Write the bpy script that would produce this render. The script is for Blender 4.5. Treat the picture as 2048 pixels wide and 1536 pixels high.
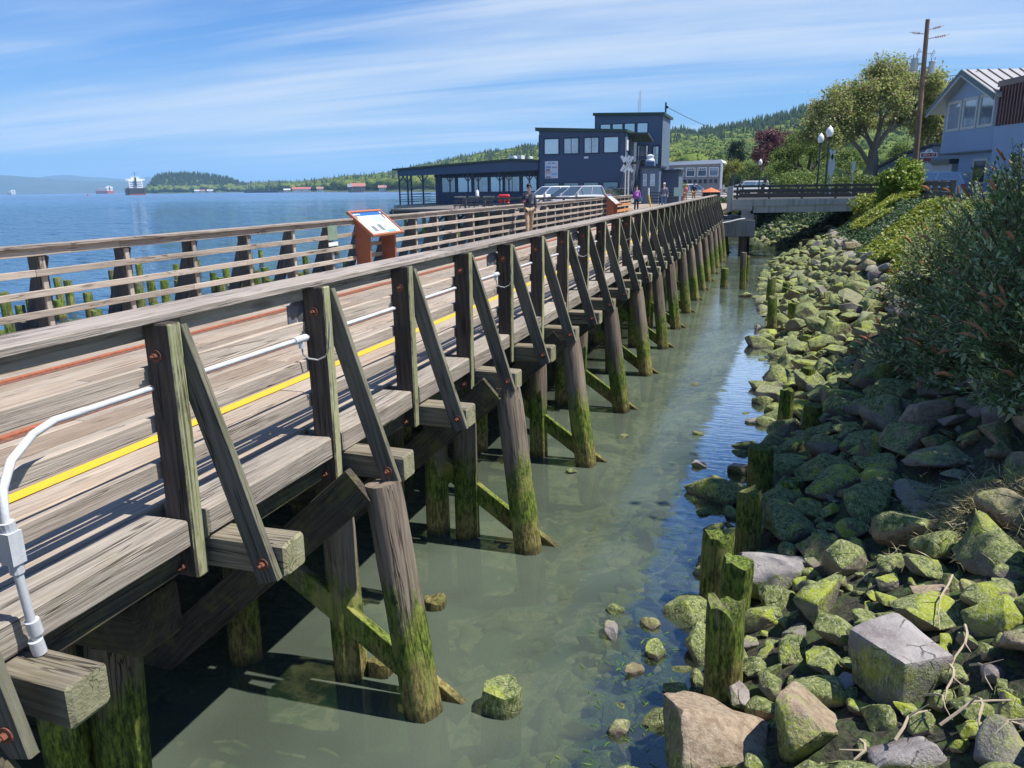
import bpy, bmesh, math, random
import numpy as np
from mathutils import Vector, Matrix, noise as mnoise

# ------------------------------------------------------------------ camera, world, sun, exposure
S = bpy.context.scene
for _o in list(bpy.data.objects):
    bpy.data.objects.remove(_o, do_unlink=True)
COL = S.collection
CAM = Vector((0.0, 0.0, 3.8))
FPX = 1538.0
R3 = Matrix(((0.94998385, -0.06453147, 0.30555912),
             (0.31198074, 0.24026103, -0.91920762),
             (-0.01409613, 0.96856096, 0.24837667)))
cam_d = bpy.data.cameras.new('camera')
cam_d.sensor_fit = 'HORIZONTAL'; cam_d.sensor_width = 36.0
cam_d.lens = FPX / 2048 * 36.0
cam_d.clip_start = 0.05; cam_d.clip_end = 60000
cam = bpy.data.objects.new('camera', cam_d); COL.objects.link(cam)
cam.matrix_world = Matrix.Translation(CAM) @ R3.to_4x4()
S.camera = cam

SUN_DIR = Vector((0.51, 0.05, 1.0)).normalized()
SUN_EL = math.asin(SUN_DIR.z)
SUN_AZ = math.atan2(SUN_DIR.x, SUN_DIR.y)      # from +Y towards +X
sun_d = bpy.data.lights.new('sun', 'SUN'); sun_d.energy = 5.0; sun_d.angle = math.radians(0.53)
sun_d.color = (1.0, 0.955, 0.88)
sun = bpy.data.objects.new('sun', sun_d); COL.objects.link(sun)
sun.rotation_euler = SUN_DIR.to_track_quat('Z', 'Y').to_euler()

S.view_settings.view_transform = 'Standard'; S.view_settings.look = 'None'
S.view_settings.gamma = 1.0; S.view_settings.use_curve_mapping = False
S.view_settings.exposure = 0.50
S.render.engine = 'CYCLES'
S.cycles.use_denoising = True
S.cycles.max_bounces = 7; S.cycles.diffuse_bounces = 3; S.cycles.glossy_bounces = 3
S.cycles.transmission_bounces = 3; S.cycles.transparent_max_bounces = 12; S.cycles.volume_bounces = 1
S.cycles.sample_clamp_indirect = 6.0

def N(nt, typ, ins=None, **props):
    n = nt.nodes.new(typ)
    for k, v in props.items(): setattr(n, k, v)
    for k, v in (ins or {}).items():
        s = n.inputs[k]
        if isinstance(v, bpy.types.NodeSocket): nt.links.new(v, s)
        else: s.default_value = v
    return n
def M_(nt, op, a, b=None, c=None, clamp=False):
    n = N(nt, 'ShaderNodeMath', operation=op, use_clamp=clamp)
    for i, v in enumerate((a, b, c)):
        if v is None: continue
        if isinstance(v, bpy.types.NodeSocket): nt.links.new(v, n.inputs[i])
        else: n.inputs[i].default_value = v
    return n.outputs[0]
def SS(nt, v, lo, hi):
    n = N(nt, 'ShaderNodeMapRange', {0: v, 1: lo, 2: hi}, interpolation_type='SMOOTHSTEP')
    return n.outputs[0]
def MIX(nt, f, a, b, blend='MIX'):
    n = N(nt, 'ShaderNodeMix', data_type='RGBA', blend_type=blend)
    for i, v in ((0, f), (6, a), (7, b)):
        if isinstance(v, bpy.types.NodeSocket): nt.links.new(v, n.inputs[i])
        else: n.inputs[i].default_value = v if not (isinstance(v, tuple) and len(v) == 3) else (*v, 1)
    return n.outputs[2]
def NOISE(nt, vec, scale, detail=4, rough=0.55, dist=0.0):
    n = N(nt, 'ShaderNodeTexNoise', {'Vector': vec, 'Scale': scale, 'Detail': detail, 'Roughness': rough, 'Distortion': dist})
    return n.outputs[0]

OX, OY, CX, CY = 5.0, 3.0, 6.0, 1.0
W = bpy.data.worlds.new('World'); S.world = W; W.use_nodes = True
nt = W.node_tree; nt.nodes.clear()
out = N(nt, 'ShaderNodeOutputWorld')
sky = N(nt, 'ShaderNodeTexSky', sky_type='NISHITA', sun_disc=False, sun_elevation=SUN_EL, sun_rotation=SUN_AZ,
        altitude=0.0, air_density=1.0, dust_density=0.35, ozone_density=3.2)
tc = N(nt, 'ShaderNodeTexCoord')
sep = N(nt, 'ShaderNodeSeparateXYZ', {0: tc.outputs['Generated']})
zz = M_(nt, 'MAXIMUM', M_(nt, 'ADD', sep.outputs[2], 0.07), 0.02)
cx_ = M_(nt, 'DIVIDE', sep.outputs[0], zz); cy_ = M_(nt, 'DIVIDE', sep.outputs[1], zz)
pv = N(nt, 'ShaderNodeCombineXYZ', {0: cx_, 1: cy_, 2: 0.0}).outputs[0]
mp = N(nt, 'ShaderNodeMapping', {'Vector': pv, 'Rotation': (0, 0, math.radians(-20)), 'Scale': (0.24, 0.85, 1), 'Location': (OX, OY, 0)}).outputs[0]
c1 = NOISE(nt, mp, 0.62, 7, 0.55, 0.45)
mp2 = N(nt, 'ShaderNodeMapping', {'Vector': pv, 'Rotation': (0, 0, math.radians(-28)), 'Scale': (0.10, 0.9, 1), 'Location': (3.1, 1.7, 0)}).outputs[0]
c2 = NOISE(nt, mp2, 1.5, 8, 0.62, 0.8)
cover = NOISE(nt, N(nt, 'ShaderNodeMapping', {'Vector': pv, 'Location': (CX, CY, 0)}).outputs[0], 0.16, 2, 0.5)
dens = M_(nt, 'ADD', M_(nt, 'MULTIPLY', c1, 0.62), M_(nt, 'MULTIPLY', c2, 0.38))
dens = M_(nt, 'ADD', dens, M_(nt, 'MULTIPLY', M_(nt, 'SUBTRACT', cover, 0.5), 0.55))
fac = SS(nt, dens, 0.40, 0.68)
low = SS(nt, sep.outputs[2], 0.0, 0.05)
high = M_(nt, 'SUBTRACT', 1.0, M_(nt, 'MULTIPLY', SS(nt, sep.outputs[2], 0.20, 0.42), 0.62))
fac = M_(nt, 'MULTIPLY', M_(nt, 'MULTIPLY', M_(nt, 'MULTIPLY', fac, low), high), 0.86)
hz = M_(nt, 'MULTIPLY', M_(nt, 'SUBTRACT', 1.0, SS(nt, sep.outputs[2], 0.0, 0.30)), 0.5)
tint = MIX(nt, 1.0, sky.outputs[0], (0.38, 0.78, 1.32), 'MULTIPLY')
tint = MIX(nt, hz, tint, (3.3, 5.4, 8.0))
skyc = MIX(nt, fac, tint, (7.0, 7.8, 8.8))
# below the horizon the world is never seen, keep it dull
bgn = N(nt, 'ShaderNodeBackground', {'Color': skyc, 'Strength': 0.078})
nt.links.new(bgn.outputs[0], out.inputs[0])

# ------------------------------------------------------------------ helpers
rng = random.Random(7)
nrg = np.random.default_rng(11)
WM = {}                                             # world matrices
def ray(px, py):
    return R3 @ Vector(((px - 1024) / FPX, -(py - 768) / FPX, -1.0))
def aty(px, py, y):
    d = ray(px, py); return CAM + d * (y / d.y)
def atz(px, py, z):
    d = ray(px, py); return CAM + d * ((z - CAM.z) / d.z)
def atr(px, py, r):
    d = ray(px, py); return CAM + d * (r / math.hypot(d.x, d.y))

def place(o, parent, M):
    COL.objects.link(o)
    if parent is not None:
        o.parent = parent; o.matrix_parent_inverse = WM[parent.name].inverted()
    o.matrix_basis = M
    WM[o.name] = M.copy()
    return o
def tag(o, label=None, cat=None, group=None, kind=None):
    if label: o['label'] = label
    if cat: o['category'] = cat
    if group: o['group'] = group
    if kind: o['kind'] = kind
    return o
def thing(name, label, cat, loc=(0, 0, 0), rz=0.0, group=None):
    o = bpy.data.objects.new(name, None); o.empty_display_size = 0.2
    place(o, None, Matrix.Translation(Vector(loc)) @ Matrix.Rotation(rz, 4, 'Z'))
    return tag(o, label, cat, group)

class MB:
    """collects geometry in world coordinates, or (local=True) in the parent's own coordinates"""
    def __init__(s, local=False): s.v = []; s.f = []; s.local = local
    def add(s, vs, fs):
        b = len(s.v); s.v += [tuple(v) for v in vs]; s.f += [tuple(i + b for i in f) for f in fs]; return s
    def box(s, x0, x1, y0, y1, z0, z1):
        return s.add([(x0, y0, z0), (x1, y0, z0), (x1, y1, z0), (x0, y1, z0), (x0, y0, z1), (x1, y0, z1), (x1, y1, z1), (x0, y1, z1)],
                     [(0, 3, 2, 1), (4, 5, 6, 7), (0, 1, 5, 4), (1, 2, 6, 5), (2, 3, 7, 6), (3, 0, 4, 7)])
    def bar(s, p0, p1, w, h=None, up=(0, 0, 1)):
        h = h or w; p0 = Vector(p0); p1 = Vector(p1); x = (p1 - p0).normalized(); u = Vector(up)
        if abs(x.dot(u)) > 0.98: u = Vector((0, 1, 0))
        y = u.cross(x).normalized(); z = x.cross(y)
        vs = []
        for p in (p0, p1):
            for a, b in ((-1, -1), (1, -1), (1, 1), (-1, 1)): vs.append(p + y * (a * w / 2) + z * (b * h / 2))
        return s.add(vs, [(0, 3, 2, 1), (4, 5, 6, 7), (0, 1, 5, 4), (1, 2, 6, 5), (2, 3, 7, 6), (3, 0, 4, 7)])
    def tube(s, pts, r, n=8, cap=True):
        pts = [Vector(p) for p in pts]; rs = r if isinstance(r, (list, tuple)) else [r] * len(pts)
        vs = []; fs = []
        for i, p in enumerate(pts):
            t = (pts[min(i + 1, len(pts) - 1)] - pts[max(i - 1, 0)]).normalized()
            u = Vector((0, 0, 1)) if abs(t.z) < 0.9 else Vector((1, 0, 0))
            a = u.cross(t).normalized(); b = t.cross(a)
            for k in range(n):
                an = 2 * math.pi * k / n; vs.append(p + (a * math.cos(an) + b * math.sin(an)) * rs[i])
        for i in range(len(pts) - 1):
            for k in range(n):
                k2 = (k + 1) % n; fs.append((i * n + k, i * n + k2, (i + 1) * n + k2, (i + 1) * n + k))
        if cap: fs += [tuple(range(n))[::-1], tuple((len(pts) - 1) * n + k for k in range(n))]
        return s.add(vs, fs)
    def lathe(s, c, prof, n=12):
        c = Vector(c)
        return s.tube([c + Vector((0, 0, z)) for z, r in prof], [r for z, r in prof], n)
    def prism(s, poly, a, b, axis='y'):
        """poly of (u, v) pairs, extruded from a to b along the axis"""
        def P(u, v, t): return {'y': (u, t, v), 'x': (t, u, v), 'z': (u, v, t)}[axis]
        n = len(poly)
        return s.add([P(u, v, a) for u, v in poly] + [P(u, v, b) for u, v in poly],
                     [tuple(range(n))[::-1], tuple(range(n, 2 * n))] + [(i, (i + 1) % n, n + (i + 1) % n, n + i) for i in range(n)])
    def quad(s, a, b, c, d): return s.add([a, b, c, d], [(0, 1, 2, 3)])

def mkmesh(name, v, f, mat, smooth=False):
    me = bpy.data.meshes.new(name); me.from_pydata([tuple(x) for x in v], [], f)
    if mat: me.materials.append(mat)
    if smooth: me.shade_smooth()
    return me
def npmesh(name, V, F, mat, smooth=False):
    """V (n,3), F (m,k) arrays"""
    V = np.asarray(V, np.float32); F = np.asarray(F, np.int32)
    me = bpy.data.meshes.new(name); k = F.shape[1]
    me.vertices.add(len(V)); me.vertices.foreach_set('co', V.ravel())
    me.loops.add(F.size); me.loops.foreach_set('vertex_index', F.ravel())
    me.polygons.add(len(F)); me.polygons.foreach_set('loop_start', np.arange(0, F.size, k, dtype=np.int32))
    me.update(calc_edges=True); me.validate()
    if mat: me.materials.append(mat)
    if smooth: me.shade_smooth()
    return me
def fixn(me):
    bm = bmesh.new(); bm.from_mesh(me); bmesh.ops.recalc_face_normals(bm, faces=bm.faces); bm.to_mesh(me); bm.free()
def obj(name, mb, mat, parent=None, smooth=False, fix=True):
    v = [Vector(p) for p in mb.v]
    if parent is not None:
        M = WM[parent.name]
        if mb.local: L = M
        else:
            L = Matrix.Translation(M.translation)
            v = [p - M.translation for p in v]
    else:
        xs = [p.x for p in v]; ys = [p.y for p in v]; zs = [p.z for p in v]
        o0 = Vector(((min(xs) + max(xs)) / 2, (min(ys) + max(ys)) / 2, min(zs)))
        v = [p - o0 for p in v]; L = Matrix.Translation(o0)
    me = mkmesh(name, v, mb.f, mat, smooth)
    if fix: fixn(me)
    if smooth: me.set_sharp_from_angle(angle=math.radians(40))
    return place(bpy.data.objects.new(name, me), parent, L)
def mobj(name, me, parent, M): return place(bpy.data.objects.new(name, me), parent, M)

# --- timber: chamfered, slightly warped boards with the length along local X, shared by size
_tim = {}
def timber_mesh(L, w, h, mat, var, ch=0.006, rough=0.0022):
    key = (round(L, 2), w, h, mat.name, var)
    if key in _tim: return _tim[key]
    r = random.Random(hash((round(L, 2), w, h, var)) & 0xffff)
    n = max(1, min(8, int(L / 0.5)))
    c = min(ch, w / 3, h / 3)
    prof = [(-w / 2 + c, -h / 2), (w / 2 - c, -h / 2), (w / 2, -h / 2 + c), (w / 2, h / 2 - c), (w / 2 - c, h / 2), (-w / 2 + c, h / 2), (-w / 2, h / 2 - c), (-w / 2, -h / 2 + c)]
    xs = [-L / 2, -L / 2 + c] + [-L / 2 + L * (i / n) for i in range(1, n)] + [L / 2 - c, L / 2]
    v = []; f = []
    for i, x in enumerate(xs):
        k = 1 - (2 * c / max(w, h)) * 0.8 if i in (0, len(xs) - 1) else 1.0
        oy = r.uniform(-rough, rough); oz = r.uniform(-rough, rough)
        for a, b in prof: v.append((x, a * k + oy + r.uniform(-1, 1) * rough * .5, b * k + oz + r.uniform(-1, 1) * rough * .5))
    for i in range(len(xs) - 1):
        for k in range(8):
            k2 = (k + 1) % 8; f.append((i * 8 + k, i * 8 + k2, (i + 1) * 8 + k2, (i + 1) * 8 + k))
    f += [tuple(range(8))[::-1], tuple((len(xs) - 1) * 8 + k for k in range(8))]
    me = mkmesh('timber', v, f, mat); _tim[key] = me
    return me
def axes(p0, p1, up):
    p0 = Vector(p0); p1 = Vector(p1); x = (p1 - p0).normalized(); u = Vector(up)
    y = u.cross(x).normalized(); z = x.cross(y)
    M = Matrix((x, y, z)).transposed().to_4x4(); M.translation = (p0 + p1) / 2
    return M, (p1 - p0).length
def beam(name, p0, p1, w, h, mat, parent=None, up=(0, 0, 1), var=None, ch=0.006, rough=0.0022):
    """h is the size along 'up', w across"""
    M, L = axes(p0, p1, up)
    return mobj(name, timber_mesh(L, w, h, mat, rng.randrange(3) if var is None else var, ch, rough), parent, M)
_pil = {}
def pile_mesh(L, r0, r1, mat, var, ragged=0.0):
    key = (round(L, 1), r0, r1, mat.name, var, ragged)
    if key in _pil: return _pil[key]
    rr = random.Random(var * 31 + int(L * 10)); n = 14; m = max(4, min(14, int(L / 0.18)))
    gro = [rr.uniform(0.93, 1.04) for _ in range(n)]
    for _ in range(3): gro[rr.randrange(n)] = 0.86
    v = []; f = []
    for i in range(m + 1):
        t = i / m; x = -L / 2 + L * t; R = r0 + (r1 - r0) * t
        if i == 0: R *= 0.93
        if i == m: R *= 0.965
        ox, oy = 0.012 * math.sin(t * 3 + var), 0.012 * math.cos(t * 2.3 + var)
        for k in range(n):
            a = 2 * math.pi * k / n
            g = gro[k] + 0.035 * mnoise.noise(Vector((x * 3, k * 0.7, var * 5.1)))
            dx = 0
            if i == m and ragged: dx = ragged * (mnoise.noise(Vector((math.cos(a) * 1.3, math.sin(a) * 1.3, var * 3.3))) * 1.1 + rr.uniform(-.22, .22))
            if i == m - 1: dx = L / m * .72 - ragged * .5
            v.append((x + dx, ox + math.cos(a) * R * g, oy + math.sin(a) * R * g))
    for i in range(m):
        for k in range(n):
            k2 = (k + 1) % n; f.append((i * n + k, i * n + k2, (i + 1) * n + k2, (i + 1) * n + k))
    f.append(tuple(range(n))[::-1])
    v.append((L / 2 - ragged * 0.25 - 0.01, 0, 0)); c = len(v) - 1
    f += [(m * n + k, m * n + (k + 1) % n, c) for k in range(n)]
    me = mkmesh('pile', v, f, mat, True); me.set_sharp_from_angle(angle=math.radians(50)); _pil[key] = me
    return me
def pile(name, p0, p1, r0, r1, mat, parent=None, ragged=0.0, var=None):
    M, L = axes(p0, p1, (0.9, 0.43, 0))
    return mobj(name, pile_mesh(L, r0, r1, mat, rng.randrange(5) if var is None else var, ragged), parent, M)

# ------------------------------------------------------------------ materials
def mat_new(name):
    m = bpy.data.materials.new(name); m.use_nodes = True; t = m.node_tree; t.nodes.clear()
    o = N(t, 'ShaderNodeOutputMaterial'); b = N(t, 'ShaderNodeBsdfPrincipled')
    t.links.new(b.outputs[0], o.inputs[0])
    return m, t, b, o
def setc(t, b, col=None, rough=None, bump=None, bs=0.3, bd=0.02, **kw):
    if col is not None:
        if isinstance(col, bpy.types.NodeSocket): t.links.new(col, b.inputs['Base Color'])
        else: b.inputs['Base Color'].default_value = (*col, 1)
    if rough is not None:
        if isinstance(rough, bpy.types.NodeSocket): t.links.new(rough, b.inputs['Roughness'])
        else: b.inputs['Roughness'].default_value = rough
    if bump is not None:
        bn = N(t, 'ShaderNodeBump', {'Strength': bs, 'Distance': bd, 'Height': bump}); t.links.new(bn.outputs[0], b.inputs['Normal'])
    for k, v in kw.items(): b.inputs[k].default_value = v
def plain(name, col, rough=0.6, var=0.12, scale=3.0, metal=0.0, streak=0.0):
    """painted / mineral surface with gentle dirt and mottling"""
    m, t, b, o = mat_new(name)
    geo = N(t, 'ShaderNodeNewGeometry'); oi = N(t, 'ShaderNodeObjectInfo')
    p = geo.outputs['Position']
    n1 = NOISE(t, p, scale, 5, 0.6); n2 = NOISE(t, p, scale * 9, 3, 0.6)
    k = M_(t, 'ADD', M_(t, 'MULTIPLY', M_(t, 'SUBTRACT', n1, 0.5), var * 2.2), M_(t, 'MULTIPLY', M_(t, 'SUBTRACT', n2, 0.5), var))
    k = M_(t, 'ADD', 1.0, k)
    if streak:
        mp = N(t, 'ShaderNodeMapping', {'Vector': p, 'Scale': (3.0, 3.0, 0.22)}).outputs[0]
        s = SS(t, NOISE(t, mp, 2.2, 5, 0.65), 0.45, 0.75)
        k = M_(t, 'MULTIPLY', k, M_(t, 'SUBTRACT', 1.0, M_(t, 'MULTIPLY', s, streak)))
    c = MIX(t, 1.0, (*col, 1), N(t, 'ShaderNodeCombineColor', {0: k, 1: k, 2: k}).outputs[0], 'MULTIPLY')
    setc(t, b, c, rough, n2, 0.12, 0.01, Metallic=metal)
    return m

def wood(name, light, dark, grain=1.0, lichen=0.0, moss=0.0, warm=None, bright=1.0, tide=False, cracks=1.0, darkworn=0.0):
    m, t, b, o = mat_new(name)
    tcn = N(t, 'ShaderNodeTexCoord'); oi = N(t, 'ShaderNodeObjectInfo'); geo = N(t, 'ShaderNodeNewGeometry')
    rnd = oi.outputs['Random']
    off = N(t, 'ShaderNodeCombineXYZ', {0: M_(t, 'MULTIPLY', rnd, 37.0), 1: M_(t, 'MULTIPLY', rnd, 91.0), 2: M_(t, 'MULTIPLY', rnd, 53.0)}).outputs[0]
    p = N(t, 'ShaderNodeVectorMath', {0: tcn.outputs['Object'], 1: off}, operation='ADD').outputs[0]
    def mp(sx, sy): return N(t, 'ShaderNodeMapping', {'Vector': p, 'Scale': (sx, sy, sy)}).outputs[0]
    wob = NOISE(t, mp(0.9, 3.0), 1.0, 2)
    # growth rings seen along the board: bands distorted by slow noise
    wv = N(t, 'ShaderNodeTexWave', {'Vector': mp(0.22, 3.2), 'Scale': 4.2, 'Distortion': 7.0, 'Detail': 3.0, 'Detail Scale': 0.9, 'Detail Roughness': 0.65}, wave_type='BANDS', bands_direction='DIAGONAL').outputs['Fac']
    g1 = NOISE(t, mp(1.0, 11.0), 1.6, 6, 0.6, 0.3)
    g2 = NOISE(t, mp(2.4, 75.0), 1.0, 4, 0.65)
    blot = NOISE(t, mp(0.8, 1.6), 1.5, 4, 0.6)
    v = M_(t, 'ADD', M_(t, 'MULTIPLY', g1, 0.42), M_(t, 'MULTIPLY', g2, 0.26))
    v = M_(t, 'ADD', v, M_(t, 'MULTIPLY', wv, 0.10))
    v = M_(t, 'ADD', v, M_(t, 'MULTIPLY', blot, 0.26))
    f = SS(t, v, 0.26, 0.80)
    c = MIX(t, f, dark, light)
    if warm:
        c = MIX(t, M_(t, 'MULTIPLY', SS(t, NOISE(t, mp(0.35, 0.9), 1.3, 3), 0.42, 0.62), 0.75), c, MIX(t, f, tuple(x * .55 for x in warm), warm))
    # knots
    vo = N(t, 'ShaderNodeTexVoronoi', {'Vector': mp(1.1, 4.6), 'Scale': 1.0, 'Randomness': 1.0})
    kn = M_(t, 'SUBTRACT', 1.0, SS(t, M_(t, 'ADD', vo.outputs['Distance'], M_(t, 'MULTIPLY', M_(t, 'SUBTRACT', g1, .5), .15)), 0.05, 0.17))
    c = MIX(t, M_(t, 'MULTIPLY', kn, 0.55), c, tuple(x * 0.4 for x in dark))
    # drying cracks
    cr = M_(t, 'ABSOLUTE', M_(t, 'SUBTRACT', NOISE(t, mp(0.55, 15.0), 1.0, 3, 0.55, 0.6), 0.5))
    gate = SS(t, NOISE(t, mp(0.5, 2.0), 1.7, 2), 0.46, 0.60)
    crk = M_(t, 'MULTIPLY', M_(t, 'SUBTRACT', 1.0, SS(t, cr, 0.0, 0.020)), gate)
    c = MIX(t, M_(t, 'MULTIPLY', crk, 0.85 * cracks), c, (0.02, 0.016, 0.014))
    if darkworn:   # black weathering and dirt in patches
        dw = SS(t, NOISE(t, mp(1.2, 5.0), 2.0, 6, 0.72), 0.52, 0.66)
        c = MIX(t, M_(t, 'MULTIPLY', dw, darkworn), c, (0.045, 0.038, 0.034))
    sepn = N(t, 'ShaderNodeSeparateXYZ', {0: geo.outputs['Normal']})
    sepp = N(t, 'ShaderNodeSeparateXYZ', {0: geo.outputs['Position']})
    if lichen:
        ln = NOISE(t, N(t, 'ShaderNodeMapping', {'Vector': geo.outputs['Position'], 'Scale': (9, 9, 2.6)}).outputs[0], 1.6, 6, 0.7)
        lf = M_(t, 'MULTIPLY', SS(t, M_(t, 'ADD', ln, M_(t, 'MULTIPLY', M_(t, 'SUBTRACT', sepn.outputs[0], 0.6), 0.45)), 0.42, 0.66), lichen)
        lc = MIX(t, NOISE(t, geo.outputs['Position'], 21, 3), (0.27, 0.30, 0.10), (0.50, 0.48, 0.33))
        c = MIX(t, lf, c, lc)
    if moss:
        mn = NOISE(t, geo.outputs['Position'], 5.0, 5, 0.65)
        mf = M_(t, 'MULTIPLY', SS(t, mn, 0.48, 0.66), moss)
        c = MIX(t, mf, c, (0.16, 0.17, 0.05))
    rough = 0.85
    if tide:
        z = sepp.outputs[2]
        nn = NOISE(t, N(t, 'ShaderNodeMapping', {'Vector': geo.outputs['Position'], 'Scale': (5, 5, 1.2)}).outputs[0], 1.5, 5, 0.65)
        zz_ = M_(t, 'ADD', z, M_(t, 'MULTIPLY', M_(t, 'SUBTRACT', nn, 0.5), -1.5))
        gf = M_(t, 'SUBTRACT', 1.0, SS(t, zz_, 0.72, 1.15))
        fine = NOISE(t, N(t, 'ShaderNodeMapping', {'Vector': geo.outputs['Position'], 'Scale': (38, 38, 11)}).outputs[0], 1.0, 4, 0.7)
        gc = MIX(t, SS(t, fine, 0.35, 0.68), (0.028, 0.050, 0.010), (0.20, 0.26, 0.040))
        gc = MIX(t, SS(t, NOISE(t, geo.outputs['Position'], 3.1, 3), 0.50, 0.70), gc, (0.24, 0.24, 0.07))
        c = MIX(t, gf, c, gc)
        bf = M_(t, 'MULTIPLY', M_(t, 'SUBTRACT', 1.0, SS(t, zz_, 0.15, 0.42)), 0.8)
        c = MIX(t, bf, c, MIX(t, SS(t, fine, .4, .6), (0.10, 0.075, 0.03), (0.30, 0.24, 0.09)))
        wet = M_(t, 'SUBTRACT', 1.0, SS(t, z, 0.02, 0.12))
        c = MIX(t, M_(t, 'MULTIPLY', wet, 0.6), c, (0.02, 0.022, 0.012))
        hgt = M_(t, 'ADD', M_(t, 'MULTIPLY', g2, 0.5), M_(t, 'MULTIPLY', M_(t, 'MULTIPLY', fine, gf), 1.6))
    else:
        hgt = M_(t, 'ADD', M_(t, 'MULTIPLY', g2, 0.7), M_(t, 'MULTIPLY', g1, 0.5))
    hgt = M_(t, 'SUBTRACT', hgt, M_(t, 'MULTIPLY', crk, 1.2))
    br = M_(t, 'MULTIPLY', M_(t, 'ADD', 0.80, M_(t, 'MULTIPLY', rnd, 0.40)), bright)
    c = MIX(t, 1.0, c, N(t, 'ShaderNodeCombineColor', {0: br, 1: br, 2: br}).outputs[0], 'MULTIPLY')
    setc(t, b, c, rough, hgt, 0.65 * grain, 0.012)
    b.inputs['Specular IOR Level'].default_value = 0.25
    return m
MW = {}
MW['deck'] = wood('deck_wood', (0.44, 0.375, 0.30), (0.25, 0.20, 0.155), warm=(0.42, 0.315, 0.225), cracks=0.9)
MW['edge'] = wood('edge_wood', (0.42, 0.375, 0.315), (0.20, 0.165, 0.135), grain=1.3, moss=0.12, darkworn=0.25)
MW['rail'] = wood('rail_wood', (0.48, 0.415, 0.345), (0.30, 0.245, 0.20), darkworn=0.22, bright=1.05)
MW['cap'] = wood('cap_wood', (0.42, 0.37, 0.32), (0.20, 0.165, 0.14), grain=1.2, darkworn=0.45)
MW['post'] = wood('post_wood', (0.115, 0.095, 0.082), (0.028, 0.024, 0.021), grain=1.5, lichen=0.9, cracks=1.0)
MW['brace'] = wood('brace_wood', (0.165, 0.152, 0.130), (0.055, 0.05, 0.042), grain=1.3, lichen=0.22, moss=0.05)
MW['stub'] = wood('outrigger_wood', (0.33, 0.29, 0.22), (0.11, 0.09, 0.065), grain=1.4, lichen=0.55, moss=0.2)
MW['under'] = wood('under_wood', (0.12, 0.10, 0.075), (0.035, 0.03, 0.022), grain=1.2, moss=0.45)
MW['pile'] = wood('pile_wood', (0.30, 0.245, 0.19), (0.09, 0.07, 0.055), grain=1.6, tide=True)
MW['oldpile'] = wood('old_pile_wood', (0.27, 0.225, 0.16), (0.07, 0.06, 0.04), grain=1.6, tide=True)
MW['fencedark'] = wood('far_post_wood', (0.19, 0.165, 0.145), (0.07, 0.058, 0.05), grain=1.2)

def rust(name='rust', a=(0.20, 0.065, 0.035), b_=(0.08, 0.035, 0.025)):
    m, t, b, o = mat_new(name); geo = N(t, 'ShaderNodeNewGeometry')
    n = NOISE(t, geo.outputs['Position'], 22, 5, 0.65)
    setc(t, b, MIX(t, SS(t, n, .35, .65), b_, a), 0.8, n, 0.3, 0.004); return m
M_RUST = rust()
M_RAILRUST = rust('rail_rust', (0.42, 0.125, 0.05), (0.26, 0.09, 0.05))

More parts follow.
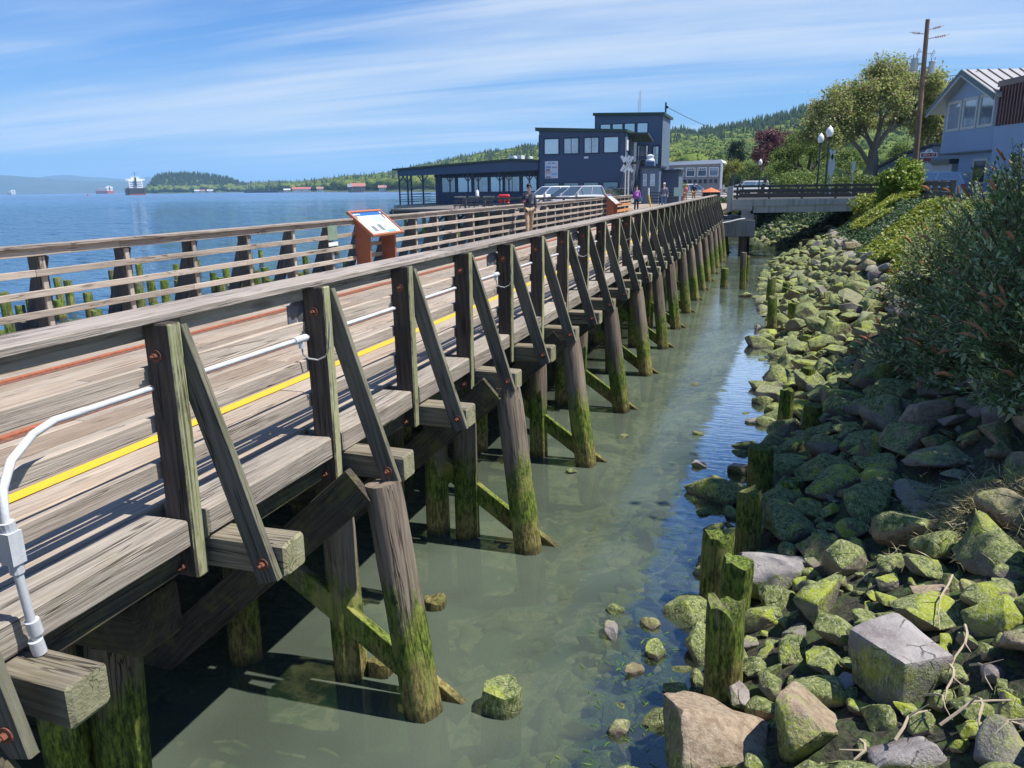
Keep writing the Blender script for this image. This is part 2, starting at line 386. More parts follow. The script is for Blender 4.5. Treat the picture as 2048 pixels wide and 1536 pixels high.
def rock_mat(name, base_hi, base_lo, mosslo=-0.15, mosshi=0.45, zbare=1.7, amount=1.0, side=False):
    m, t, b, o = mat_new(name); geo = N(t, 'ShaderNodeNewGeometry'); oi = N(t, 'ShaderNodeObjectInfo')
    tcn = N(t, 'ShaderNodeTexCoord'); P = geo.outputs['Position']
    off = N(t, 'ShaderNodeCombineXYZ', {0: M_(t, 'MULTIPLY', oi.outputs['Random'], 17.0), 1: M_(t, 'MULTIPLY', oi.outputs['Random'], 31.0), 2: 0.0}).outputs[0]
    Q = N(t, 'ShaderNodeVectorMath', {0: P, 1: off}, operation='ADD').outputs[0]
    n1 = NOISE(t, Q, 3.2, 6, 0.6, 0.3); n2 = NOISE(t, Q, 18, 5, 0.7); n3 = NOISE(t, Q, 60, 3, 0.7)
    c = MIX(t, SS(t, n1, .3, .7), base_lo, base_hi)
    tan = MIX(t, SS(t, n2, .35, .65), (0.22, 0.15, 0.085), (0.40, 0.31, 0.20))
    c = MIX(t, M_(t, 'MULTIPLY', SS(t, M_(t, 'FRACT', M_(t, 'MULTIPLY', oi.outputs['Random'], 7.3)), .45, .9), 0.8), c, tan)
    vo = N(t, 'ShaderNodeTexVoronoi', {'Vector': Q, 'Scale': 2.6}, feature='DISTANCE_TO_EDGE').outputs['Distance']
    ck = M_(t, 'MULTIPLY', M_(t, 'SUBTRACT', 1.0, SS(t, vo, 0.0, 0.018)), SS(t, n1, .5, .6))
    c = MIX(t, M_(t, 'MULTIPLY', ck, 0.6), c, (0.035, 0.03, 0.026))
    c = MIX(t, SS(t, n3, .56, .78), c, (0.47, 0.44, 0.37))
    sn = N(t, 'ShaderNodeSeparateXYZ', {0: geo.outputs['Normal']}); sp = N(t, 'ShaderNodeSeparateXYZ', {0: P})
    nz = sn.outputs[2]
    if side: nz = M_(t, 'SUBTRACT', 0.55, nz)
    mv = M_(t, 'ADD', nz, M_(t, 'MULTIPLY', M_(t, 'SUBTRACT', n1, .5), 1.9))
    mv = M_(t, 'ADD', mv, M_(t, 'MULTIPLY', M_(t, 'SUBTRACT', n2, .5), 0.9))
    mv = M_(t, 'ADD', mv, M_(t, 'MULTIPLY', M_(t, 'SUBTRACT', M_(t, 'FRACT', M_(t, 'MULTIPLY', oi.outputs['Random'], 3.7)), .5), 0.75))
    mf = SS(t, mv, mosslo, mosshi)
    zf = M_(t, 'SUBTRACT', 1.0, SS(t, M_(t, 'ADD', sp.outputs[2], M_(t, 'MULTIPLY', M_(t, 'SUBTRACT', n1, .5), 1.2)), zbare - .45, zbare + .2))
    mf = M_(t, 'MULTIPLY', M_(t, 'MULTIPLY', mf, zf), amount)
    fib = NOISE(t, N(t, 'ShaderNodeMapping', {'Vector': Q, 'Scale': (60, 60, 18)}).outputs[0], 1.0, 4, .7, .5)
    mc = MIX(t, SS(t, n2, .32, .68), (0.040, 0.070, 0.014), (0.235, 0.27, 0.085))
    mc = MIX(t, M_(t, 'MULTIPLY', SS(t, NOISE(t, Q, 2.1, 4, .6), .54, .62), .85), mc, (0.30, 0.35, 0.026))     # bright smooth weed
    mc = MIX(t, M_(t, 'MULTIPLY', SS(t, fib, .48, .66), 0.80), mc, (0.46, 0.45, 0.29))    # dried pale threads
    c = MIX(t, mf, c, mc)
    wet = M_(t, 'SUBTRACT', 1.0, SS(t, sp.outputs[2], 0.0, 0.09))
    c = MIX(t, M_(t, 'MULTIPLY', wet, 0.55), c, (0.03, 0.03, 0.018))
    h = M_(t, 'ADD', M_(t, 'MULTIPLY', n2, .8), M_(t, 'ADD', M_(t, 'MULTIPLY', M_(t, 'MULTIPLY', fib, mf), .5), M_(t, 'MULTIPLY', n3, .25)))
    h = M_(t, 'SUBTRACT', h, M_(t, 'MULTIPLY', ck, .5))
    setc(t, b, c, 0.88, h, 0.75, 0.03); b.inputs['Specular IOR Level'].default_value = 0.3
    return m
M_ROCK = rock_mat('mossy_rock', (0.34, 0.30, 0.25), (0.13, 0.11, 0.09), -.05, .38)
M_ROCKBARE = rock_mat('bare_rock', (0.36, 0.32, 0.30), (0.19, 0.165, 0.155), 0.45, 1.1, 1.7, 0.75)
M_ROCKTAN = rock_mat('tan_rock', (0.385, 0.36, 0.345), (0.18, 0.155, 0.155), 0.0, 0.5, 1.9, 0.9, True)

def leaf_mat(name, c0, c1, c2=None, transl=0.35, rough=0.5):
    m = bpy.data.materials.new(name); m.use_nodes = True; t = m.node_tree; t.nodes.clear()
    o = N(t, 'ShaderNodeOutputMaterial'); geo = N(t, 'ShaderNodeNewGeometry')
    r = geo.outputs['Random Per Island']
    c = MIX(t, r, c0, c1)
    if c2: c = MIX(t, SS(t, M_(t, 'FRACT', M_(t, 'MULTIPLY', r, 13.7)), .62, .72), c, c2)
    big = NOISE(t, geo.outputs['Position'], 0.9, 3)
    k = M_(t, 'ADD', 0.75, M_(t, 'MULTIPLY', big, 0.5))
    c = MIX(t, 1.0, c, N(t, 'ShaderNodeCombineColor', {0: k, 1: k, 2: k}).outputs[0], 'MULTIPLY')
    b = N(t, 'ShaderNodeBsdfPrincipled', {'Base Color': c, 'Roughness': rough}); b.inputs['Specular IOR Level'].default_value = 0.35
    tr = N(t, 'ShaderNodeBsdfTranslucent', {'Color': c})
    mx = N(t, 'ShaderNodeMixShader', {0: transl, 1: b.outputs[0], 2: tr.outputs[0]})
    t.links.new(mx.outputs[0], o.inputs[0]); return m

# ------------------------------------------------------------------ terrain and water
def lerp(x, pts):
    if x <= pts[0][0]: return pts[0][1]
    for (a, u), (b, v) in zip(pts, pts[1:]):
        if x <= b: return u + (v - u) * (x - a) / (b - a)
    return pts[-1][1]
def sstep(x): x = min(1, max(0, x)); return x * x * (3 - 2 * x)
TOE = [(-6, -0.6), (5, -0.55), (7, -0.35), (9.3, -0.3), (12, 0.2), (16, 0.34), (22, 0.2), (27, 0.0), (34, 0.1), (39, 0.3), (46, 0.9), (50, 0.7), (56, -0.6), (62, -2.6), (70, -6), (80, -12), (90, -16)]
def toe(y): return lerp(y, TOE)
def H(x, y):
    d = x - toe(y)
    if d < 0:
        z = -0.10 - 0.26 * min(-d, 2.4) if d > -12 else -0.72 - 0.1 * min(-d - 12, 18)
        if d < -8: z -= 0.06 * min(-d - 8, 22)
        return z
    if d < 2.2: z = -0.10 + 0.52 * d
    else: z = 1.044 + 0.78 * (d - 2.2)
    top = 2.95 if y < 40 else lerp(y, [(40, 2.95), (46, 2.55), (60, 2.55), (85, 2.1)])
    return min(z, top)
def lump(x, y): return 0.10 * mnoise.noise(Vector((x * 1.7, y * 1.7, 0))) + 0.05 * mnoise.noise(Vector((x * 5, y * 5, 3)))
def Hn(x, y):
    z = H(x, y); f = 1.0 if z < 2.5 else 0.25
    return z + lump(x, y) * f

def bank_mat():
    m, t, b, o = mat_new('bank_ground'); geo = N(t, 'ShaderNodeNewGeometry'); P = geo.outputs['Position']
    sp = N(t, 'ShaderNodeSeparateXYZ', {0: P}); z = sp.outputs[2]
    n1 = NOISE(t, P, 1.1, 5, .6); n2 = NOISE(t, P, 6, 5, .65); n3 = NOISE(t, P, 28, 4, .7)
    vo = N(t, 'ShaderNodeTexVoronoi', {'Vector': P, 'Scale': 5.5}).outputs
    bed = MIX(t, SS(t, n2, .36, .62), (0.055, 0.062, 0.028), (0.30, 0.235, 0.14))
    bed = MIX(t, M_(t, 'MULTIPLY', SS(t, n3, .35, .7), .5), bed, (0.36, 0.29, 0.19))
    bed = MIX(t, SS(t, n1, .49, .56), bed, (0.030, 0.055, 0.016))
    bed = MIX(t, M_(t, 'MULTIPLY', SS(t, NOISE(t, P, 2.3, 6, .7, 1.0), .52, .6), .8), bed, (0.05, 0.10, 0.025))
    soil = MIX(t, SS(t, n3, .4, .6), (0.014, 0.016, 0.010), (0.060, 0.055, 0.035))
    soil = MIX(t, SS(t, n2, .45, .65), soil, (0.05, 0.085, 0.018))
    top = MIX(t, SS(t, n2, .4, .6), (0.05, 0.09, 0.02), (0.13, 0.17, 0.04))
    top = MIX(t, SS(t, n1, .5, .62), top, (0.20, 0.18, 0.12))
    c = MIX(t, SS(t, z, -.06, .02), bed, soil); c = MIX(t, SS(t, z, 1.3, 2.2), c, top)
    setc(t, b, c, .95, M_(t, 'ADD', n2, M_(t, 'MULTIPLY', n3, .5)), .6, .05); return m
M_BANK = bank_mat()
def grid_terrain(name, xs, ys, f, mat, kind='structure'):
    X, Y = np.meshgrid(xs, ys); Z = np.array([[f(x, y) for x in xs] for y in ys])
    V = np.stack([X.ravel(), Y.ravel(), Z.ravel()], 1); nx = len(xs); ny = len(ys)
    i = np.arange(ny - 1)[:, None] * nx + np.arange(nx - 1)[None, :]
    F = np.stack([i, i + 1, i + nx + 1, i + nx], -1).reshape(-1, 4)
    me = npmesh(name, V, F, mat, True)
    o = place(bpy.data.objects.new(name, me), None, Matrix.Identity(4)); return tag(o, kind=kind)
xs = np.concatenate([np.arange(-70, -12, 3.0), np.arange(-12, -4, .5), np.arange(-4, 6.5, .14), np.arange(6.5, 20, 1.2), np.arange(20, 90, 6)])
ys = np.concatenate([np.arange(-6, 0, .6), np.arange(0, 16, .14), np.arange(16, 34, .3), np.arange(34, 60, .6), np.arange(60, 150, 2.5)])
grid_terrain('riverbank', xs, ys, Hn, M_BANK)

def flat_mat(name, a, b_, scale=0.5, rough=.9):
    m, t, b, o = mat_new(name); geo = N(t, 'ShaderNodeNewGeometry'); P = geo.outputs['Position']
    n = NOISE(t, P, scale, 6, .65); n2 = NOISE(t, P, scale * 30, 3, .7)
    setc(t, b, MIX(t, SS(t, M_(t, 'ADD', M_(t, 'MULTIPLY', n, .6), M_(t, 'MULTIPLY', n2, .4)), .35, .65), a, b_), rough, n2, .3, .01); return m
mb = MB(); mb.quad((-14000, -3000, -4.2), (14000, -3000, -4.2), (14000, 14000, -4.2), (-14000, 14000, -4.2))
tag(obj('riverbed', mb, flat_mat('deep_bed', (0.03, 0.045, 0.03), (0.05, 0.06, 0.04))), kind='structure')

def water_mat():
    m = bpy.data.materials.new('river_water'); m.use_nodes = True; t = m.node_tree; t.nodes.clear()
    o = N(t, 'ShaderNodeOutputMaterial'); geo = N(t, 'ShaderNodeNewGeometry'); P = geo.outputs['Position']
    sp = N(t, 'ShaderNodeSeparateXYZ', {0: P}); x = sp.outputs[0]; y = sp.outputs[1]
    river = M_(t, 'SUBTRACT', 1.0, SS(t, x, -17.0, -8.0))            # open river, away from the sheltered channel
    far = SS(t, y, 18.0, 40.0)
    dist = N(t, 'ShaderNodeVectorMath', {0: P}, operation='LENGTH').outputs['Value']
    # waves: long swell, chop, ripples
    w0 = NOISE(t, N(t, 'ShaderNodeMapping', {'Vector': P, 'Rotation': (0, 0, .35), 'Scale': (0.55, 1.5, 1)}).outputs[0], 0.9, 3, .55)
    w1 = NOISE(t, N(t, 'ShaderNodeMapping', {'Vector': P, 'Rotation': (0, 0, .2), 'Scale': (1.0, 2.3, 1)}).outputs[0], 2.3, 4, .6, .3)
    w2 = NOISE(t, N(t, 'ShaderNodeMapping', {'Vector': P, 'Scale': (0.8, 1.6, 1)}).outputs[0], 6.0, 3, .5)
    cal = NOISE(t, N(t, 'ShaderNodeMapping', {'Vector': P, 'Rotation': (0, 0, -.25), 'Scale': (0.8, 3.0, 1)}).outputs[0], 3.2, 3, .5, .4)
    gust = SS(t, NOISE(t, N(t, 'ShaderNodeMapping', {'Vector': P, 'Scale': (0.35, 1.0, 1)}).outputs[0], .45, 3), .42, .62)
    hr = M_(t, 'ADD', M_(t, 'ADD', M_(t, 'MULTIPLY', w0, .42), M_(t, 'MULTIPLY', w1, .22)), M_(t, 'MULTIPLY', w2, .05))
    hc = M_(t, 'ADD', M_(t, 'MULTIPLY', cal, M_(t, 'ADD', .0042, M_(t, 'MULTIPLY', M_(t, 'MULTIPLY', gust, M_(t, 'ADD', .3, far)), .006))), M_(t, 'MULTIPLY', w2, .0010))
    h = M_(t, 'ADD', M_(t, 'MULTIPLY', hr, river), hc)
    bump0 = N(t, 'ShaderNodeBump', {'Strength': 1.0, 'Distance': 1.0, 'Height': M_(t, 'ADD', hc, M_(t, 'MULTIPLY', M_(t, 'MULTIPLY', hr, river), .25))}).outputs[0]
    def slope(scl, rot_, sz, amp):
        c = N(t, 'ShaderNodeTexNoise', {'Vector': N(t, 'ShaderNodeMapping', {'Vector': P, 'Rotation': (0, 0, rot_), 'Scale': (scl, scl * 2.2, 1)}).outputs[0], 'Scale': 1.0, 'Detail': 3.0, 'Roughness': .6}).outputs['Color']
        v = N(t, 'ShaderNodeVectorMath', {0: c, 1: (.5, .5, .5)}, operation='SUBTRACT').outputs[0]
        return N(t, 'ShaderNodeVectorMath', {0: v, 1: (amp, amp, 0)}, operation='MULTIPLY').outputs[0]
    sl = N(t, 'ShaderNodeVectorMath', {0: slope(1.0, .3, 1, .95), 1: slope(.28, .2, 1, .75)}, operation='ADD').outputs[0]
    sl = N(t, 'ShaderNodeVectorMath', {0: sl, 1: slope(.05, .35, 1, .50)}, operation='ADD').outputs[0]
    sl = N(t, 'ShaderNodeVectorMath', {0: sl, 'Scale': river}, operation='SCALE').outputs[0]
    bump = N(t, 'ShaderNodeVectorMath', {0: N(t, 'ShaderNodeVectorMath', {0: bump0, 1: sl}, operation='ADD').outputs[0]}, operation='NORMALIZE').outputs[0]
    # far away the waves are smaller than a pixel: they only roughen the reflection
    rough = M_(t, 'ADD', M_(t, 'ADD', .012, M_(t, 'MULTIPLY', far, M_(t, 'MULTIPLY', gust, .03))), M_(t, 'MULTIPLY', river, M_(t, 'MULTIPLY', SS(t, dist, 40, 700), .22)))
    streak = SS(t, NOISE(t, N(t, 'ShaderNodeMapping', {'Vector': P, 'Rotation': (0, 0, .12), 'Scale': (0.0022, 0.011, 1)}).outputs[0], 1.0, 5, .6, .6), .50, .72)
    fr = N(t, 'ShaderNodeFresnel', {'IOR': 1.333, 'Normal': bump}).outputs[0]
    # sheltered silty water by the pier; by the bank clearer, sky reflection painted stronger
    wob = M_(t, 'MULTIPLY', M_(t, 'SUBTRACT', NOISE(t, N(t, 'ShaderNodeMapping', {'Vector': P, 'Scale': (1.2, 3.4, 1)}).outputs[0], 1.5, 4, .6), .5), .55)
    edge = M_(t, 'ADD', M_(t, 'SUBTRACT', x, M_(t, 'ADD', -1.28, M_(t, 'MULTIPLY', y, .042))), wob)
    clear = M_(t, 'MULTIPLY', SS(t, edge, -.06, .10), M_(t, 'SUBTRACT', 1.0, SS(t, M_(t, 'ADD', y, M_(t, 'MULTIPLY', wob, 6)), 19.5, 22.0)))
    refl = M_(t, 'ADD', .75, M_(t, 'MULTIPLY', clear, 3.2)); refl = M_(t, 'MAXIMUM', refl, M_(t, 'MULTIPLY', river, 1.15))  # sky reflection painted in stronger over the bank-side zone
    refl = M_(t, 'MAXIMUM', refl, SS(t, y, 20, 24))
    refl = M_(t, 'MAXIMUM', refl, M_(t, 'SUBTRACT', 2.3, M_(t, 'MULTIPLY', SS(t, x, -3.5, -2.7), 2.3)))  # reflection raised under the pier to paint blue into its water
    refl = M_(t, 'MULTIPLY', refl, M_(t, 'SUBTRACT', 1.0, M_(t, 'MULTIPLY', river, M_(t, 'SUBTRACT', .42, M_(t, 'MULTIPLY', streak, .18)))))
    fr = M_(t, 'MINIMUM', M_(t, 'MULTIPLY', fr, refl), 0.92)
    cl = SS(t, NOISE(t, P, .55, 3), .35, .65)
    murk = M_(t, 'ADD', 0.38, M_(t, 'MULTIPLY', cl, .16))
    murk = M_(t, 'SUBTRACT', murk, M_(t, 'ADD', M_(t, 'MULTIPLY', SS(t, x, -2.0, -0.6), .12), M_(t, 'MULTIPLY', clear, .20)))
    murk = M_(t, 'MAXIMUM', murk, M_(t, 'MULTIPLY', M_(t, 'SUBTRACT', 1.0, SS(t, x, -16.0, -8.5)), .97))
    dcol = MIX(t, river, (0.150, 0.185, 0.140), (0.030, 0.072, 0.115))
    dcol = MIX(t, M_(t, 'MULTIPLY', streak, river), dcol, (0.10, 0.17, 0.24))
    dif = N(t, 'ShaderNodeBsdfDiffuse', {'Color': dcol})
    tr = N(t, 'ShaderNodeBsdfTransparent', {'Color': (0.60, 0.72, 0.58, 1)})
    body = N(t, 'ShaderNodeMixShader', {0: murk, 1: tr.outputs[0], 2: dif.outputs[0]})
    gl = N(t, 'ShaderNodeBsdfGlossy', {'Color': MIX(t, river, (0.95, 1.0, 1.0), (0.80, 0.93, 1.0)), 'Roughness': rough, 'Normal': bump})
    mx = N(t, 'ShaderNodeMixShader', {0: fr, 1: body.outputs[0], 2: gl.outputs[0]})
    t.links.new(mx.outputs[0], o.inputs[0]); return m
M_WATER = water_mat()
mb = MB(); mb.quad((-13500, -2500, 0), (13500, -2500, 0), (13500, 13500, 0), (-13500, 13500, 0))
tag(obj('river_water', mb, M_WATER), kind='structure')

# --- far land ------------------------------------------------------
def land_mat(name, a, b_, sc=0.02):
    m, t, b, o = mat_new(name); geo = N(t, 'ShaderNodeNewGeometry'); P = geo.outputs['Position']
    n = NOISE(t, P, sc, 6, .7); n2 = NOISE(t, P, sc * 6, 4, .7)
    setc(t, b, MIX(t, SS(t, M_(t, 'ADD', M_(t, 'MULTIPLY', n, .5), M_(t, 'MULTIPLY', n2, .5)), .4, .6), a, b_), 1.0); return m
M_LANDG = land_mat('hill_ground', (0.035, 0.06, 0.018), (0.09, 0.12, 0.035))
M_FARHILL = land_mat('far_hill_ground', (0.030, 0.050, 0.030), (0.060, 0.075, 0.045), .0012)
def polar_terrain(name, pxs, prof, mat):
    """prof(px) -> list of (r, z) at that bearing"""
    V = []; n = None
    for px in pxs:
        d = ray(px, 388 - .0146 * px); b = math.atan2(d.x, d.y); P = prof(px); n = len(P)
        for r, z in P: V.append((math.sin(b) * r, math.cos(b) * r, z))
    i = np.arange(len(pxs) - 1)[:, None] * n + np.arange(n - 1)[None, :]
    F = np.stack([i, i + 1, i + n + 1, i + n], -1).reshape(-1, 4)
    me = npmesh(name, V, F, mat, True); o = place(bpy.data.objects.new(name, me), None, Matrix.Identity(4))
    tag(o, kind='structure'); return o
def hor(px): return 388.5 - .01455 * px
def hgt(px, py, r): return 3.8 + (hor(px) - py) / 1588 * r
RIDGE = [(440, 380), (485, 379), (500, 374), (560, 371), (600, 372), (640, 369), (680, 363), (760, 356), (820, 346), (870, 335), (930, 322), (1000, 311), (1060, 303), (1100, 300), (1200, 292), (1300, 276), (1340, 272), (1400, 270), (1450, 264), (1500, 254), (1560, 242), (1610, 228), (1700, 214), (1900, 198), (2400, 190)]
R0 = [(440, 2600), (490, 2200), (560, 1650), (640, 1280), (800, 930), (1000, 520), (1200, 260), (1340, 330), (2400, 330)]
R1 = [(440, 2900), (490, 2600), (640, 1900), (830, 1600), (1340, 1250), (2400, 1100)]
RDROP = [(500, 2), (830, 8), (1080, 14), (1300, 16), (1500, 22), (1620, 26), (2400, 30)]
def hprof(px):
    r0 = lerp(px, R0); r1 = lerp(px, R1); hr = hgt(px, lerp(px, RIDGE) + lerp(px, RDROP), r1)
    P = [(r0 * .985, -1.5), (r0, .8)]
    for k in range(1, 15):
        s = k / 14; r = r0 + (r1 - r0) * s
        z = 2.4 + (hr - 2.4) * sstep(s ** 1.1) + 6 * s * (1 - s) * mnoise.noise(Vector((px * .02, s * 6, 0)))
        P.append((r, z))
    P += [(r1 * 1.1, hr * .96), (r1 * 1.5, hr * .5)]
    return P
polar_terrain('hillside', [440 + 12 * i for i in range(164)], hprof, M_LANDG)
def zhill(px, s):
    r0 = lerp(px, R0); r1 = lerp(px, R1); hr = hgt(px, lerp(px, RIDGE) + lerp(px, RDROP), r1)
    r = r0 + (r1 - r0) * s; return r, 2.4 + (hr - 2.4) * sstep(s ** 1.1) + 6 * s * (1 - s) * mnoise.noise(Vector((px * .02, s * 6, 0)))
ISL = [(288, 384), (300, 378), (312, 365), (325, 360), (345, 357), (400, 357), (430, 360), (455, 364), (475, 370), (492, 376), (505, 383)]
def iprof(px):
    h = max(.5, hgt(px, lerp(px, ISL), 2300)); e = -1.0 if px in (284, 508) else 1
    return [(2190, -2), (2200, 1), (2235, h * .45), (2290, h * .93), (2330, h), (2420, h * .9), (2520, h * .4), (2600, -2)]
polar_terrain('island', [284 + 8 * i for i in range(29)], iprof, M_LANDG)
FH1 = [(-900, 370), (-400, 362), (-100, 354), (0, 357), (40, 358.5), (80, 361), (140, 365), (190, 366), (240, 366), (290, 369), (330, 376), (360, 384)]
FH2 = [(-900, 360), (0, 366), (60, 363), (100, 358), (130, 355.5), (160, 357), (200, 359), (240, 361), (262, 364), (275, 367), (288, 359), (300, 357), (312, 359), (350, 372), (420, 378), (480, 372), (500, 363), (530, 365), (555, 361.5), (590, 363), (640, 374), (700, 380), (720, 381)]
def fprof(tab, r):
    def f(px):
        h = hgt(px, lerp(px, tab) + .8 * mnoise.noise(Vector((px * .05, r, 0))), r)
        return [(r * .86, -5), (r * .87, 4), (r * .93, h * .55), (r * .97, h * .8), (r, h), (r * 1.05, h * .8), (r * 1.1, 0)]
    return f
polar_terrain('far_hills', [-900 + 12 * i for i in range(106)], fprof(FH1, 8200), M_FARHILL)
polar_terrain('distant_hills', [-900 + 12 * i for i in range(136)], fprof(FH2, 11500), M_FARHILL)

# low-poly crowns joined into stuff masses
def conifer_tpl(seed):
    r = random.Random(seed); V = []; F = []; tiers = 6
    for k in range(tiers):
        z0 = .06 + .92 * k / tiers; z1 = min(1.0, z0 + 0.30); rad = .155 * (1 - k / (tiers + .3)) * r.uniform(.75, 1.25)
        b = len(V); n = 7
        for i in range(n):
            a = 2 * math.pi * (i + r.uniform(-.3, .3)) / n; q = rad * r.uniform(.6, 1.35)
            V.append((math.cos(a) * q, math.sin(a) * q, z0 + r.uniform(-.04, .04)))
        V.append((0, 0, z1))
        F += [(b + i, b + (i + 1) % n, b + n) for i in range(n)]
    return np.array(V), np.array(F)
def broad_tpl(seed):
    r = random.Random(seed); bm = bmesh.new(); bmesh.ops.create_icosphere(bm, subdivisions=2, radius=.5)
    for v in bm.verts:
        q = 1 + .55 * mnoise.noise(v.co * 2.6 + Vector((seed * 3, 0, 0))) + r.uniform(-.10, .10); v.co *= q; v.co.z = v.co.z * .85 + .55
    V = [tuple(v.co) for v in bm.verts]; F = [tuple(v.index for v in f.verts) for f in bm.faces]; bm.free()
    for _ in range(70):
        a = r.uniform(0, 6.283); el = r.uniform(-.5, 1.5); R = r.uniform(.44, .62)
        p = Vector((math.cos(a) * math.cos(el) * R, math.sin(a) * math.cos(el) * R, math.sin(el) * R * .85 + .55)); b = len(V)
        for _ in range(3): V.append(tuple(p + Vector((r.uniform(-1, 1), r.uniform(-1, 1), r.uniform(-1, 1))) * .085))
        F.append((b, b + 1, b + 2))
    return np.array(V), np.array(F)
CT = [conifer_tpl(i) for i in range(6)]; BT = [broad_tpl(i) for i in range(6)]
def scatter(name, tpls, items, mat, kind='stuff', parent=None):
    """items: (x, y, z, height, width factor)"""
    Vs = []; Fs = []; b = 0
    for x, y, z, h, w in items:
        V, F = tpls[rng.randrange(len(tpls))]; a = rng.uniform(0, 6.28); c, s = math.cos(a), math.sin(a)
        Q = np.empty_like(V); Q[:, 0] = (V[:, 0] * c - V[:, 1] * s) * h * w + x; Q[:, 1] = (V[:, 0] * s + V[:, 1] * c) * h * w + y; Q[:, 2] = V[:, 2] * h + z
        Vs.append(Q); Fs.append(F + b); b += len(V)
    me = npmesh(name, np.concatenate(Vs), np.concatenate(Fs), mat)
    o = place(bpy.data.objects.new(name, me), None, Matrix.Identity(4)); return tag(o, kind=kind)
def tree_mat(name, a, b_, c3=None):
    m, t, b, o = mat_new(name); geo = N(t, 'ShaderNodeNewGeometry'); P = geo.outputs['Position']
    r = geo.outputs['Random Per Island']; n = NOISE(t, P, .35, 4, .7); n2 = NOISE(t, P, .03, 3)
    c = MIX(t, M_(t, 'ADD', M_(t, 'MULTIPLY', r, .5), M_(t, 'MULTIPLY', n, .5)), a, b_)
    if c3: c = MIX(t, SS(t, n2, .45, .6), c, c3)
    setc(t, b, c, .9, n, .8, 1.0); b.inputs['Specular IOR Level'].default_value = .1; return m
M_CON = tree_mat('conifer_needles', (0.018, 0.036, 0.016), (0.045, 0.070, 0.028))
M_BRO = tree_mat('broadleaf_crowns', (0.065, 0.10, 0.018), (0.22, 0.26, 0.055), (0.12, 0.17, 0.035))
def pol(px, r):
    d = ray(px, hor(px)); b = math.atan2(d.x, d.y); return math.sin(b) * r, math.cos(b) * r
con = []; bro = []
for i in range(5200):
    px = rng.uniform(1050, 2080) if i % 5 else rng.uniform(800, 1110); s = rng.uniform(.42, 1.04) ** .8
    if px < 1110 and rng.random() < .3: s = rng.uniform(.8, 1.03)
    r, z = zhill(px, min(s, 1)); x, y = pol(px, r)
    if px < 1110 or s > .40 + .16 * mnoise.noise(Vector((px * .012, s * 3, 5))): con.append((x, y, z - 1, rng.uniform(14, 27) * (.8 + .3 * mnoise.noise(Vector((px * .03, 0, 1)))), rng.uniform(.8, 1.25)))
    else: bro.append((x, y, z - 2, rng.uniform(12, 19), rng.uniform(.8, 1.2)))
for i in range(2300):
    px = rng.uniform(1090, 2080); s = rng.uniform(.04, .62); r, z = zhill(px, s); x, y = pol(px, r)
    (con if rng.random() < .12 else bro).append((x, y, z - 2, rng.uniform(9, 17), rng.uniform(.9, 1.35)))
for i in range(2600):
    px = rng.uniform(470, 1090); s = rng.uniform(.03, 1.0) ** .8; r, z = zhill(px, s); x, y = pol(px, r)
    k = mnoise.noise(Vector((px * .03, s * 4, 9)))
    if rng.random() < .28 + .25 * k: con.append((x, y, z - 1, rng.uniform(12, 24), rng.uniform(.8, 1.3)))
    else: bro.append((x, y, z - 1, rng.uniform(9, 17), rng.uniform(.9, 1.5)))
for i in range(900):
    px = 296 + 200 * rng.random(); r = rng.uniform(2205, 2400); h = hgt(px, lerp(px, ISL), 2300)
    z = h * lerp(r, [(2200, .05), (2235, .45), (2290, .93), (2330, 1), (2400, .92)]); x, y = pol(px, r)
    if z < 9 and rng.random() < .8: bro.append((x, y, max(0, z - 1), rng.uniform(9, 15), rng.uniform(.9, 1.4)))
    else: con.append((x, y, z - 1, rng.uniform(11, 20), rng.uniform(1.0, 1.6)))
scatter('conifer_forest', CT, con, M_CON); scatter('broadleaf_woods', BT, bro, M_BRO)

# haze: closed box round everything; the sky is the world, outside it
mb = MB(); mb.box(-14600, 14600, -3400, 14600, -5.2, 420)
hz_ = obj('haze', mb, None)
mh = bpy.data.materials.new('haze_air'); mh.use_nodes = True; t = mh.node_tree; t.nodes.clear()
o_ = N(t, 'ShaderNodeOutputMaterial')
pvn = N(t, 'ShaderNodeVolumePrincipled', {'Color': (0.42, 0.70, 1.0, 1), 'Density': 0.000105, 'Anisotropy': 0.1})
t.links.new(pvn.outputs[0], o_.inputs[1]); hz_.data.materials.append(mh); tag(hz_, kind='stuff')

# ------------------------------------------------------------------ boardwalk
D = 2.12                                     # deck level
XN, XF = -2.815, -8.92                       # outer edges, near side and river side
POSTY = [1.62, 3.03, 4.47, 5.77, 7.12, 8.43, 9.75]
while POSTY[-1] < 44.3: POSTY.append(POSTY[-1] + 1.352)
YA, YB = -1.2, 46.2
bw = thing('boardwalk', 'long weathered timber boardwalk on piles running beside the rocky channel', 'boardwalk', (-5.8, 20, D))
# edge planks, one per bay on the channel side
for a, b_ in zip([YA] + POSTY, POSTY + [YB]):
    if b_ - a < .3: continue
    beam('edge_plank', (XN - .15, a + .14, D - .078 + rng.uniform(-.004, .004)), (XN - .15, b_ - .004, D - .078), .30, .155, MW['edge'], bw, ch=.012, rough=.004)
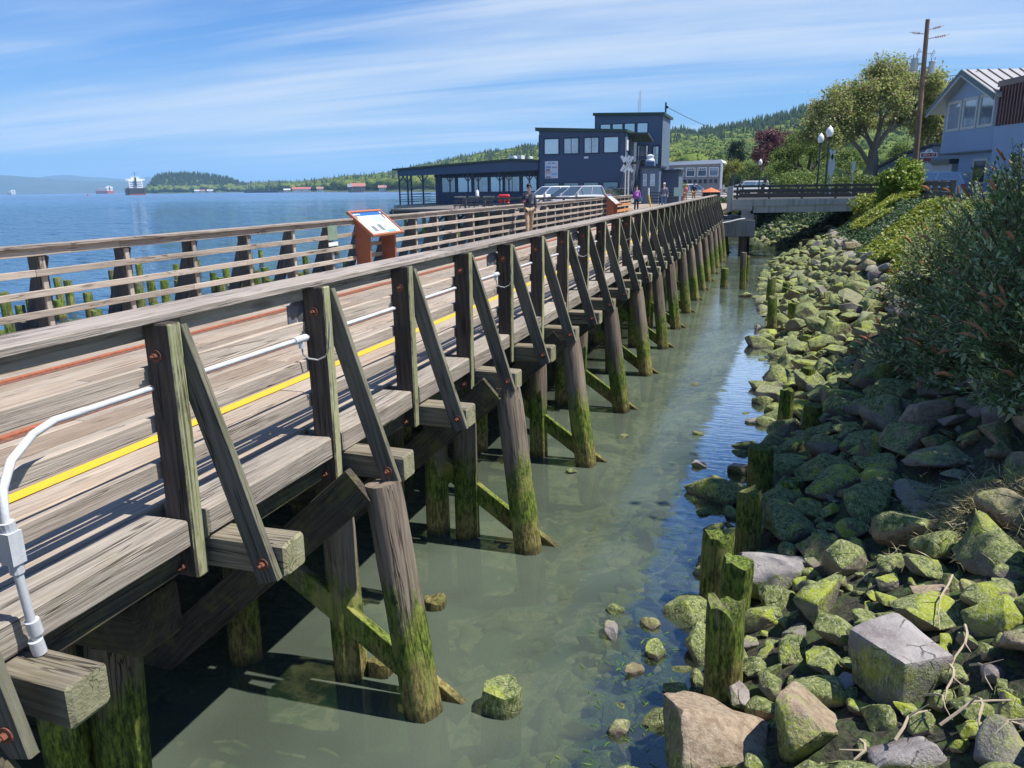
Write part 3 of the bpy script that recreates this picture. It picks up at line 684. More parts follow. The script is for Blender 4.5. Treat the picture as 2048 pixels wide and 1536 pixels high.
# deck planks
x = XN - .306; row = 0; farp = MB()
while x > XF + .1:
    w = .285 if row % 3 else .30
    y = YA + (row * 2.7) % 6 - 6
    while y < 58:
        L = 6.1 if row % 2 else 7.3
        y1 = min(y + L, 92) if y + L < 58 else 58
        if y1 > YA and y1 - max(y, YA) > .4 and not (-5.13 < x - w / 2 < -4.98 and False):
            beam('plank', (x - w / 2, max(y, YA) + .004, D - .05 + rng.uniform(-.004, .004)), (x - w / 2, y1 - .004, D - .05 + rng.uniform(-.004, .004)), w - .014, .10, MW['deck'], bw, ch=.007)
        y = y1
    farp.box(x - w + .007, x - .007, 58, 91.8, D - .10, D - .003 + rng.uniform(-.004, .003))
    x -= w; row += 1
XEND = x
o = obj('distant_planks', farp, MW['deck'], bw); o['kind'] = 'stuff'
# wider apron of planks past the railing's end, towards the town
for k in range(26):
    xx = XF - .35 - k * .30
    beam('plank', (xx, 50.2, D - .05), (xx, 91.5, D - .05), .29, .10, MW['deck'], bw)
for xs_ in (-3.0, -4.1, -5.2, -6.4, -7.6, -8.8):
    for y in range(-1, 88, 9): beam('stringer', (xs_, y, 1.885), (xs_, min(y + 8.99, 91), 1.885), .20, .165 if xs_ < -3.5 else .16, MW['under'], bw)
BENTS = [1.75 + 2.745 * k for k in range(0, 17)]
for i, by in enumerate(BENTS):
    cy = by + .35 if i else 3.13
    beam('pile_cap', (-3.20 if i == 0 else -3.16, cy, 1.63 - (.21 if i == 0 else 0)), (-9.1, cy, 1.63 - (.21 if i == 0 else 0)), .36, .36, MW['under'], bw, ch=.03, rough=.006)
    if i > 0:
        pile('pile', (-2.48, by + .06, 1.79), (-2.17, by, -.55), .135, .150, MW['pile'], bw)
    else:
        pile('pile', (-3.58, 3.1, 1.24), (-3.68, 3.1, -.6), .16, .16, MW['pile'], bw)
    for j, px_ in enumerate((-3.02, -3.38, -3.92, -5.2, -6.5, -7.8, -8.9)):
        if i == 0 and j < 2: continue
        if j in (1,) and i % 2: continue
        jy = rng.uniform(-.08, .08) + cy - .1
        pile('pile', (px_ - .0, jy, 1.46), (px_ + rng.uniform(-.06, .06), jy - .05, -.8), .13, .14, MW['pile'], bw)
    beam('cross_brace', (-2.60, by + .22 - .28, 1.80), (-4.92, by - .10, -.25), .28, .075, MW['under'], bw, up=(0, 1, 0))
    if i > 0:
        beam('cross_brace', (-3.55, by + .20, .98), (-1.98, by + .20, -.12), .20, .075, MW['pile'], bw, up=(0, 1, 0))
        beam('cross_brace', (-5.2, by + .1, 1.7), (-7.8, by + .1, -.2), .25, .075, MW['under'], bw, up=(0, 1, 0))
# yellow line painted on the boards
mb = MB()
y = YA
while y < 46:
    mb.box(-4.055, -3.945, y, min(y + 1.9, 46), D + .0045, D + .0075); y += 1.9
def yellow_mat():
    m, t, b, o = mat_new('yellow_paint'); geo = N(t, 'ShaderNodeNewGeometry'); P = geo.outputs['Position']
    n = NOISE(t, N(t, 'ShaderNodeMapping', {'Vector': P, 'Scale': (40, 5, 1)}).outputs[0], 1.6, 6, .7)
    f = SS(t, n, .54, .68)
    setc(t, b, MIX(t, f, (0.72, 0.46, 0.015), (0.36, 0.25, 0.10)), .6, n, .3, .003); return m
obj('painted_line', mb, yellow_mat(), bw)

# trolley rails set in the deck
for k, (xr, lab) in enumerate(((-6.6, 'rusty trolley rail sunk in the boardwalk on its river side'), (-5.06, 'rusty trolley rail sunk in the boardwalk nearer the channel side'))):
    t_ = thing('trolley_rail', lab, 'rail', (xr, 20, D), group='trolley rails')
    mb = MB(); mb.box(xr - .035, xr + .035, YA, 91, D - .03, D + .022); obj('rail_head', mb, M_RAILRUST, t_)
    mb = MB(); mb.box(xr + .04, xr + .095, YA, 91, D - .02, D + .008); obj('flange_guard', mb, rust('guard_rust', (0.24, .10, .06), (.11, .07, .055)), t_)

def bolt(parent, c, s=1.0, n=(0, -1, 0)):
    mb = MB(); c = Vector(c); n = Vector(n)
    mb.tube([c, c + n * .007], .033 * s, 14); mb.tube([c + n * .007, c + n * .026], .017 * s, 6); mb.tube([c + n * .026, c + n * .048], .009 * s, 8)
    obj('bolt', mb, M_RUST, parent)

# --- railing on the channel side
nr = thing('timber_railing', 'timber railing with lichen-edged posts and diagonal braces along the channel side', 'railing', (-3.0, 20, D))
for i, py in enumerate(POSTY):
    dz = rng.uniform(-.008, .008)
    near = i < 12
    lean = rng.uniform(-.014, .014)
    p = beam('post', (-2.882, py + .046, 1.787 + dz), (-2.882 + lean, py + .046, 3.172 + dz), .088, .165, MW['post'], nr, up=(1, 0, 0), ch=.008, rough=.004)
    sx = -2.36 + rng.uniform(-.03, .03) - (.09 if i == 0 else 0); sy = py + .25 + (.0 if i else .13)
    stb = beam('outrigger', (-3.9, sy, 1.868), (sx, sy, 1.862), .19, .19, MW['stub'], nr, ch=.014, rough=.006)
    br = beam('brace', (-2.862, py + .118, 3.13), (-2.428 - (.1 if i == 0 else 0), py + .118, 1.765), .046, .135, MW['brace'], nr, up=(1, 0, .32), ch=.004, rough=.003)
    # filler block behind the post
    if i % 2 == 1: beam('spacer_block', (-2.845, py + .118, 1.965), (-2.845, py + .118, 2.125), .044, .06, MW['brace'], nr, up=(1, 0, 0))
    if near:
        bolt(p, (-2.89, py - .0, 3.00)); bolt(p, (-2.89, py - .0, 1.84)); bolt(br, (-2.45 - (.1 if i == 0 else 0), py + .093, 1.87))
# cap boards and four rails, in lengths with staggered joints
def run(name, y0, y1, step, x, z, w, h, mat, parent, off=0.0, stagger=0.0):
    y = y0 - off
    while y < y1:
        a, b_ = max(y, y0), min(y + step, y1)
        if b_ - a > .2:
            beam(name, (x + rng.uniform(-.003, .003), a + .002, z + rng.uniform(-.003, .003)), (x + rng.uniform(-.003, .003), b_ - .002, z + rng.uniform(-.003, .003)), w, h, mat, parent, ch=.005)
        y += step
run('cap_board', YA, 45.2, 4.9, -3.012, 3.187, .265, .04, MW['cap'], nr, 1.6)
run('rail_board', YA, 45.2, 5.408, -2.990, 3.122, .038, .088, MW['rail'], nr, .9)
for k, (z0, z1) in enumerate(((2.839, 2.934), (2.587, 2.670), (2.331, 2.424))):
    run('rail_board', YA, 45.2, 5.408, -2.990, (z0 + z1) / 2, .038, z1 - z0, MW['rail'], nr, .9 + 1.35 * k)

# --- railing on the river side, with rails and cap towards the deck and raking braces outside
fr_ = thing('timber_railing', 'timber railing of four pale rails on dark posts along the river side', 'railing', (-8.7, 24, D))
FY = []
y = .55
while y < 50.9: FY.append(y); y += 1.375
for i, py in enumerate(FY):
    p = beam('post', (-8.76, py, 1.70), (-8.76 + rng.uniform(-.008, .008), py, 3.08 + rng.uniform(-.01, .01)), .14, .16, MW['fencedark'], fr_, up=(1, 0, 0), ch=.008, rough=.004)
    beam('brace', (-8.80, py + .10, 3.06), (-9.40, py + .10, 1.30), .05, .22, MW['fencedark'], fr_, up=(-1, 0, .34), ch=.006, rough=.004)
    beam('outrigger', (-8.0, py + .22, 1.72), (-9.62, py + .22, 1.72), .18, .19, MW['under'], fr_)
    beam('spacer_block', (-8.66, py - .02, 2.15), (-8.66, py - .02, 3.04), .075, .035, MW['rail'], fr_, up=(1, 0, 0))
run('cap_board', -1, 51.1, 5.5, -8.66, 3.170, .20, .04, MW['cap'], fr_, 2.2)
for k, (z0, z1) in enumerate(((3.05, 3.148), (2.80, 2.885), (2.545, 2.63), (2.29, 2.375))):
    run('rail_board', -1, 51.1, 5.5, -8.622, (z0 + z1) / 2, .038, z1 - z0, MW['rail'], fr_, 1.375 * (k + 1))

# --- white electrical conduit clipped to the channel railing
M_PVC = plain('white_conduit_plastic', (0.60, 0.62, 0.65), .35, .16, 5, streak=.25)
M_CLIP = plain('clip_metal', (0.30, 0.30, 0.31), .45, .1, 10, metal=.6)
cd = thing('electrical_conduit', 'white plastic conduit clipped along the channel railing and bent down at its near end', 'conduit', (-2.9, 3, 2.7))
XC = -2.948
mb = MB(); mb.tube([(XC, 2.62, 2.828), (XC, 45.0, 2.828)], .0155, 10)
obj('pipe', mb, M_PVC, cd, True)
mb = MB(); P = [Vector((XC, 2.62, 2.828)), Vector((-2.945, 2.45, 2.83)), Vector((-2.90, 2.30, 2.815)), Vector((-2.84, 2.14, 2.76)), Vector((-2.79, 2.05, 2.68)), Vector((-2.765, 2.015, 2.58)), Vector((-2.755, 2.01, 2.47)), Vector((-2.75, 2.03, 2.15)), Vector((-2.75, 2.05, 1.93)), Vector((-2.765, 2.07, 1.86)), Vector((-2.80, 2.12, 1.80))]
mb.tube(P, .0180, 12); obj('pipe_bend', mb, M_PVC, cd, True)
mb = MB(); mb.box(-2.79, -2.725, 1.985, 2.045, 2.385, 2.52); mb.tube([(-2.757, 2.02, 2.52), (-2.757, 2.015, 2.56)], .027, 12); mb.tube([(-2.757, 2.02, 2.34), (-2.757, 2.018, 2.39)], .027, 12)
jb = obj('junction_box', mb, M_PVC, cd)
mb = MB(); mb.tube([(-2.79, 2.01, 2.43), (-2.84, 1.99, 2.43)], .022, 12); mb.tube([(-2.84, 1.99, 2.43), (-2.86, 1.985, 2.43)], .027, 12); obj('box_outlet', mb, M_PVC, jb, True)
for z in (2.075, 1.985):
    mb = MB(); mb.tube([(-2.75, 2.035, z + .045), (-2.75, 2.045, z - .02)], .028, 12); obj('coupling', mb, M_PVC, cd, True)
for i in range(24):
    yc = 2.62 + 1.36 * i + .55
    for _ in (0,):
        mb = MB(); mb.tube([(XC, yc, 2.828), (XC, yc + .028, 2.828)], .0235, 10); mb.box(XC - .02, XC + .004, yc, yc + .028, 2.828, 2.866); obj('clip', mb, M_CLIP, cd)

# --- step lights hung on some of the channel posts, each with a tee and a looped cable
M_LAMP = plain('lamp_housing_grey', (0.11, 0.11, 0.115), .45, .15, 9)
M_LENS = plain('lamp_lens', (0.45, 0.47, 0.48), .2, .05, 9)
M_CABLE = plain('grey_cable', (0.33, 0.34, 0.33), .5, .1, 9)
for n_, i in enumerate((2, 5, 8, 11, 14, 17)):
    py = POSTY[i]; xx = -2.972
    lab = ['grey step light half hidden by the second whole post from the near end',
           'grey step light on the fifth whole post of the channel railing',
           'grey step light on a channel post just beyond the middle light', 'grey step light on a channel post further along toward the bridge',
           'grey step light on a channel post opposite the second information sign', 'grey step light closest to the bridge on the channel railing'][n_]
    t_ = thing('step_light', lab, 'lamp', (xx, py, 2.95), group='step lights on the channel railing')
    mb = MB(); prof = [(0, .055), (.015, .085), (.06, .095), (.10, .075), (.125, .03)]
    c = Vector((xx, py + .04, 2.985)); mb.tube([c + Vector((-q, -.0, 0)) for q, r in prof], [r for q, r in prof], 16)
    obj('housing', mb, M_LAMP, t_, True)
    mb = MB(); mb.box(xx - .105, xx - .01, py - .035, py - .01, 2.90, 3.04); obj('hood', mb, M_LAMP, t_)
    mb = MB(); mb.box(xx - .09, xx - .02, py - .045, py - .036, 2.915, 2.965); obj('lens', mb, M_LENS, t_)
    mb = MB(); mb.tube([(XC, py - .17, 2.828), (XC, py - .03, 2.828)], .026, 10); mb.tube([(XC, py - .085, 2.82), (XC, py - .085, 2.765)], .021, 10)
    obj('conduit_tee', mb, M_PVC, t_, True)
    pts = [Vector((XC, py - .085, 2.765)), Vector((XC + .005, py - .08, 2.72)), Vector((XC + .03, py - .06, 2.69)), Vector((-2.87, py - .025, 2.675)), Vector((-2.815, py - .012, 2.70)), Vector((-2.793, py + .01, 2.76)), Vector((-2.792, py + .03, 2.86)), Vector((-2.80, py + .05, 2.93))]
    mb = MB(); mb.tube(pts, .0065, 7); obj('cable', mb, M_CABLE, t_, True)

# ------------------------------------------------------------------ rocks of the channel bank
def rock_mesh(name, seed, mat, hi=True, flat=1.0, block=False):
    r = random.Random(seed); bm = bmesh.new()
    if block:
        for a in (-1, 1):
            for b_ in (-1, 1):
                for c in (-1, 1): bm.verts.new((a * r.uniform(.62, .80), b_ * r.uniform(.55, .80), c * r.uniform(.55, .70)))
    for _ in range(0 if block else 15 if hi else 11):
        v = Vector((r.gauss(0, 1), r.gauss(0, 1), r.gauss(0, 1))).normalized()
        q = r.uniform(.8, 1.08); bm.verts.new((v.x * q, v.y * q * r.uniform(.8, 1), v.z * q * .82 * flat))
    res = bmesh.ops.convex_hull(bm, input=bm.verts)
    bmesh.ops.delete(bm, geom=[g for g in res['geom_interior'] if isinstance(g, bmesh.types.BMVert)], context='VERTS')
    bmesh.ops.dissolve_limit(bm, angle_limit=math.radians(16), verts=bm.verts, edges=bm.edges)
    if hi:
        bmesh.ops.bevel(bm, geom=list(bm.edges), offset=.085, segments=2, affect='EDGES', profile=.6)
        bmesh.ops.triangulate(bm, faces=bm.faces)
        bmesh.ops.subdivide_edges(bm, edges=[e for e in bm.edges if e.calc_length() > .30], cuts=1)
        bmesh.ops.triangulate(bm, faces=bm.faces)
        bmesh.ops.subdivide_edges(bm, edges=[e for e in bm.edges if e.calc_length() > .26], cuts=1)
        bmesh.ops.triangulate(bm, faces=bm.faces)
        bmesh.ops.smooth_vert(bm, verts=bm.verts, factor=.14, use_axis_x=True, use_axis_y=True, use_axis_z=True)
        for v in bm.verts:
            c = v.co + Vector((seed * 2.1, seed, 0))
            if v.co.length > 1.25: v.co *= 1.25 / v.co.length
            v.co += v.co.normalized() * (.085 * mnoise.noise(c * 1.7) + .045 * mnoise.noise(c * 4.3) + .018 * mnoise.noise(c * 10))
    else:
        bmesh.ops.bevel(bm, geom=list(bm.edges), offset=.07, segments=1, affect='EDGES')
        bmesh.ops.triangulate(bm, faces=bm.faces)
    bmesh.ops.recalc_face_normals(bm, faces=bm.faces)
    me = bpy.data.meshes.new(name); bm.to_mesh(me); bm.free(); me.materials.append(mat)
    me.shade_smooth(); me.set_sharp_from_angle(angle=math.radians(32 if hi else 25)); return me
RHI = [rock_mesh('boulder', 10 + i, M_ROCK) for i in range(12)]
RHB = [rock_mesh('bare_boulder', 40 + i, M_ROCKBARE) for i in range(5)]
RHT = [rock_mesh('tan_boulder', q_, M_ROCKTAN, True, 1.0, bl_) for q_, bl_ in ((65, False), (66, False), (77, True), (68, False))]
RLO = [rock_mesh('small_rock', 80 + i, M_ROCK, False) for i in range(8)]

def hit_bank(px, py, lift=0.0):
    d = ray(px, py); t = 1.5
    for _ in range(4000):
        p = CAM + d * t
        if p.z <= H(p.x, p.y) + lift: return p
        t += .02
    return p
placed = []       # (x, y, r)
rocks_spec = []   # (x,y,z,sx,sy,sz,rz,rx,ry, mesh, score, label)
def rot(rx, ry, rz): return Matrix.Rotation(rz, 4, 'Z') @ Matrix.Rotation(ry, 4, 'Y') @ Matrix.Rotation(rx, 4, 'X')
HERO = [ # centre px, py, width px, height ratio, mesh list, index, rz, label
 (1415, 1470, 265, .78, 'T', 0, .3, 'big purple-grey boulder with a mossy left shoulder at the very water edge'),
 (1620, 1450, 215, .85, 'T', 1, 1.3, 'big cracked grey and cream boulder beside the purple-grey one'),
 (1792, 1335, 175, .95, 'T', 2, 2.2, 'blocky tan boulder with a sharp sunlit top edge and bare face'),
 (1660, 1205, 150, .72, 'R', 1, .8, 'rounded moss-green boulder with a dark undercut below the pale one'),
 (1690, 1120, 118, .85, 'R', 2, .2, 'pale yellow-green boulder just below the shaded rocks'),
 (1575, 1105, 62, .85, 'R', 3, 1.9, 'small round mossy boulder with a brown broken side'),
 (1990, 1240, 120, .95, 'R', 4, .5, 'tall mossy boulder with a pinkish edge below the washed-up weed'),
 (1800, 1500, 150, .75, 'T', 3, .6, 'tan boulder at the bottom with a mossy hollow in its crest'),
 (1760, 1440, 85, .9, 'R', 5, 2.4, 'pointed mossy boulder under the blocky tan one'),
 (1590, 1300, 98, .6, 'R', 6, .1, 'long low green boulder beside the broken piling'),
 (1350, 1375, 72, .95, 'R', 7, 2.0, 'round furry green boulder standing in the shallow water'),
 (1310, 1295, 58, .9, 'R', 8, .9, 'brown-faced rock with a mossy lid at the water edge'),
 (1270, 1338, 50, .8, 'B', 0, .9, 'grey rock with a green collar lying in the shallows'),
 (1222, 1258, 58, .95, 'B', 1, 1.9, 'split grey rock with brown base standing in the shallow water'),
 (1232, 1218, 46, .55, 'R', 9, .4, 'small bright green rock just breaking the water'),
 (1302, 1242, 52, .62, 'B', 2, 2.6, 'smooth grey-green slab rock lying awash'),
 (1240, 1455, 56, .8, 'B', 3, .2, 'small pale rock tufted with weed in the shallows at the bottom'),
 (1400, 927, 46, .55, 'T', 1, .6, 'lone brown rock standing in the blue water'),
 (1405, 1022, 38, .5, 'R', 0, 2.6, 'low mossy rock awash beyond the purple-grey boulder'),
 (1398, 866, 32, .35, 'R', 3, .4, 'flat green weedy rock just above the blue water'),
 (1502, 842, 32, .5, 'B', 4, .4, 'small round rock in the water beside a tall stump'),
 (1145, 941, 36, .40, 'R', 2, .2, 'flat green rock at the foot of the third outer pile'),
 (1005, 1092, 26, .45, 'B', 1, .2, 'little round rock in the water by the second outer pile'),
 (1390, 768, 26, .28, 'R', 9, 1.2, 'weed-covered rock barely above water in mid channel'),
 (1243, 872, 34, .35, 'R', 5, 1.2, 'flat tuft-topped green rock in mid channel'),
 (1400, 1142, 36, .75, 'R', 6, 1.2, 'small dark mossy rock at the foot of the leaning stumps'),
 (1478, 935, 60, .75, 'T', 0, 2.0, 'brown rock leaning on the flat-topped mossy stump'),
 (1640, 1390, 120, .75, 'R', 10, 0.0, 'dark green boulder wedged between the tan block and the cracked boulder'),
 (1880, 1400, 70, .75, 'R', 11, 0.6, 'mossy rock behind the blocky tan boulder'),
 (1940, 1420, 90, .65, 'R', 0, 1.6, 'broad green-tan rock among the dead sticks'),
 (2010, 1500, 130, .7, 'B', 2, 1.1, 'smooth grey boulder in the bottom corner'),
 (1905, 1345, 80, .8, 'R', 7, .3, 'dark wedge-shaped mossy rock beside the tan block'),
 (1985, 1350, 60, .8, 'B', 3, .8, 'small grey and brown rock near the dead sticks'),
 (2025, 1420, 90, .8, 'R', 1, 2.8, 'grey rounded rock with one mossy side near the dead sticks'),
 (1860, 1195, 75, .65, 'T', 2, .1, 'tan and green oval rock below the washed-up weed'),
 (1775, 1165, 62, .8, 'R', 4, 1.0, 'angular mossy rock right of the pale yellow-green boulder'),
 (1730, 1235, 60, .5, 'R', 8, .0, 'flat bright green slab among small stones'),
 (1705, 1060, 80, .7, 'R', 9, .0, 'mossy boulder at the edge of the shade'),
 (1600, 1170, 60, .7, 'R', 11, .9, 'dark green stone between the stump and the rounded boulder'),
 (1500, 1290, 45, .9, 'B', 0, .9, 'brown stone tucked between the two broken pilings'),
 (1540, 1370, 70, .7, 'R', 3, 1.9, 'pale green stone left of the dark green boulder'),
 (1650, 940, 150, .5, 'R', 5, .3, 'big low boulder in the deep shade of the bushes'),
 (1760, 960, 110, .6, 'R', 2, 1.3, 'round dark boulder in the shade beside the tall pointed stump'),
 (1870, 930, 140, .55, 'B', 4, .3, 'big grey boulder under the overhanging bushes'),
 (1620, 735, 80, .55, 'R', 10, .3, 'sunlit yellow-green boulder below the thin stumps'),
 (1680, 700, 90, .5, 'R', 7, 1.3, 'flat bright boulder beyond the shaded rocks'),
 (1650, 790, 95, .5, 'R', 0, .4, 'mossy slab at the far edge of the shade'),
 (1735, 820, 100, .5, 'R', 6, .9, 'dark mossy slab below the bushes'),
 (1515, 655, 20, 1.3, 'B', 1, .9, 'upright pale stone standing in the water by the far stumps'),
 (1490, 590, 30, .6, 'R', 4, .3, 'weedy rock at the foot of the two thin mid channel posts'),
]
for cxp, cyp, wpx, hr, kind, idx, rz, lab in HERO:
    lift = 0.0
    g = hit_bank(cxp, cyp + wpx * hr * .20)
    if g.z < 0: g = atz(cxp, cyp + wpx * hr * .20, 0.0)
    dep = (g - CAM).length; wr = wpx / 1538 * dep * .5 * .96
    me = {'R': RHI, 'T': RHT, 'B': RHB}[kind][idx]
    sz = wr * hr * 1.12
    rocks_spec.append((g.x, g.y, g.z + sz * .35 if g.z > .02 else sz * .18, wr, wr * .9, sz, rz, rng.uniform(-.25, .25), rng.uniform(-.25, .25), me, 99, lab)); placed.append((g.x, g.y, wr))
# fill: bigger stones first, then smaller ones in the gaps
STUMP_POS = [(0.07, 9.08), (-0.02, 7.58), (-0.07, 6.3), (-0.22, 6.79), (-0.11, 5.25)]
def veg_edge(y):   # bank distance from the toe where plants take over
    return lerp(y, [(0, 3.4), (8, 3.3), (10, 2.9), (20, 2.6), (30, 2.6), (45, 2.2), (55, 2.0)])
grid = {}
def near_ok(x, y, r):
    gx, gy = int(x / .9), int(y / .9)
    for i in (-1, 0, 1):
        for j in (-1, 0, 1):
            for (a, b_, q) in grid.get((gx + i, gy + j), ()):
                if (a - x) ** 2 + (b_ - y) ** 2 < ((q + r) * .66) ** 2: return False
    return True
def gput(x, y, r): grid.setdefault((int(x / .9), int(y / .9)), []).append((x, y, r))
for q in placed: gput(*q)
for x_, y_ in STUMP_POS: gput(x_, y_, .16)
for r_lo, r_hi, tries in ((.26, .42, 2600), (.17, .28, 6000), (.10, .17, 15000), (.05, .10, 26000)):
    for _ in range(tries):
        y = 2.6 + 56 * rng.random() ** 1.6; 
        if r_hi < .1 and y > 16: continue
        if r_hi < .2 and y > 34: continue
        ve = veg_edge(y); d = rng.uniform(-.55, ve + .25) if rng.random() < .9 else rng.uniform(-.9, 0)
        x = toe(y) + d; r = rng.uniform(r_lo, r_hi)
        if d < -.2 and r > .25: continue
        if not near_ok(x, y, r): continue
        gput(x, y, r); z = Hn(x, y)
        bare = z > 1.15 + .5 * mnoise.noise(Vector((x, y, 4))) and rng.random() < .75
        me = rng.choice(RHB + RHT) if bare or rng.random() < .10 else rng.choice(RHI)
        rocks_spec.append((x, y, z + r * .25, r * rng.uniform(.9, 1.35), r * rng.uniform(.8, 1.15), r * rng.uniform(.55, .95), rng.uniform(0, 6.28), rng.uniform(-.5, .5), rng.uniform(-.5, .5), me, r / math.hypot(x, y - 0) * (1 if d > -.25 else .3), None))
rocks_spec.sort(key=lambda q: -q[10])
stuffV = []; stuffF = []; sb = 0; stuffV2 = []; stuffF2 = []; sb2 = 0
_rc = {}
def rock_arrays(me):
    if me.name not in _rc:
        V = np.empty(len(me.vertices) * 3); me.vertices.foreach_get('co', V); F = np.array([list(p.vertices) for p in me.polygons]); _rc[me.name] = (V.reshape(-1, 3), F)
    return _rc[me.name]
LO_ARR = [rock_arrays(m) for m in RLO]
cnt = 0
LMK = [(0.07, 9.08, 'the thick flat-topped stump'), (-0.10, 6.15, 'the barnacled stump'), (-0.11, 5.25, 'the split hollow stump'), (1.18, 8.96, 'the pointed grey stump'), (0.39, 12.22, 'the slim round-topped stump'), (0.79, 14.3, 'the short square stump'), (0.21, 21.4, 'the far pair of stumps'), (0.94, 18.4, 'the low half-buried stump'), (1.19, 21.7, 'the highest small stump'), (.55, 4.75, 'the cracked boulder'), (.95, 5.3, 'the blocky tan boulder'), (1.75, 6.9, 'the washed-up weed'), (2.7, 10.0, 'the closest butterfly bush'), (2.5, 14.5, 'the bush by the ivy'), (2.9, 19.0, 'the bright ivy slope'), (1.6, 38.0, 'the mossy square timber'), (.4, 29.0, 'the two thin channel posts'), (2.2, 30.0, 'the shade-toned ivy slope'), (.9, 16.0, 'the sunlit slabs'), (1.4, 5.6, 'the dead sticks'), (.5, 7.2, 'the pale yellow-green boulder'), (.6, 5.9, 'the rounded moss-green boulder')]
used_lab = {}
def rock_words(x, y, z, r, me, hs=1.0):
    size = 'large' if r > .34 else 'big' if r > .27 else 'medium' if r > .18 else 'small'
    col = 'moss-covered' if me in RHI else 'bare grey' if me in RHB else 'tan'
    shp = 'flat' if hs < .55 else 'upright' if hs > .82 else ''
    L = sorted(LMK, key=lambda q: (q[0] - x) ** 2 + ((q[1] - y) * .7) ** 2)
    for lx, ly, nm in L[:3]:
        dx, dy = x - lx, y - ly
        rel = ('upslope of' if dx > 0 else 'on the water side of') if abs(dx) > abs(dy) * .8 else ('beyond' if dy > 0 else 'in front of')
        if math.hypot(dx, dy) < .5: rel = 'touching' if math.hypot(dx, dy) < .3 else 'beside'
        w = f'{size} {shp} {col} rock {rel} {nm}'.replace('  ', ' ')
        if w not in used_lab: used_lab[w] = 1; return w
    return w
for sp_ in rocks_spec:
    x, y, z, sx, sy, sz, rz, rx, ry, me, score, lab = sp_
    Mx = Matrix.Translation((x, y, z)) @ rot(rx, ry, rz) @ Matrix.Diagonal((sx, sy, sz, 1))
    if cnt < 298:
        o = mobj('rock', me, None, Mx); cnt += 1
        tag(o, lab or rock_words(x, y, z, sx, me, sz / sx), 'rock', 'rocks of the channel bank'); continue
    V, F = LO_ARR[rng.randrange(len(LO_ARR))] if score < .018 else rock_arrays(me)
    A = np.array(Mx); Q = V @ A[:3, :3].T + A[:3, 3]
    if me in RHI: stuffV.append(Q); stuffF.append(F + sb); sb += len(V)
    else: stuffV2.append(Q); stuffF2.append(F + sb2); sb2 += len(V)
for nm, VV, FF, mt in (('loose_rocks', stuffV, stuffF, M_ROCK), ('bare_loose_rocks', stuffV2, stuffF2, M_ROCKBARE)):
    me = npmesh(nm, np.concatenate(VV), np.concatenate(FF), mt, True); me.set_sharp_from_angle(angle=math.radians(30))
    tag(place(bpy.data.objects.new(nm, me), None, Matrix.Identity(4)), kind='stuff')
# stones and weed lying on the channel bed
VV = []; FF = []; b = 0
for _ in range(650):
    y = 2.5 + 24 * rng.random() ** 1.4; x = toe(y) - rng.uniform(.1, 2.6) ** 1.1; r = rng.uniform(.04, .17)
    V, F = LO_ARR[rng.randrange(8)]; A = np.array(Matrix.Translation((x, y, H(x, y) + .0)) @ rot(rng.uniform(-.4, .4), rng.uniform(-.4, .4), rng.uniform(0, 6.28)) @ Matrix.Diagonal((r * 1.3, r, min(r * .6, max(.02, -H(x, y) - .05)), 1)))
    VV.append(V @ A[:3, :3].T + A[:3, 3]); FF.append(F + b); b += len(V)
def bedrock_mat():
    m, t, b, o = mat_new('bed_stone'); geo = N(t, 'ShaderNodeNewGeometry'); P = geo.outputs['Position']; r = geo.outputs['Random Per Island']
    c = MIX(t, r, (0.30, 0.22, 0.11), (0.12, 0.13, 0.06)); c = MIX(t, SS(t, M_(t, 'FRACT', M_(t, 'MULTIPLY', r, 9.1)), .55, .7), c, (0.035, 0.07, 0.018))
    n = NOISE(t, P, 20, 4, .7); setc(t, b, MIX(t, SS(t, n, .4, .7), c, (0.16, 0.14, 0.08)), .9, n, .4, .02); return m
tag(place(bpy.data.objects.new('submerged_stones', npmesh('submerged_stones', np.concatenate(VV), np.concatenate(FF), bedrock_mat(), True)), None, Matrix.Identity(4)), kind='stuff')
# thready weed fringing the waterline rocks
VV = []; FF = []; b = 0
def blade(p, d, w, L):
    global b
    n = Vector((-d.y, d.x, 0)).normalized() * w
    a0 = p; a1 = p + d * L * .5 + Vector((rng.uniform(-.01, .01), rng.uniform(-.01, .01), rng.uniform(-.004, .008))); a2 = p + d * L
    VV.extend([a0 - n, a0 + n, a1 + n, a1 - n, a2]); FF.append((b, b + 1, b + 2)); FF.append((b, b + 2, b + 3)); FF.append((b + 3, b + 2, b + 4)); b += 5
wl = [q for q in rocks_spec if -.7 < q[0] - toe(q[1]) < .15 and q[1] < 24 and q[3] > .08] + [q for q in rocks_spec[:60] if q[2] < .2]
for q in wl:
    for _ in range(int(8 * min(1, q[3] * 4))):
        a = rng.uniform(0, 6.28); rr = q[3] * rng.uniform(.75, 1.15)
        p = Vector((q[0] + math.cos(a) * rr, q[1] + math.sin(a) * rr, rng.uniform(-.01, .012))); aa = a + rng.uniform(-.9, .9) + .5
        blade(p, Vector((math.cos(aa), math.sin(aa), -.03)), rng.uniform(.002, .005), rng.uniform(.03, .09))
M_WEED = leaf_mat('green_weed', (0.05, 0.13, 0.015), (0.16, 0.28, 0.035), None, .3, .4)
tag(place(bpy.data.objects.new('waterweed', npmesh('waterweed', np.array([tuple(v) for v in VV]), np.array(FF), M_WEED)), None, Matrix.Identity(4)), kind='stuff')

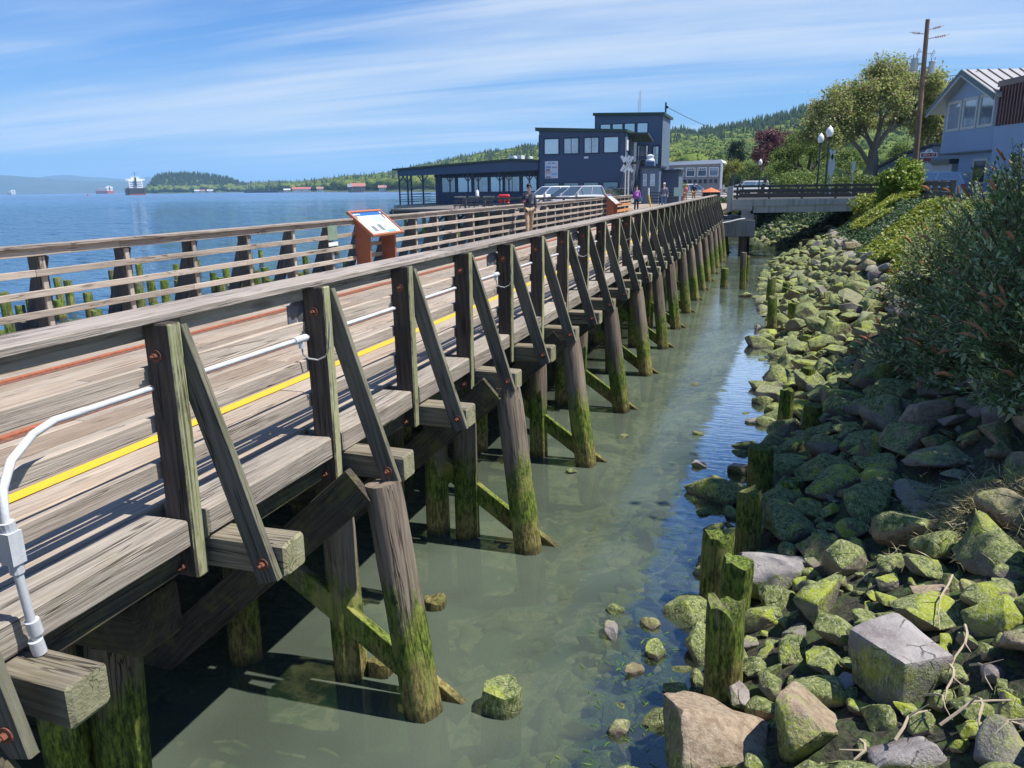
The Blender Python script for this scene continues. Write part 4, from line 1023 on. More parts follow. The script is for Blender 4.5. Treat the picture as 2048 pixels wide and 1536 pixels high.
# --- old pilings and stumps
def stump(x, y, top, r, lab, group=None, lean=(0, 0), ragged=.05, base=-.9, mat='oldpile'):
    r *= .88
    z0 = min(base, H(x, y) - .3) if x > -1.6 else base
    M, L = axes((x - lean[0] * 1, y - lean[1], z0), (x + lean[0] * top, y + lean[1] * top, top), (.9, .43, 0))
    o = mobj('old_piling', pile_mesh(L, r * 1.12, r, MW[mat], rng.randrange(6), ragged), None, M)
    return tag(o, lab, 'piling', group)
SH = [(0.07, 9.08, .70, .165, .03, 'thick flat-topped mossy stump by the water, tallest of the row'),
      (-0.02, 7.58, .72, .14, .10, 'broken-topped stump standing in front of the thick flat one'),
      (-0.10, 6.15, .66, .15, .05, 'stump crusted with pale barnacles on its top, beside a leaning weedy one'),
      (-0.26, 6.75, .60, .17, .14, 'ragged weed-draped stump behind the barnacled one'),
      (-0.11, 5.25, .76, .16, .13, 'split hollow stump with yellow-green rim nearest the big boulders'),
      (0.76, 11.46, .60, .15, .03, 'stump among the shaded rocks behind the flat-topped one'),
      (1.18, 8.96, .80, .13, .22, 'pointed grey stump rising out of the deep shade'),
      (0.39, 12.22, .62, .13, .05, 'slim mossy stump at the water edge with a rounded top'),
      (0.79, 14.3, .50, .14, .03, 'short square-looking mossy stump among bright rocks'),
      (0.21, 21.4, .78, .14, .09, 'slim pointed stump, front one of the far pair at the water edge'),
      (0.16, 25.6, .80, .14, .12, 'slim pointed stump, back one of the far pair at the water edge'),
      (0.63, 26.8, .50, .14, .12, 'pointed stump on the rocks behind the far pair'),
      (0.73, 22.0, .55, .14, .04, 'round-topped stump on the rocks beside the far pair'),
      (1.19, 21.7, .44, .13, .04, 'small stump highest on the far rocks'),
      (0.94, 18.4, .34, .13, .03, 'low stump half buried in bright rocks'),
      (1.30, 8.95, .42, .07, .10, 'thin sunlit stake beside the pointed grey stump'),
      (0.40, 8.72, .42, .12, .08, 'short dark stump behind the flat-topped one'),
      (-1.51, 30.15, .62, .16, .02, 'single flat-topped mossy stump in mid channel'),
      (-0.83, 29.84, 1.25, .13, .04, 'taller of two thin mossy posts standing in the channel before the bridge'),
      (-0.78, 32.3, .90, .11, .04, 'shorter of two thin mossy posts standing in the channel before the bridge'),

      (-2.78, 4.86, .12, .13, .04, 'weedy stump just above water between the outer piles'),
      (-2.75, 5.9, .08, .12, .04, 'rotten golden-brown stump behind the first outer pile')]
for x, y, tp, r, rg, lab in SH: stump(x, y, tp + (.10 if tp > .3 else 0), r, lab, 'old stumps along the channel', (rng.uniform(-.04, .04), rng.uniform(-.04, .04)), rg)
M_WSTUMP = rock_mat('weed_furred_wood', (0.2, 0.16, 0.1), (0.1, 0.08, 0.05), -1.6, -1.0)
gs = thing('cut_stump', 'round cut stump furred with bright green weed in the middle of the channel', 'piling', (-1.69, 4.72, 0))
Mx_, L_ = axes((-1.69, 4.72, -.6), (-1.68, 4.70, .19), (.9, .43, 0)); mobj('wood', pile_mesh(L_, .16, .15, M_WSTUMP, 3, .02), gs, Mx_)
# short cut pile heads poking up beside the far edge of the deck
for i, (y, lab) in enumerate(((7.6, 'pale cut pile head beyond the far railing near the first posts'), (14.9, 'pale cut pile head beyond the far railing below the flyer'), (20.9, 'pale cut pile head beyond the far railing past the information sign'))):
    stump(-9.35, y, 2.16, .15, lab, 'cut pile heads at the deck edge', (0, 0), .04, -2.5, 'fencedark')
# rows of rotten pilings in the river
PP = [(8, 585), (60, 590), (25, 640), (0, 660), (115, 555), (135, 560), (118, 600), (195, 620), (205, 630), (225, 540), (245, 545), (258, 530), (278, 528), (275, 565), (352, 528), (358, 560), (385, 515), (395, 520), (310, 605), (330, 560), (452, 535), (465, 570), (478, 530), (500, 508), (520, 500), (497, 545), (512, 540), (572, 500), (580, 520), (540, 560), (625, 560), (640, 488), (662, 492), (600, 545), (590, 575), (655, 520), (672, 485), (690, 515), (560, 530), (610, 510), (425, 545), (440, 555), (175, 585), (90, 620), (300, 560), (705, 540), (40, 610), (330, 585), (530, 535), (150, 640)]
ORD = ['first','second','third','fourth','fifth','sixth','seventh','eighth','ninth','tenth','eleventh','twelfth']
plab = {}
def prj(p):
    q = R3.transposed() @ (Vector(p) - CAM); return 1024 + FPX * q.x / -q.z
FPX_ = [prj((-8.76, .55 + 1.375 * i, 2.6)) for i in range(22)]
def piling_label(x, y, tz):
    u = prj((x, y, tz)); c = [i for i, q in enumerate(FPX_) if 0 < q]; n_ = sum(1 for i in c if FPX_[i] < u); hgt_ = 'tall' if tz > .85 else 'short' if tz < .68 else 'middling'
    base = f'{hgt_} rotten mossy river piling ' + ('left of the first far railing post' if n_ == 0 else f'seen past the {ORD[min(n_, 12) - 1]} far railing post')
    for w in (base, base.replace('rotten', 'leaning'), base.replace('rotten mossy', 'bright green')):
        if w not in plab: plab[w] = 1; return w
    return base
k = 0
for px_, py_ in PP:
    topz = rng.uniform(.55, 1.0)
    g = atz(px_, py_, topz)
    if g.x > -10.2: continue
    stump(g.x, g.y, topz, rng.uniform(.14, .18), piling_label(g.x, g.y, topz), 'rotten pilings in the river beyond the railing', (rng.uniform(-.05, .02), rng.uniform(-.03, .03)), .04, -2.5); k += 1
for i in range(60):
    y = rng.uniform(22, 58); x = -rng.uniform(10.5, 13 + (y - 18) * .30)
    stump(x, y, rng.uniform(.3, 1.1), rng.uniform(.13, .18), 'rotten mossy piling in the shallows before the blue buildings', 'rotten pilings before the blue buildings', (rng.uniform(-.05, .05), rng.uniform(-.03, .03)), .05, -2.5)

# ------------------------------------------------------------------ plants
def leaf_arrays(P, Dd, Nn, L, Wd, fold=.18):
    """pointed leaves: 4 triangles each, folded along the midrib"""
    P = np.asarray(P); Dd = np.asarray(Dd); Nn = np.asarray(Nn); n = len(P)
    Dd = Dd / np.linalg.norm(Dd, axis=1, keepdims=True)
    S_ = np.cross(Dd, Nn); S_ /= np.maximum(np.linalg.norm(S_, axis=1, keepdims=True), 1e-6); U = np.cross(S_, Dd)
    L = np.asarray(L)[:, None] * np.ones((n, 1)); Wd = np.asarray(Wd)[:, None] * np.ones((n, 1))
    a = P; m = P + Dd * L * .45 - U * L * .03; tip = P + Dd * L - U * L * .16
    l = m - S_ * Wd + U * Wd * fold; r_ = m + S_ * Wd + U * Wd * fold
    V = np.stack([a, l, m, r_, tip], 1).reshape(-1, 3); b = (np.arange(n) * 5)[:, None]
    F = np.concatenate([b + [[0, 2, 1]], b + [[0, 3, 2]], b + [[1, 2, 4]], b + [[2, 3, 4]]], 1).reshape(-1, 3)
    return V, F
def rnd_unit(n): v = nrg.normal(size=(n, 3)); return v / np.linalg.norm(v, axis=1, keepdims=True)
M_BUD = leaf_mat('buddleia_leaves', (0.06, 0.12, 0.03), (0.24, 0.33, 0.11), (0.46, 0.52, 0.27), .35, .6)
M_IVY = leaf_mat('ivy_leaves', (0.09, 0.15, 0.015), (0.24, 0.30, 0.03), (0.33, 0.33, 0.04), .35, .45)
M_IVYD = leaf_mat('shade_toned_ivy_leaves', (0.03, 0.065, 0.02), (0.06, 0.11, 0.03), None, .25, .5)  # darker copy of the ivy leaves: tree shade put into the colour
M_STEM = plain('brown_stems', (0.13, 0.085, 0.055), .85, .3, 8)
M_SPIKE = plain('dry_flower_spikes', (0.38, 0.17, 0.08), .9, .35, 30)
M_STICK = plain('dead_sticks', (0.42, 0.34, 0.24), .85, .25, 10)

def buddleia(x, y, z, Rr, Hh, n_sh, lab, seed):
    r = random.Random(seed); t_ = thing('butterfly_bush', lab, 'bush', (x, y, z), group='butterfly bushes on the bank')
    mb = MB(); P = []; Dd = []; Nn = []; L = []; Wd = []; sp = MB()
    tips = []
    for i in range(n_sh):
        a = r.uniform(0, 6.283); el = r.uniform(-.12, 1.0) ** 1.0; el = math.asin(max(-.1, min(1, el)))
        q = r.uniform(.62, 1.0) if r.random() < .75 else r.uniform(.3, .65)
        tip = Vector((x + math.cos(a) * math.cos(el) * Rr * q, y + math.sin(a) * math.cos(el) * Rr * q * 1.15, z + .25 + math.sin(el) * Hh * q))
        tip += Vector((mnoise.noise(tip * 1.3), mnoise.noise(tip * 1.3 + Vector((5, 0, 0))), mnoise.noise(tip * 1.3 + Vector((0, 7, 0))))) * .3
        d = (tip - Vector((x, y, z - .1))); d.z *= .8; d.normalize()
        L0 = r.uniform(.22, .5); base = tip - d * L0
        tips.append((base, tip, d))
        if r.random() < .22: mb.tube([Vector((x, y, z)).lerp(base, .35) + Vector((r.uniform(-.1, .1), r.uniform(-.1, .1), .05)), base, tip], [.009, .006, .003], 4, False)
        else: mb.tube([base, tip], [.005, .003], 3, False)
        nw = r.randint(5, 8)
        for k in range(nw):
            f = k / (nw - 1); p = base.lerp(tip, f); a0 = k * 1.57 + r.uniform(-.4, .4)
            side = d.cross(Vector((0, 0, 1))).normalized(); up = side.cross(d)
            for s_ in (0, math.pi):
                o = side * math.cos(a0 + s_) + up * math.sin(a0 + s_); open_ = 1.0 - .65 * f
                dd = (o * open_ + d * (.45 + .6 * f) + Vector((0, 0, .15 - .25 * (1 - f)))).normalized()
                P.append(p); Dd.append(dd); Nn.append(Vector((0, 0, 1)) * .8 + d * .5 + o * -.2 + Vector((r.uniform(-.3, .3), r.uniform(-.3, .3), 0))); q2 = (1 - .45 * f) * r.uniform(.75, 1.2)
                L.append(.135 * q2); Wd.append(.024 * q2)
        if r.random() < .085:
            e = tip + (d + Vector((r.uniform(-.3, .3), r.uniform(-.3, .3), r.uniform(-.5, .1)))).normalized() * r.uniform(.14, .24)
            m = (tip + e) / 2 + Vector((0, 0, .02)); rr = r.uniform(.012, .022)
            sp.tube([tip, tip.lerp(m, .5), m, e.lerp(m, .4), e], [.004, rr, rr * 1.1, rr * .7, .002], 6, False)
    V, F = leaf_arrays(np.array([tuple(p) for p in P]), np.array([tuple(p) for p in Dd]), np.array([tuple(p) for p in Nn]), L, Wd)
    me = npmesh('foliage', V - np.array((x, y, z)), F, M_BUD); o = mobj('foliage', me, t_, Matrix.Translation((x, y, z))); o['kind'] = 'stuff'
    o = obj('stems', mb, M_STEM, t_, fix=False); o['kind'] = 'stuff'
    if sp.v: o = obj('seed_spikes', sp, M_SPIKE, t_, fix=False); o['kind'] = 'stuff'
    # low inner thicket
    return t_
BUD = [(3.05, 9.5, 1.40, 2.3, 900, 'leafy butterfly bush with rusty seed spikes, closest one, overhanging the shaded boulders'),
       (3.5, 12.4, 1.5, 2.5, 900, 'butterfly bush behind the closest one, its tip crossing the grey-blue house wall'),
       (3.1, 15.0, 1.3, 1.75, 700, 'butterfly bush spilling down the bank beside the yellow-green ivy'),
       (5.0, 10.6, 2.3, 3.9, 1500, 'tallest butterfly bush, rising past the edge of the picture above the others'),
       (4.6, 17.2, 1.3, 1.5, 500, 'butterfly bush farthest back, below the house'),
       (2.75, 8.2, .95, 1.3, 420, 'butterfly bush hanging low over the grey boulders nearest the camera'),
       (2.55, 10.7, .9, 1.1, 380, 'short butterfly bush at the foot of the closest one'),
       (2.35, 12.4, .95, .85, 380, 'low butterfly bush sprawling over the rocks at the edge of the shade')]
for i, (x, y, Rr, Hh, n_, lab) in enumerate(BUD): buddleia(x, y, H(x, y) - .05, Rr, Hh, n_, lab, 100 + i)

def leaf_cover(name, mat, fn, n, L=.07, Wd=.035, up=.5, kind='stuff', lab=None, cat=None, shape=None):
    P = []; 
    while len(P) < n:
        p = fn()
        if p is not None: P.append(p)
    P = np.array(P); Dd = rnd_unit(n); Dd[:, 2] = Dd[:, 2] * .5 + .1; Nn = rnd_unit(n) * .7 + np.array((0.1, -.1, up + .6))
    s = nrg.uniform(.6, 1.3, n)
    V, F = leaf_arrays(P, Dd, Nn, L * s, Wd * s)
    o = place(bpy.data.objects.new(name, npmesh(name, V, F, mat)), None, Matrix.Identity(4)); return tag(o, lab, cat, None, kind)
def ivy_fn():
    y = 13.5 + 25 * rng.random() ** 1.1; d = rng.uniform(2.1, 6.0); x = toe(y) + d
    k = mnoise.noise(Vector((x * .8, y * .5, 2)))
    if d < veg_edge(y) + .1 + k * .5: return None
    if 15 < y < 30 and d < 2.5 and k < 0: return None
    if y > 27 + 2.5 * k and not (y > 33.0 + 3 * k and 3.0 + 1.3 * mnoise.noise(Vector((x * .5, y * .3, 9))) < d < 4.6 + 1.6 * k): return None
    return (x, y, H(x, y) + .05 + .28 * max(0, k + .4) * rng.random() + rng.uniform(0, .12))
leaf_cover('ivy_ground_cover', M_IVY, ivy_fn, 62000, .085, .042)
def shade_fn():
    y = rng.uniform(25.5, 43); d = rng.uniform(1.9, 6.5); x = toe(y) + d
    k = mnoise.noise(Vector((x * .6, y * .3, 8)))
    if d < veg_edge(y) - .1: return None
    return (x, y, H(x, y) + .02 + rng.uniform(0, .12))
leaf_cover('shade_toned_ivy_cover', M_IVYD, shade_fn, 26000, .09, .04)
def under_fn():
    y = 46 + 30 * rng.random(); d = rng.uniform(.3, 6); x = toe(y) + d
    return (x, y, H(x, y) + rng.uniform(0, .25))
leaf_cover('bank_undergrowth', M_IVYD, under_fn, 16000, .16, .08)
# ivy mound at the bridge's bank end
def mound(name, x, y, z, rx, ry, rz_, n, mat, lab, L=.10, grp=None, cat='bush'):
    t_ = thing(name, lab, cat, (x, y, z), group=grp)
    mb = MB()
    for i in range(9):
        a = i * .7; mb.tube([(x + math.cos(a) * .2, y + math.sin(a) * .2, z), (x + math.cos(a) * rx * .6, y + math.sin(a) * ry * .6, z + rz_ * (.5 + .05 * i))], [.035, .008], 5, False)
    obj('stems', mb, M_STEM, t_, fix=False)
    P = []
    while len(P) < n:
        u = rnd_unit(1)[0]; q = rng.random() ** .33
        if q < .55: continue
        k = 1 + .42 * mnoise.noise(Vector(u * 1.9 + x)) + .2 * mnoise.noise(Vector(u * 5 + x))
        P.append((x + u[0] * rx * q * k, y + u[1] * ry * q * k, z + rz_ * .45 + u[2] * rz_ * .6 * q * k))
    P = np.array(P); Dd = rnd_unit(n); Nn = rnd_unit(n) * .7 + np.array((.1, -.2, 1.0)); s = nrg.uniform(.6, 1.3, n)
    V, F = leaf_arrays(P, Dd, Nn, L * s, L * .48 * s)
    o = mobj('foliage', npmesh('foliage', V - np.array((x, y, z)), F, mat), t_, Matrix.Translation((x, y, z))); o['kind'] = 'stuff'
    return t_
mound('ivy_mound', 5.35, 38.6, 2.7, .95, 1.1, 1.9, 9000, leaf_mat('bright_ivy', (0.09, 0.16, 0.015), (0.20, 0.28, 0.03), (0.28, 0.34, 0.05), .35), 'bright ivy mound climbing over the bank end of the concrete bridge', .11)
mound('ivy_mound', 4.6, 41.2, 1.7, .9, 1.4, 1.5, 5000, M_IVY, 'low ivy clump hanging against the bridge girder under the bright mound', .11)

# washed-up weed and dead sticks on the near bank
P = []
def drift_fn():
    a = rng.uniform(0, 6.28); q = abs(rng.gauss(0, .4)); x = 1.75 + math.cos(a) * q * .8; y = 6.9 + math.sin(a) * q * 1.0
    return (x, y, H(x, y) + .10 + rng.uniform(0, .12) * max(0, 1 - q))
M_DRY = leaf_mat('dried_weed', (0.13, 0.14, 0.05), (0.34, 0.30, 0.16), (0.42, 0.38, 0.24), .15, .8)
leaf_cover('washed_up_weed', M_DRY, drift_fn, 3200, .13, .004, .2)
ST = [((1905, 1150), (1880, 1260)), ((1900, 1330), (1890, 1400)), ((1940, 1330), (1985, 1380)), ((1850, 1390), (1905, 1440)), ((1880, 1450), (2040, 1400)), ((1950, 1395), (1960, 1470)), ((1720, 1480), (1700, 1536)), ((1930, 1250), (1900, 1340)), ((1640, 840), (1700, 850)), ((1760, 590), (1730, 610)), ((1790, 560), (1720, 640)), ((1790, 1480), (1860, 1420)), ((1990, 1470), (2048, 1450))]
for i, (a, b_) in enumerate(ST):
    p = hit_bank(*a, .17); q = hit_bank(*b_, .12); m = (p + q) / 2 + Vector((rng.uniform(-.05, .05), 0, rng.uniform(.03, .08))); r_ = rng.uniform(.006, .011)
    mb = MB(); mb.tube([p, p.lerp(m, .5) + Vector((.01, 0, .01)), m, m.lerp(q, .5) + Vector((-.012, 0, 0)), q], [r_, r_ * .95, r_ * .8, r_ * .6, r_ * .35], 6)
    d = (q - p).normalized(); mb.tube([m, m + (d + Vector((rng.uniform(-.8, .8), rng.uniform(-.8, .8), .4))).normalized() * .14], [r_ * .6, r_ * .2], 5)
    tag(obj('stick', mb, M_STICK, None, True), 'thin dead stick lying across the rocks of the bank', 'stick', 'dead sticks on the rocks')

# --- trees with real limbs
def tree(name, x, y, z, h, spread, lab, mat, bark, seed, nleaf, leafL, trunk=.28, levels=5, up=.35, lean=(0, 0), first=.16, nfork=3, grp=None, flat=1.0, gap=0.0, thin=.25):
    r = random.Random(seed); t_ = thing(name, lab, 'tree', (x, y, z), group=grp)
    mb = MB(); tips = []
    def grow(p, d, L, R, lv):
        pts = [p]; rs = [R]; q = p.copy(); dd = d.copy(); n = 3
        for i in range(n):
            dd = (dd + Vector((r.uniform(-.18, .18), r.uniform(-.18, .18), r.uniform(-.06, .14) * up * 2))).normalized()
            q = q + dd * L / n; pts.append(q.copy()); rs.append(R * (1 - .38 * (i + 1) / n))
            if lv >= 3: tips.append((q.copy(), L))
        mb.tube(pts, rs, 9 if lv < 2 else 5 if lv < 4 else 3, False)
        if lv >= levels: return
        k = nfork if lv else nfork + 1
        for j in range(k):
            a = 6.283 * (j + r.uniform(-.25, .25)) / k; s = dd.cross(Vector((.3, .2, 1))).normalized(); u = s.cross(dd)
            w = r.uniform(.45, .95) * (1.05 if lv == 0 else .85)
            nd = (dd + (s * math.cos(a) + u * math.sin(a)) * w); nd.z = nd.z * .85 + up * .35; nd.normalize()
            st = pts[-1] if j else pts[-1]
            if lv < 2 and j == k - 1: st = pts[2]
            grow(st.copy(), nd, L * r.uniform(.62, .82), rs[-1] * r.uniform(.58, .72), lv + 1)
    L0 = h * first * 1.15
    grow(Vector((0, 0, 0)), Vector((lean[0], lean[1], 1)).normalized(), L0, trunk, 0)
    hi = max(q[0].z for q in tips); wi = max(math.hypot(q[0].x - lean[0] * 2, q[0].y) for q in tips)
    sz = h * .93 / hi; sx = spread / wi
    mb.v = [(v[0] * sx, v[1] * sx, v[2] * sz) for v in mb.v]
    mb.local = True; obj('trunk', mb, bark, t_, True, fix=False)
    T = np.array([(q[0].x * sx, q[0].y * sx, q[0].z * sz) for q in tips])
    keep = np.array([1 if mnoise.noise(Vector(v) * .55 + Vector((seed, 0, 0))) > -.25 + gap else thin for v in T]); keep /= keep.sum()
    idx = nrg.choice(len(T), nleaf, p=keep); P = T[idx] + nrg.normal(size=(nleaf, 3)) * np.array((.34, .34, .30)) * (spread / 6) ** .5
    s = nrg.uniform(.6, 1.35, nleaf); V, F = leaf_arrays(P, rnd_unit(nleaf), rnd_unit(nleaf) * .8 + np.array((0.1, 0, .8)), leafL * s, leafL * .42 * s)
    o = mobj('crown', npmesh('crown', V, F, mat), t_, WM[t_.name].copy()); o['kind'] = 'stuff'
    return t_
M_BARK = plain('alder_bark', (0.17, 0.145, 0.12), .9, .35, 6); M_BARKD = plain('dark_bark', (0.07, 0.055, 0.05), .9, .3, 6)
M_ALD = leaf_mat('spring_alder_leaves', (0.20, 0.26, 0.06), (0.42, 0.46, 0.15), (0.34, 0.28, 0.15), .5)
M_PLUM = leaf_mat('purple_leaves', (0.06, 0.022, 0.03), (0.15, 0.055, 0.07), (0.24, 0.11, 0.11), .25)
M_GRN = leaf_mat('street_tree_leaves', (0.07, 0.13, 0.025), (0.18, 0.26, 0.055), (0.26, 0.32, 0.07), .4)
M_YGR = leaf_mat('yellow_green_leaves', (0.16, 0.19, 0.03), (0.28, 0.28, 0.05), None, .4)
tree('alder_tree', 7.9, 75, 2.5, 12.0, 6.9, 'wide-spreading pale green tree with visible grey limbs behind the bridge', M_ALD, M_BARK, 5, 52000, .185, .21, 5, .16, (-.05, 0), .085, 3)
tree('alder_tree', 12.4, 82, 2.5, 10.2, 5.0, 'pale green tree right of the utility pole behind the house roof', M_ALD, M_BARK, 9, 24000, .19, .24, 5, .25, (0, 0), .10, 3)
tree('alder_tree', 3.4, 84, 2.4, 6.6, 3.6, 'lower darker tree behind the two street lamps', M_GRN, M_BARKD, 12, 14000, .15, .18, 4, .3, (0, 0), .12, 3)
tree('alder_tree', 1.2, 96, 2.4, 4.6, 2.8, 'small bright green tree left of the street lamps', M_GRN, M_BARKD, 19, 8000, .15, .12, 4, .3, (0, 0), .10, 3)
tree('plum_tree', -1.35, 110, 2.4, 8.6, 4.0, 'dark purple-leaved tree above the parked cars beyond the bridge', M_PLUM, M_BARKD, 22, 22000, .2, .2, 4, .35, (0, 0), .17, 3)
tree('yellow_tree', -6.3, 135, 2.4, 5.5, 2.6, 'small yellow-green tree beside the grey waterfront hall', M_YGR, M_BARKD, 31, 5000, .2, .14, 4, .3, (0, 0), .12, 3, )
tree('dark_tree', -6.9, 150, 2.4, 9.5, 2.2, 'narrow dark green tree behind the grey waterfront hall', leaf_mat('dark_leaves', (0.02, 0.045, 0.02), (0.05, 0.08, 0.03), None, .2), M_BARKD, 33, 7000, .22, .2, 4, .6, (0, 0), .2, 3)
for x, y, h_, w_, lab in ((5.9, 8.7, 7.6, 2.9, 'leafy street tree at the top of the bank shading the near boulders'), (6.1, 11.4, 8.2, 3.0, 'tallest leafy street tree at the top of the bank above the bushes'), (6.9, 13.6, 7.6, 2.9, 'leafy street tree at the top of the bank, last before the ivy slope')):
    tree('shade_tree', x, y, 2.9, h_, w_, lab, M_GRN, M_BARKD, 71 + int(y), 7500, .16, .17, 4, .30, (0, 0), .15, 3, None, 1.0, .30, .01)
for i, (x, y, h_, w_, lab) in enumerate(((-3.4, 142, 5.0, 2.8, 'round green street tree left of the purple tree'), (4.5, 130, 6.5, 3.6, 'green street tree right of the purple tree'), (9.5, 118, 6.0, 3.4, 'green tree behind the crossing sign'), (15.5, 112, 6.5, 3.5, 'green tree behind the utility pole'))):
    tree('street_tree', x, y, 2.4, h_, w_, lab, M_GRN, M_BARKD, 50 + i, 7000, .2, .15, 4, .3, (0, 0), .12, 3)
mound('hedge_shrub', 2.4, 66, 2.3, 2.6, 2.0, 2.4, 7000, M_GRN, 'dark shrub mass at street level left of the crossing sign', .14)
mound('hedge_shrub', 6.2, 66, 2.3, 2.2, 2.0, 2.0, 6000, leaf_mat('shrub_leaves', (0.06, 0.11, 0.02), (0.15, 0.2, 0.035), None, .3), 'green shrub under the big spreading tree', .14)

# ------------------------------------------------------------------ road bridge over the channel
M_CONC = plain('weathered_concrete', (0.40, 0.385, 0.35), .85, .16, 1.2, streak=.45)
M_CONCD = plain('stained_concrete', (0.27, 0.265, 0.25), .9, .2, 1.0, streak=.55)
M_BRAIL = plain('dark_bronze_paint', (0.045, 0.037, 0.035), .4, .15, 4)
M_ASPH = flat_mat('asphalt', (0.045, 0.046, 0.048), (0.075, 0.075, 0.075), .7)
M_PAVE = flat_mat('pavement', (0.30, 0.29, 0.27), (0.40, 0.385, 0.35), .8)
M_WHITE = plain('white_paint', (0.78, 0.78, 0.76), .5, .08, 2)
M_STEELD = plain('brown_steel_pile', (0.085, 0.06, 0.05), .8, .35, 2, streak=.3)
BY = 44.0
br = thing('road_bridge', 'concrete road bridge with dark metal railings crossing the channel mouth', 'bridge', (2, BY, 2))
mb = MB(); mb.box(-1.98, 8.5, BY + .02, 52, 2.62, 2.98); obj('deck_slab', mb, M_CONC, br)
mb = MB(); mb.prism([(-.90, 2.27), (8.5, 2.40), (8.5, 2.70), (3.2, 2.70), (-.90, 2.62)], BY - .03, BY + .30, 'y'); obj('girder', mb, M_CONC, br)
mb = MB(); mb.prism([(-.95, 2.615), (3.2, 2.695), (8.5, 2.70), (8.5, 2.985), (-.95, 2.985)], BY - .10, BY + .28, 'y'); obj('fascia', mb, M_CONC, br)
mb = MB(); mb.box(-1.98, -.96, BY - .12, BY + .28, 2.46, 2.98); mb.box(-1.98, -.96, BY - .06, BY + .3, 2.40, 2.66); obj('fascia_end', mb, M_CONC, br)
mb = MB(); mb.box(-2.28, -1.99, BY - .25, BY + .45, 2.35, 3.66); obj('end_block', mb, M_CONC, br)
mb = MB(); mb.box(-4.8, -.78, BY - .35, BY + .65, 1.05, 1.90); obj('pier_cap', mb, M_CONCD, br)
mb = MB(); mb.box(-1.50, -1.05, BY - .25, BY + .5, 1.90, 2.40); mb.box(-1.30, -.86, BY - .1, BY + .5, 1.90, 2.22); obj('bearing_block', mb, M_CONCD, br)
for xx in (-3.9, -2.9, -1.35):
    for yy in (BY + .2, BY + 6.5):
        pile('column', (xx, yy, 1.06), (xx, yy, -1.5), .22, .22, MW['pile'] if xx < -2 else M_STEELD, br)
mb = MB(); mb.box(-4.8, -.78, BY + 6.1, BY + 6.9, 1.05, 1.9); obj('pier_cap', mb, M_CONCD, br)
mb = MB(); mb.box(4.6, 8.5, BY + 1, BY + 7, 1.2, 2.62); obj('abutment', mb, M_CONCD, br)
for yy in (BY + .12, 51.8):
    xb = [-1.78 + 1.63 * i for i in range(7)]
    for xx in xb:
        mb = MB(); mb.box(xx - .055, xx + .055, yy - .06, yy + .05, 2.98, 3.66); obj('railing_post', mb, M_BRAIL, br)
    for z0, z1, w in ((3.585, 3.69, .11), (3.31, 3.45, .06), (3.06, 3.20, .06)):
        mb = MB(); mb.box(-1.98, 8.5, yy - .07 if w > .1 else yy - .05, yy + .06 if w > .1 else yy + .03, z0, z1); obj('railing_bar', mb, M_BRAIL, br)
mb = MB(); mb.box(-1.98, 8.4, BY + .5, 51.4, 2.982, 3.0); obj('roadway', mb, M_ASPH, br)
pw = thing('drain_pipe', 'pale flexible pipe sagging between the boardwalk end and the bridge pier', 'pipe', (-2.3, BY - .4, 1.9))
mb = MB(); mb.tube([(-2.62, BY - .42, 2.2), (-2.60, BY - .44, 1.82), (-2.45, BY - .45, 1.76), (-2.1, BY - .45, 1.82), (-1.6, BY - .42, 1.95), (-1.3, BY - .35, 1.98)], .035, 8); obj('pipe', mb, M_WHITE, pw, True)
tb = thing('timber_beam', 'mossy square timber lying at the waterline below the bridge abutment', 'beam', (1.4, 38.6, .3))
beam('timber', (.75, 38.7, .42), (2.5, 38.5, .46), .24, .24, MW['oldpile'], tb); beam('bulkhead', (1.6, 41.5, .6), (3.6, 41.2, .75), .15, .9, MW['under'], tb)

# streets beyond
mb = MB(); mb.quad((6.5, 52, 2.62), (40, 52, 2.62), (40, 60, 2.62), (6.5, 60, 2.62)); mb.quad((-2, 60, 2.62), (40, 60, 2.62), (40, 64, 2.62), (-2, 64, 2.62)); tag(obj('road', mb, M_ASPH), kind='structure')
mb = MB(); mb.box(-16.5, 30, 91.6, 150, 1.9, 2.14); tag(obj('street_pavement', mb, M_PAVE), kind='structure')
mb = MB(); mb.quad((-60, 150, 2.2), (80, 150, 2.2), (120, 345, 2.4), (-120, 345, 2.4)); tag(obj('town_ground', mb, M_ASPH), kind='structure')
mb = MB(); mb.quad((-2, 64, 2.63), (40, 64, 2.63), (40, 92, 2.2), (-2, 92, 2.2)); tag(obj('lawn', mb, flat_mat('grass_verge', (0.05, 0.09, 0.02), (0.10, 0.15, 0.035), .9)), kind='structure')

# ------------------------------------------------------------------ blue waterfront buildings on their own pier
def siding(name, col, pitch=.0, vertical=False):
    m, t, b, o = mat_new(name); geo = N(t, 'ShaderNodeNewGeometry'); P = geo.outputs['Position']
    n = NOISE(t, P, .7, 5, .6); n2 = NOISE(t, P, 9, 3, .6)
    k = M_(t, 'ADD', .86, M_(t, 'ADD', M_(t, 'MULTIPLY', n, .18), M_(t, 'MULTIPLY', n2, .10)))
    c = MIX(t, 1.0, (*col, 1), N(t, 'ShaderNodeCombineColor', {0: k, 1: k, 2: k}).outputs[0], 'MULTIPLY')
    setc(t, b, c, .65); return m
M_BLUE = siding('blue_siding', (0.050, 0.088, 0.155)); M_BLUET = siding('pale_and_sun_toned_siding', (0.115, 0.165, 0.235)); M_NAVY = plain('navy_trim', (0.022, 0.035, 0.07), .5, .1, 3)  # pale blue of the shed, also paints sun onto the side walls
M_ROOFG = plain('green_roof_edge', (0.035, 0.065, 0.048), .6, .15, 2); M_GREYS = siding('grey_shingle', (0.20, 0.20, 0.22)); M_TRIMW = plain('white_trim', (0.74, 0.75, 0.76), .5, .06, 3)
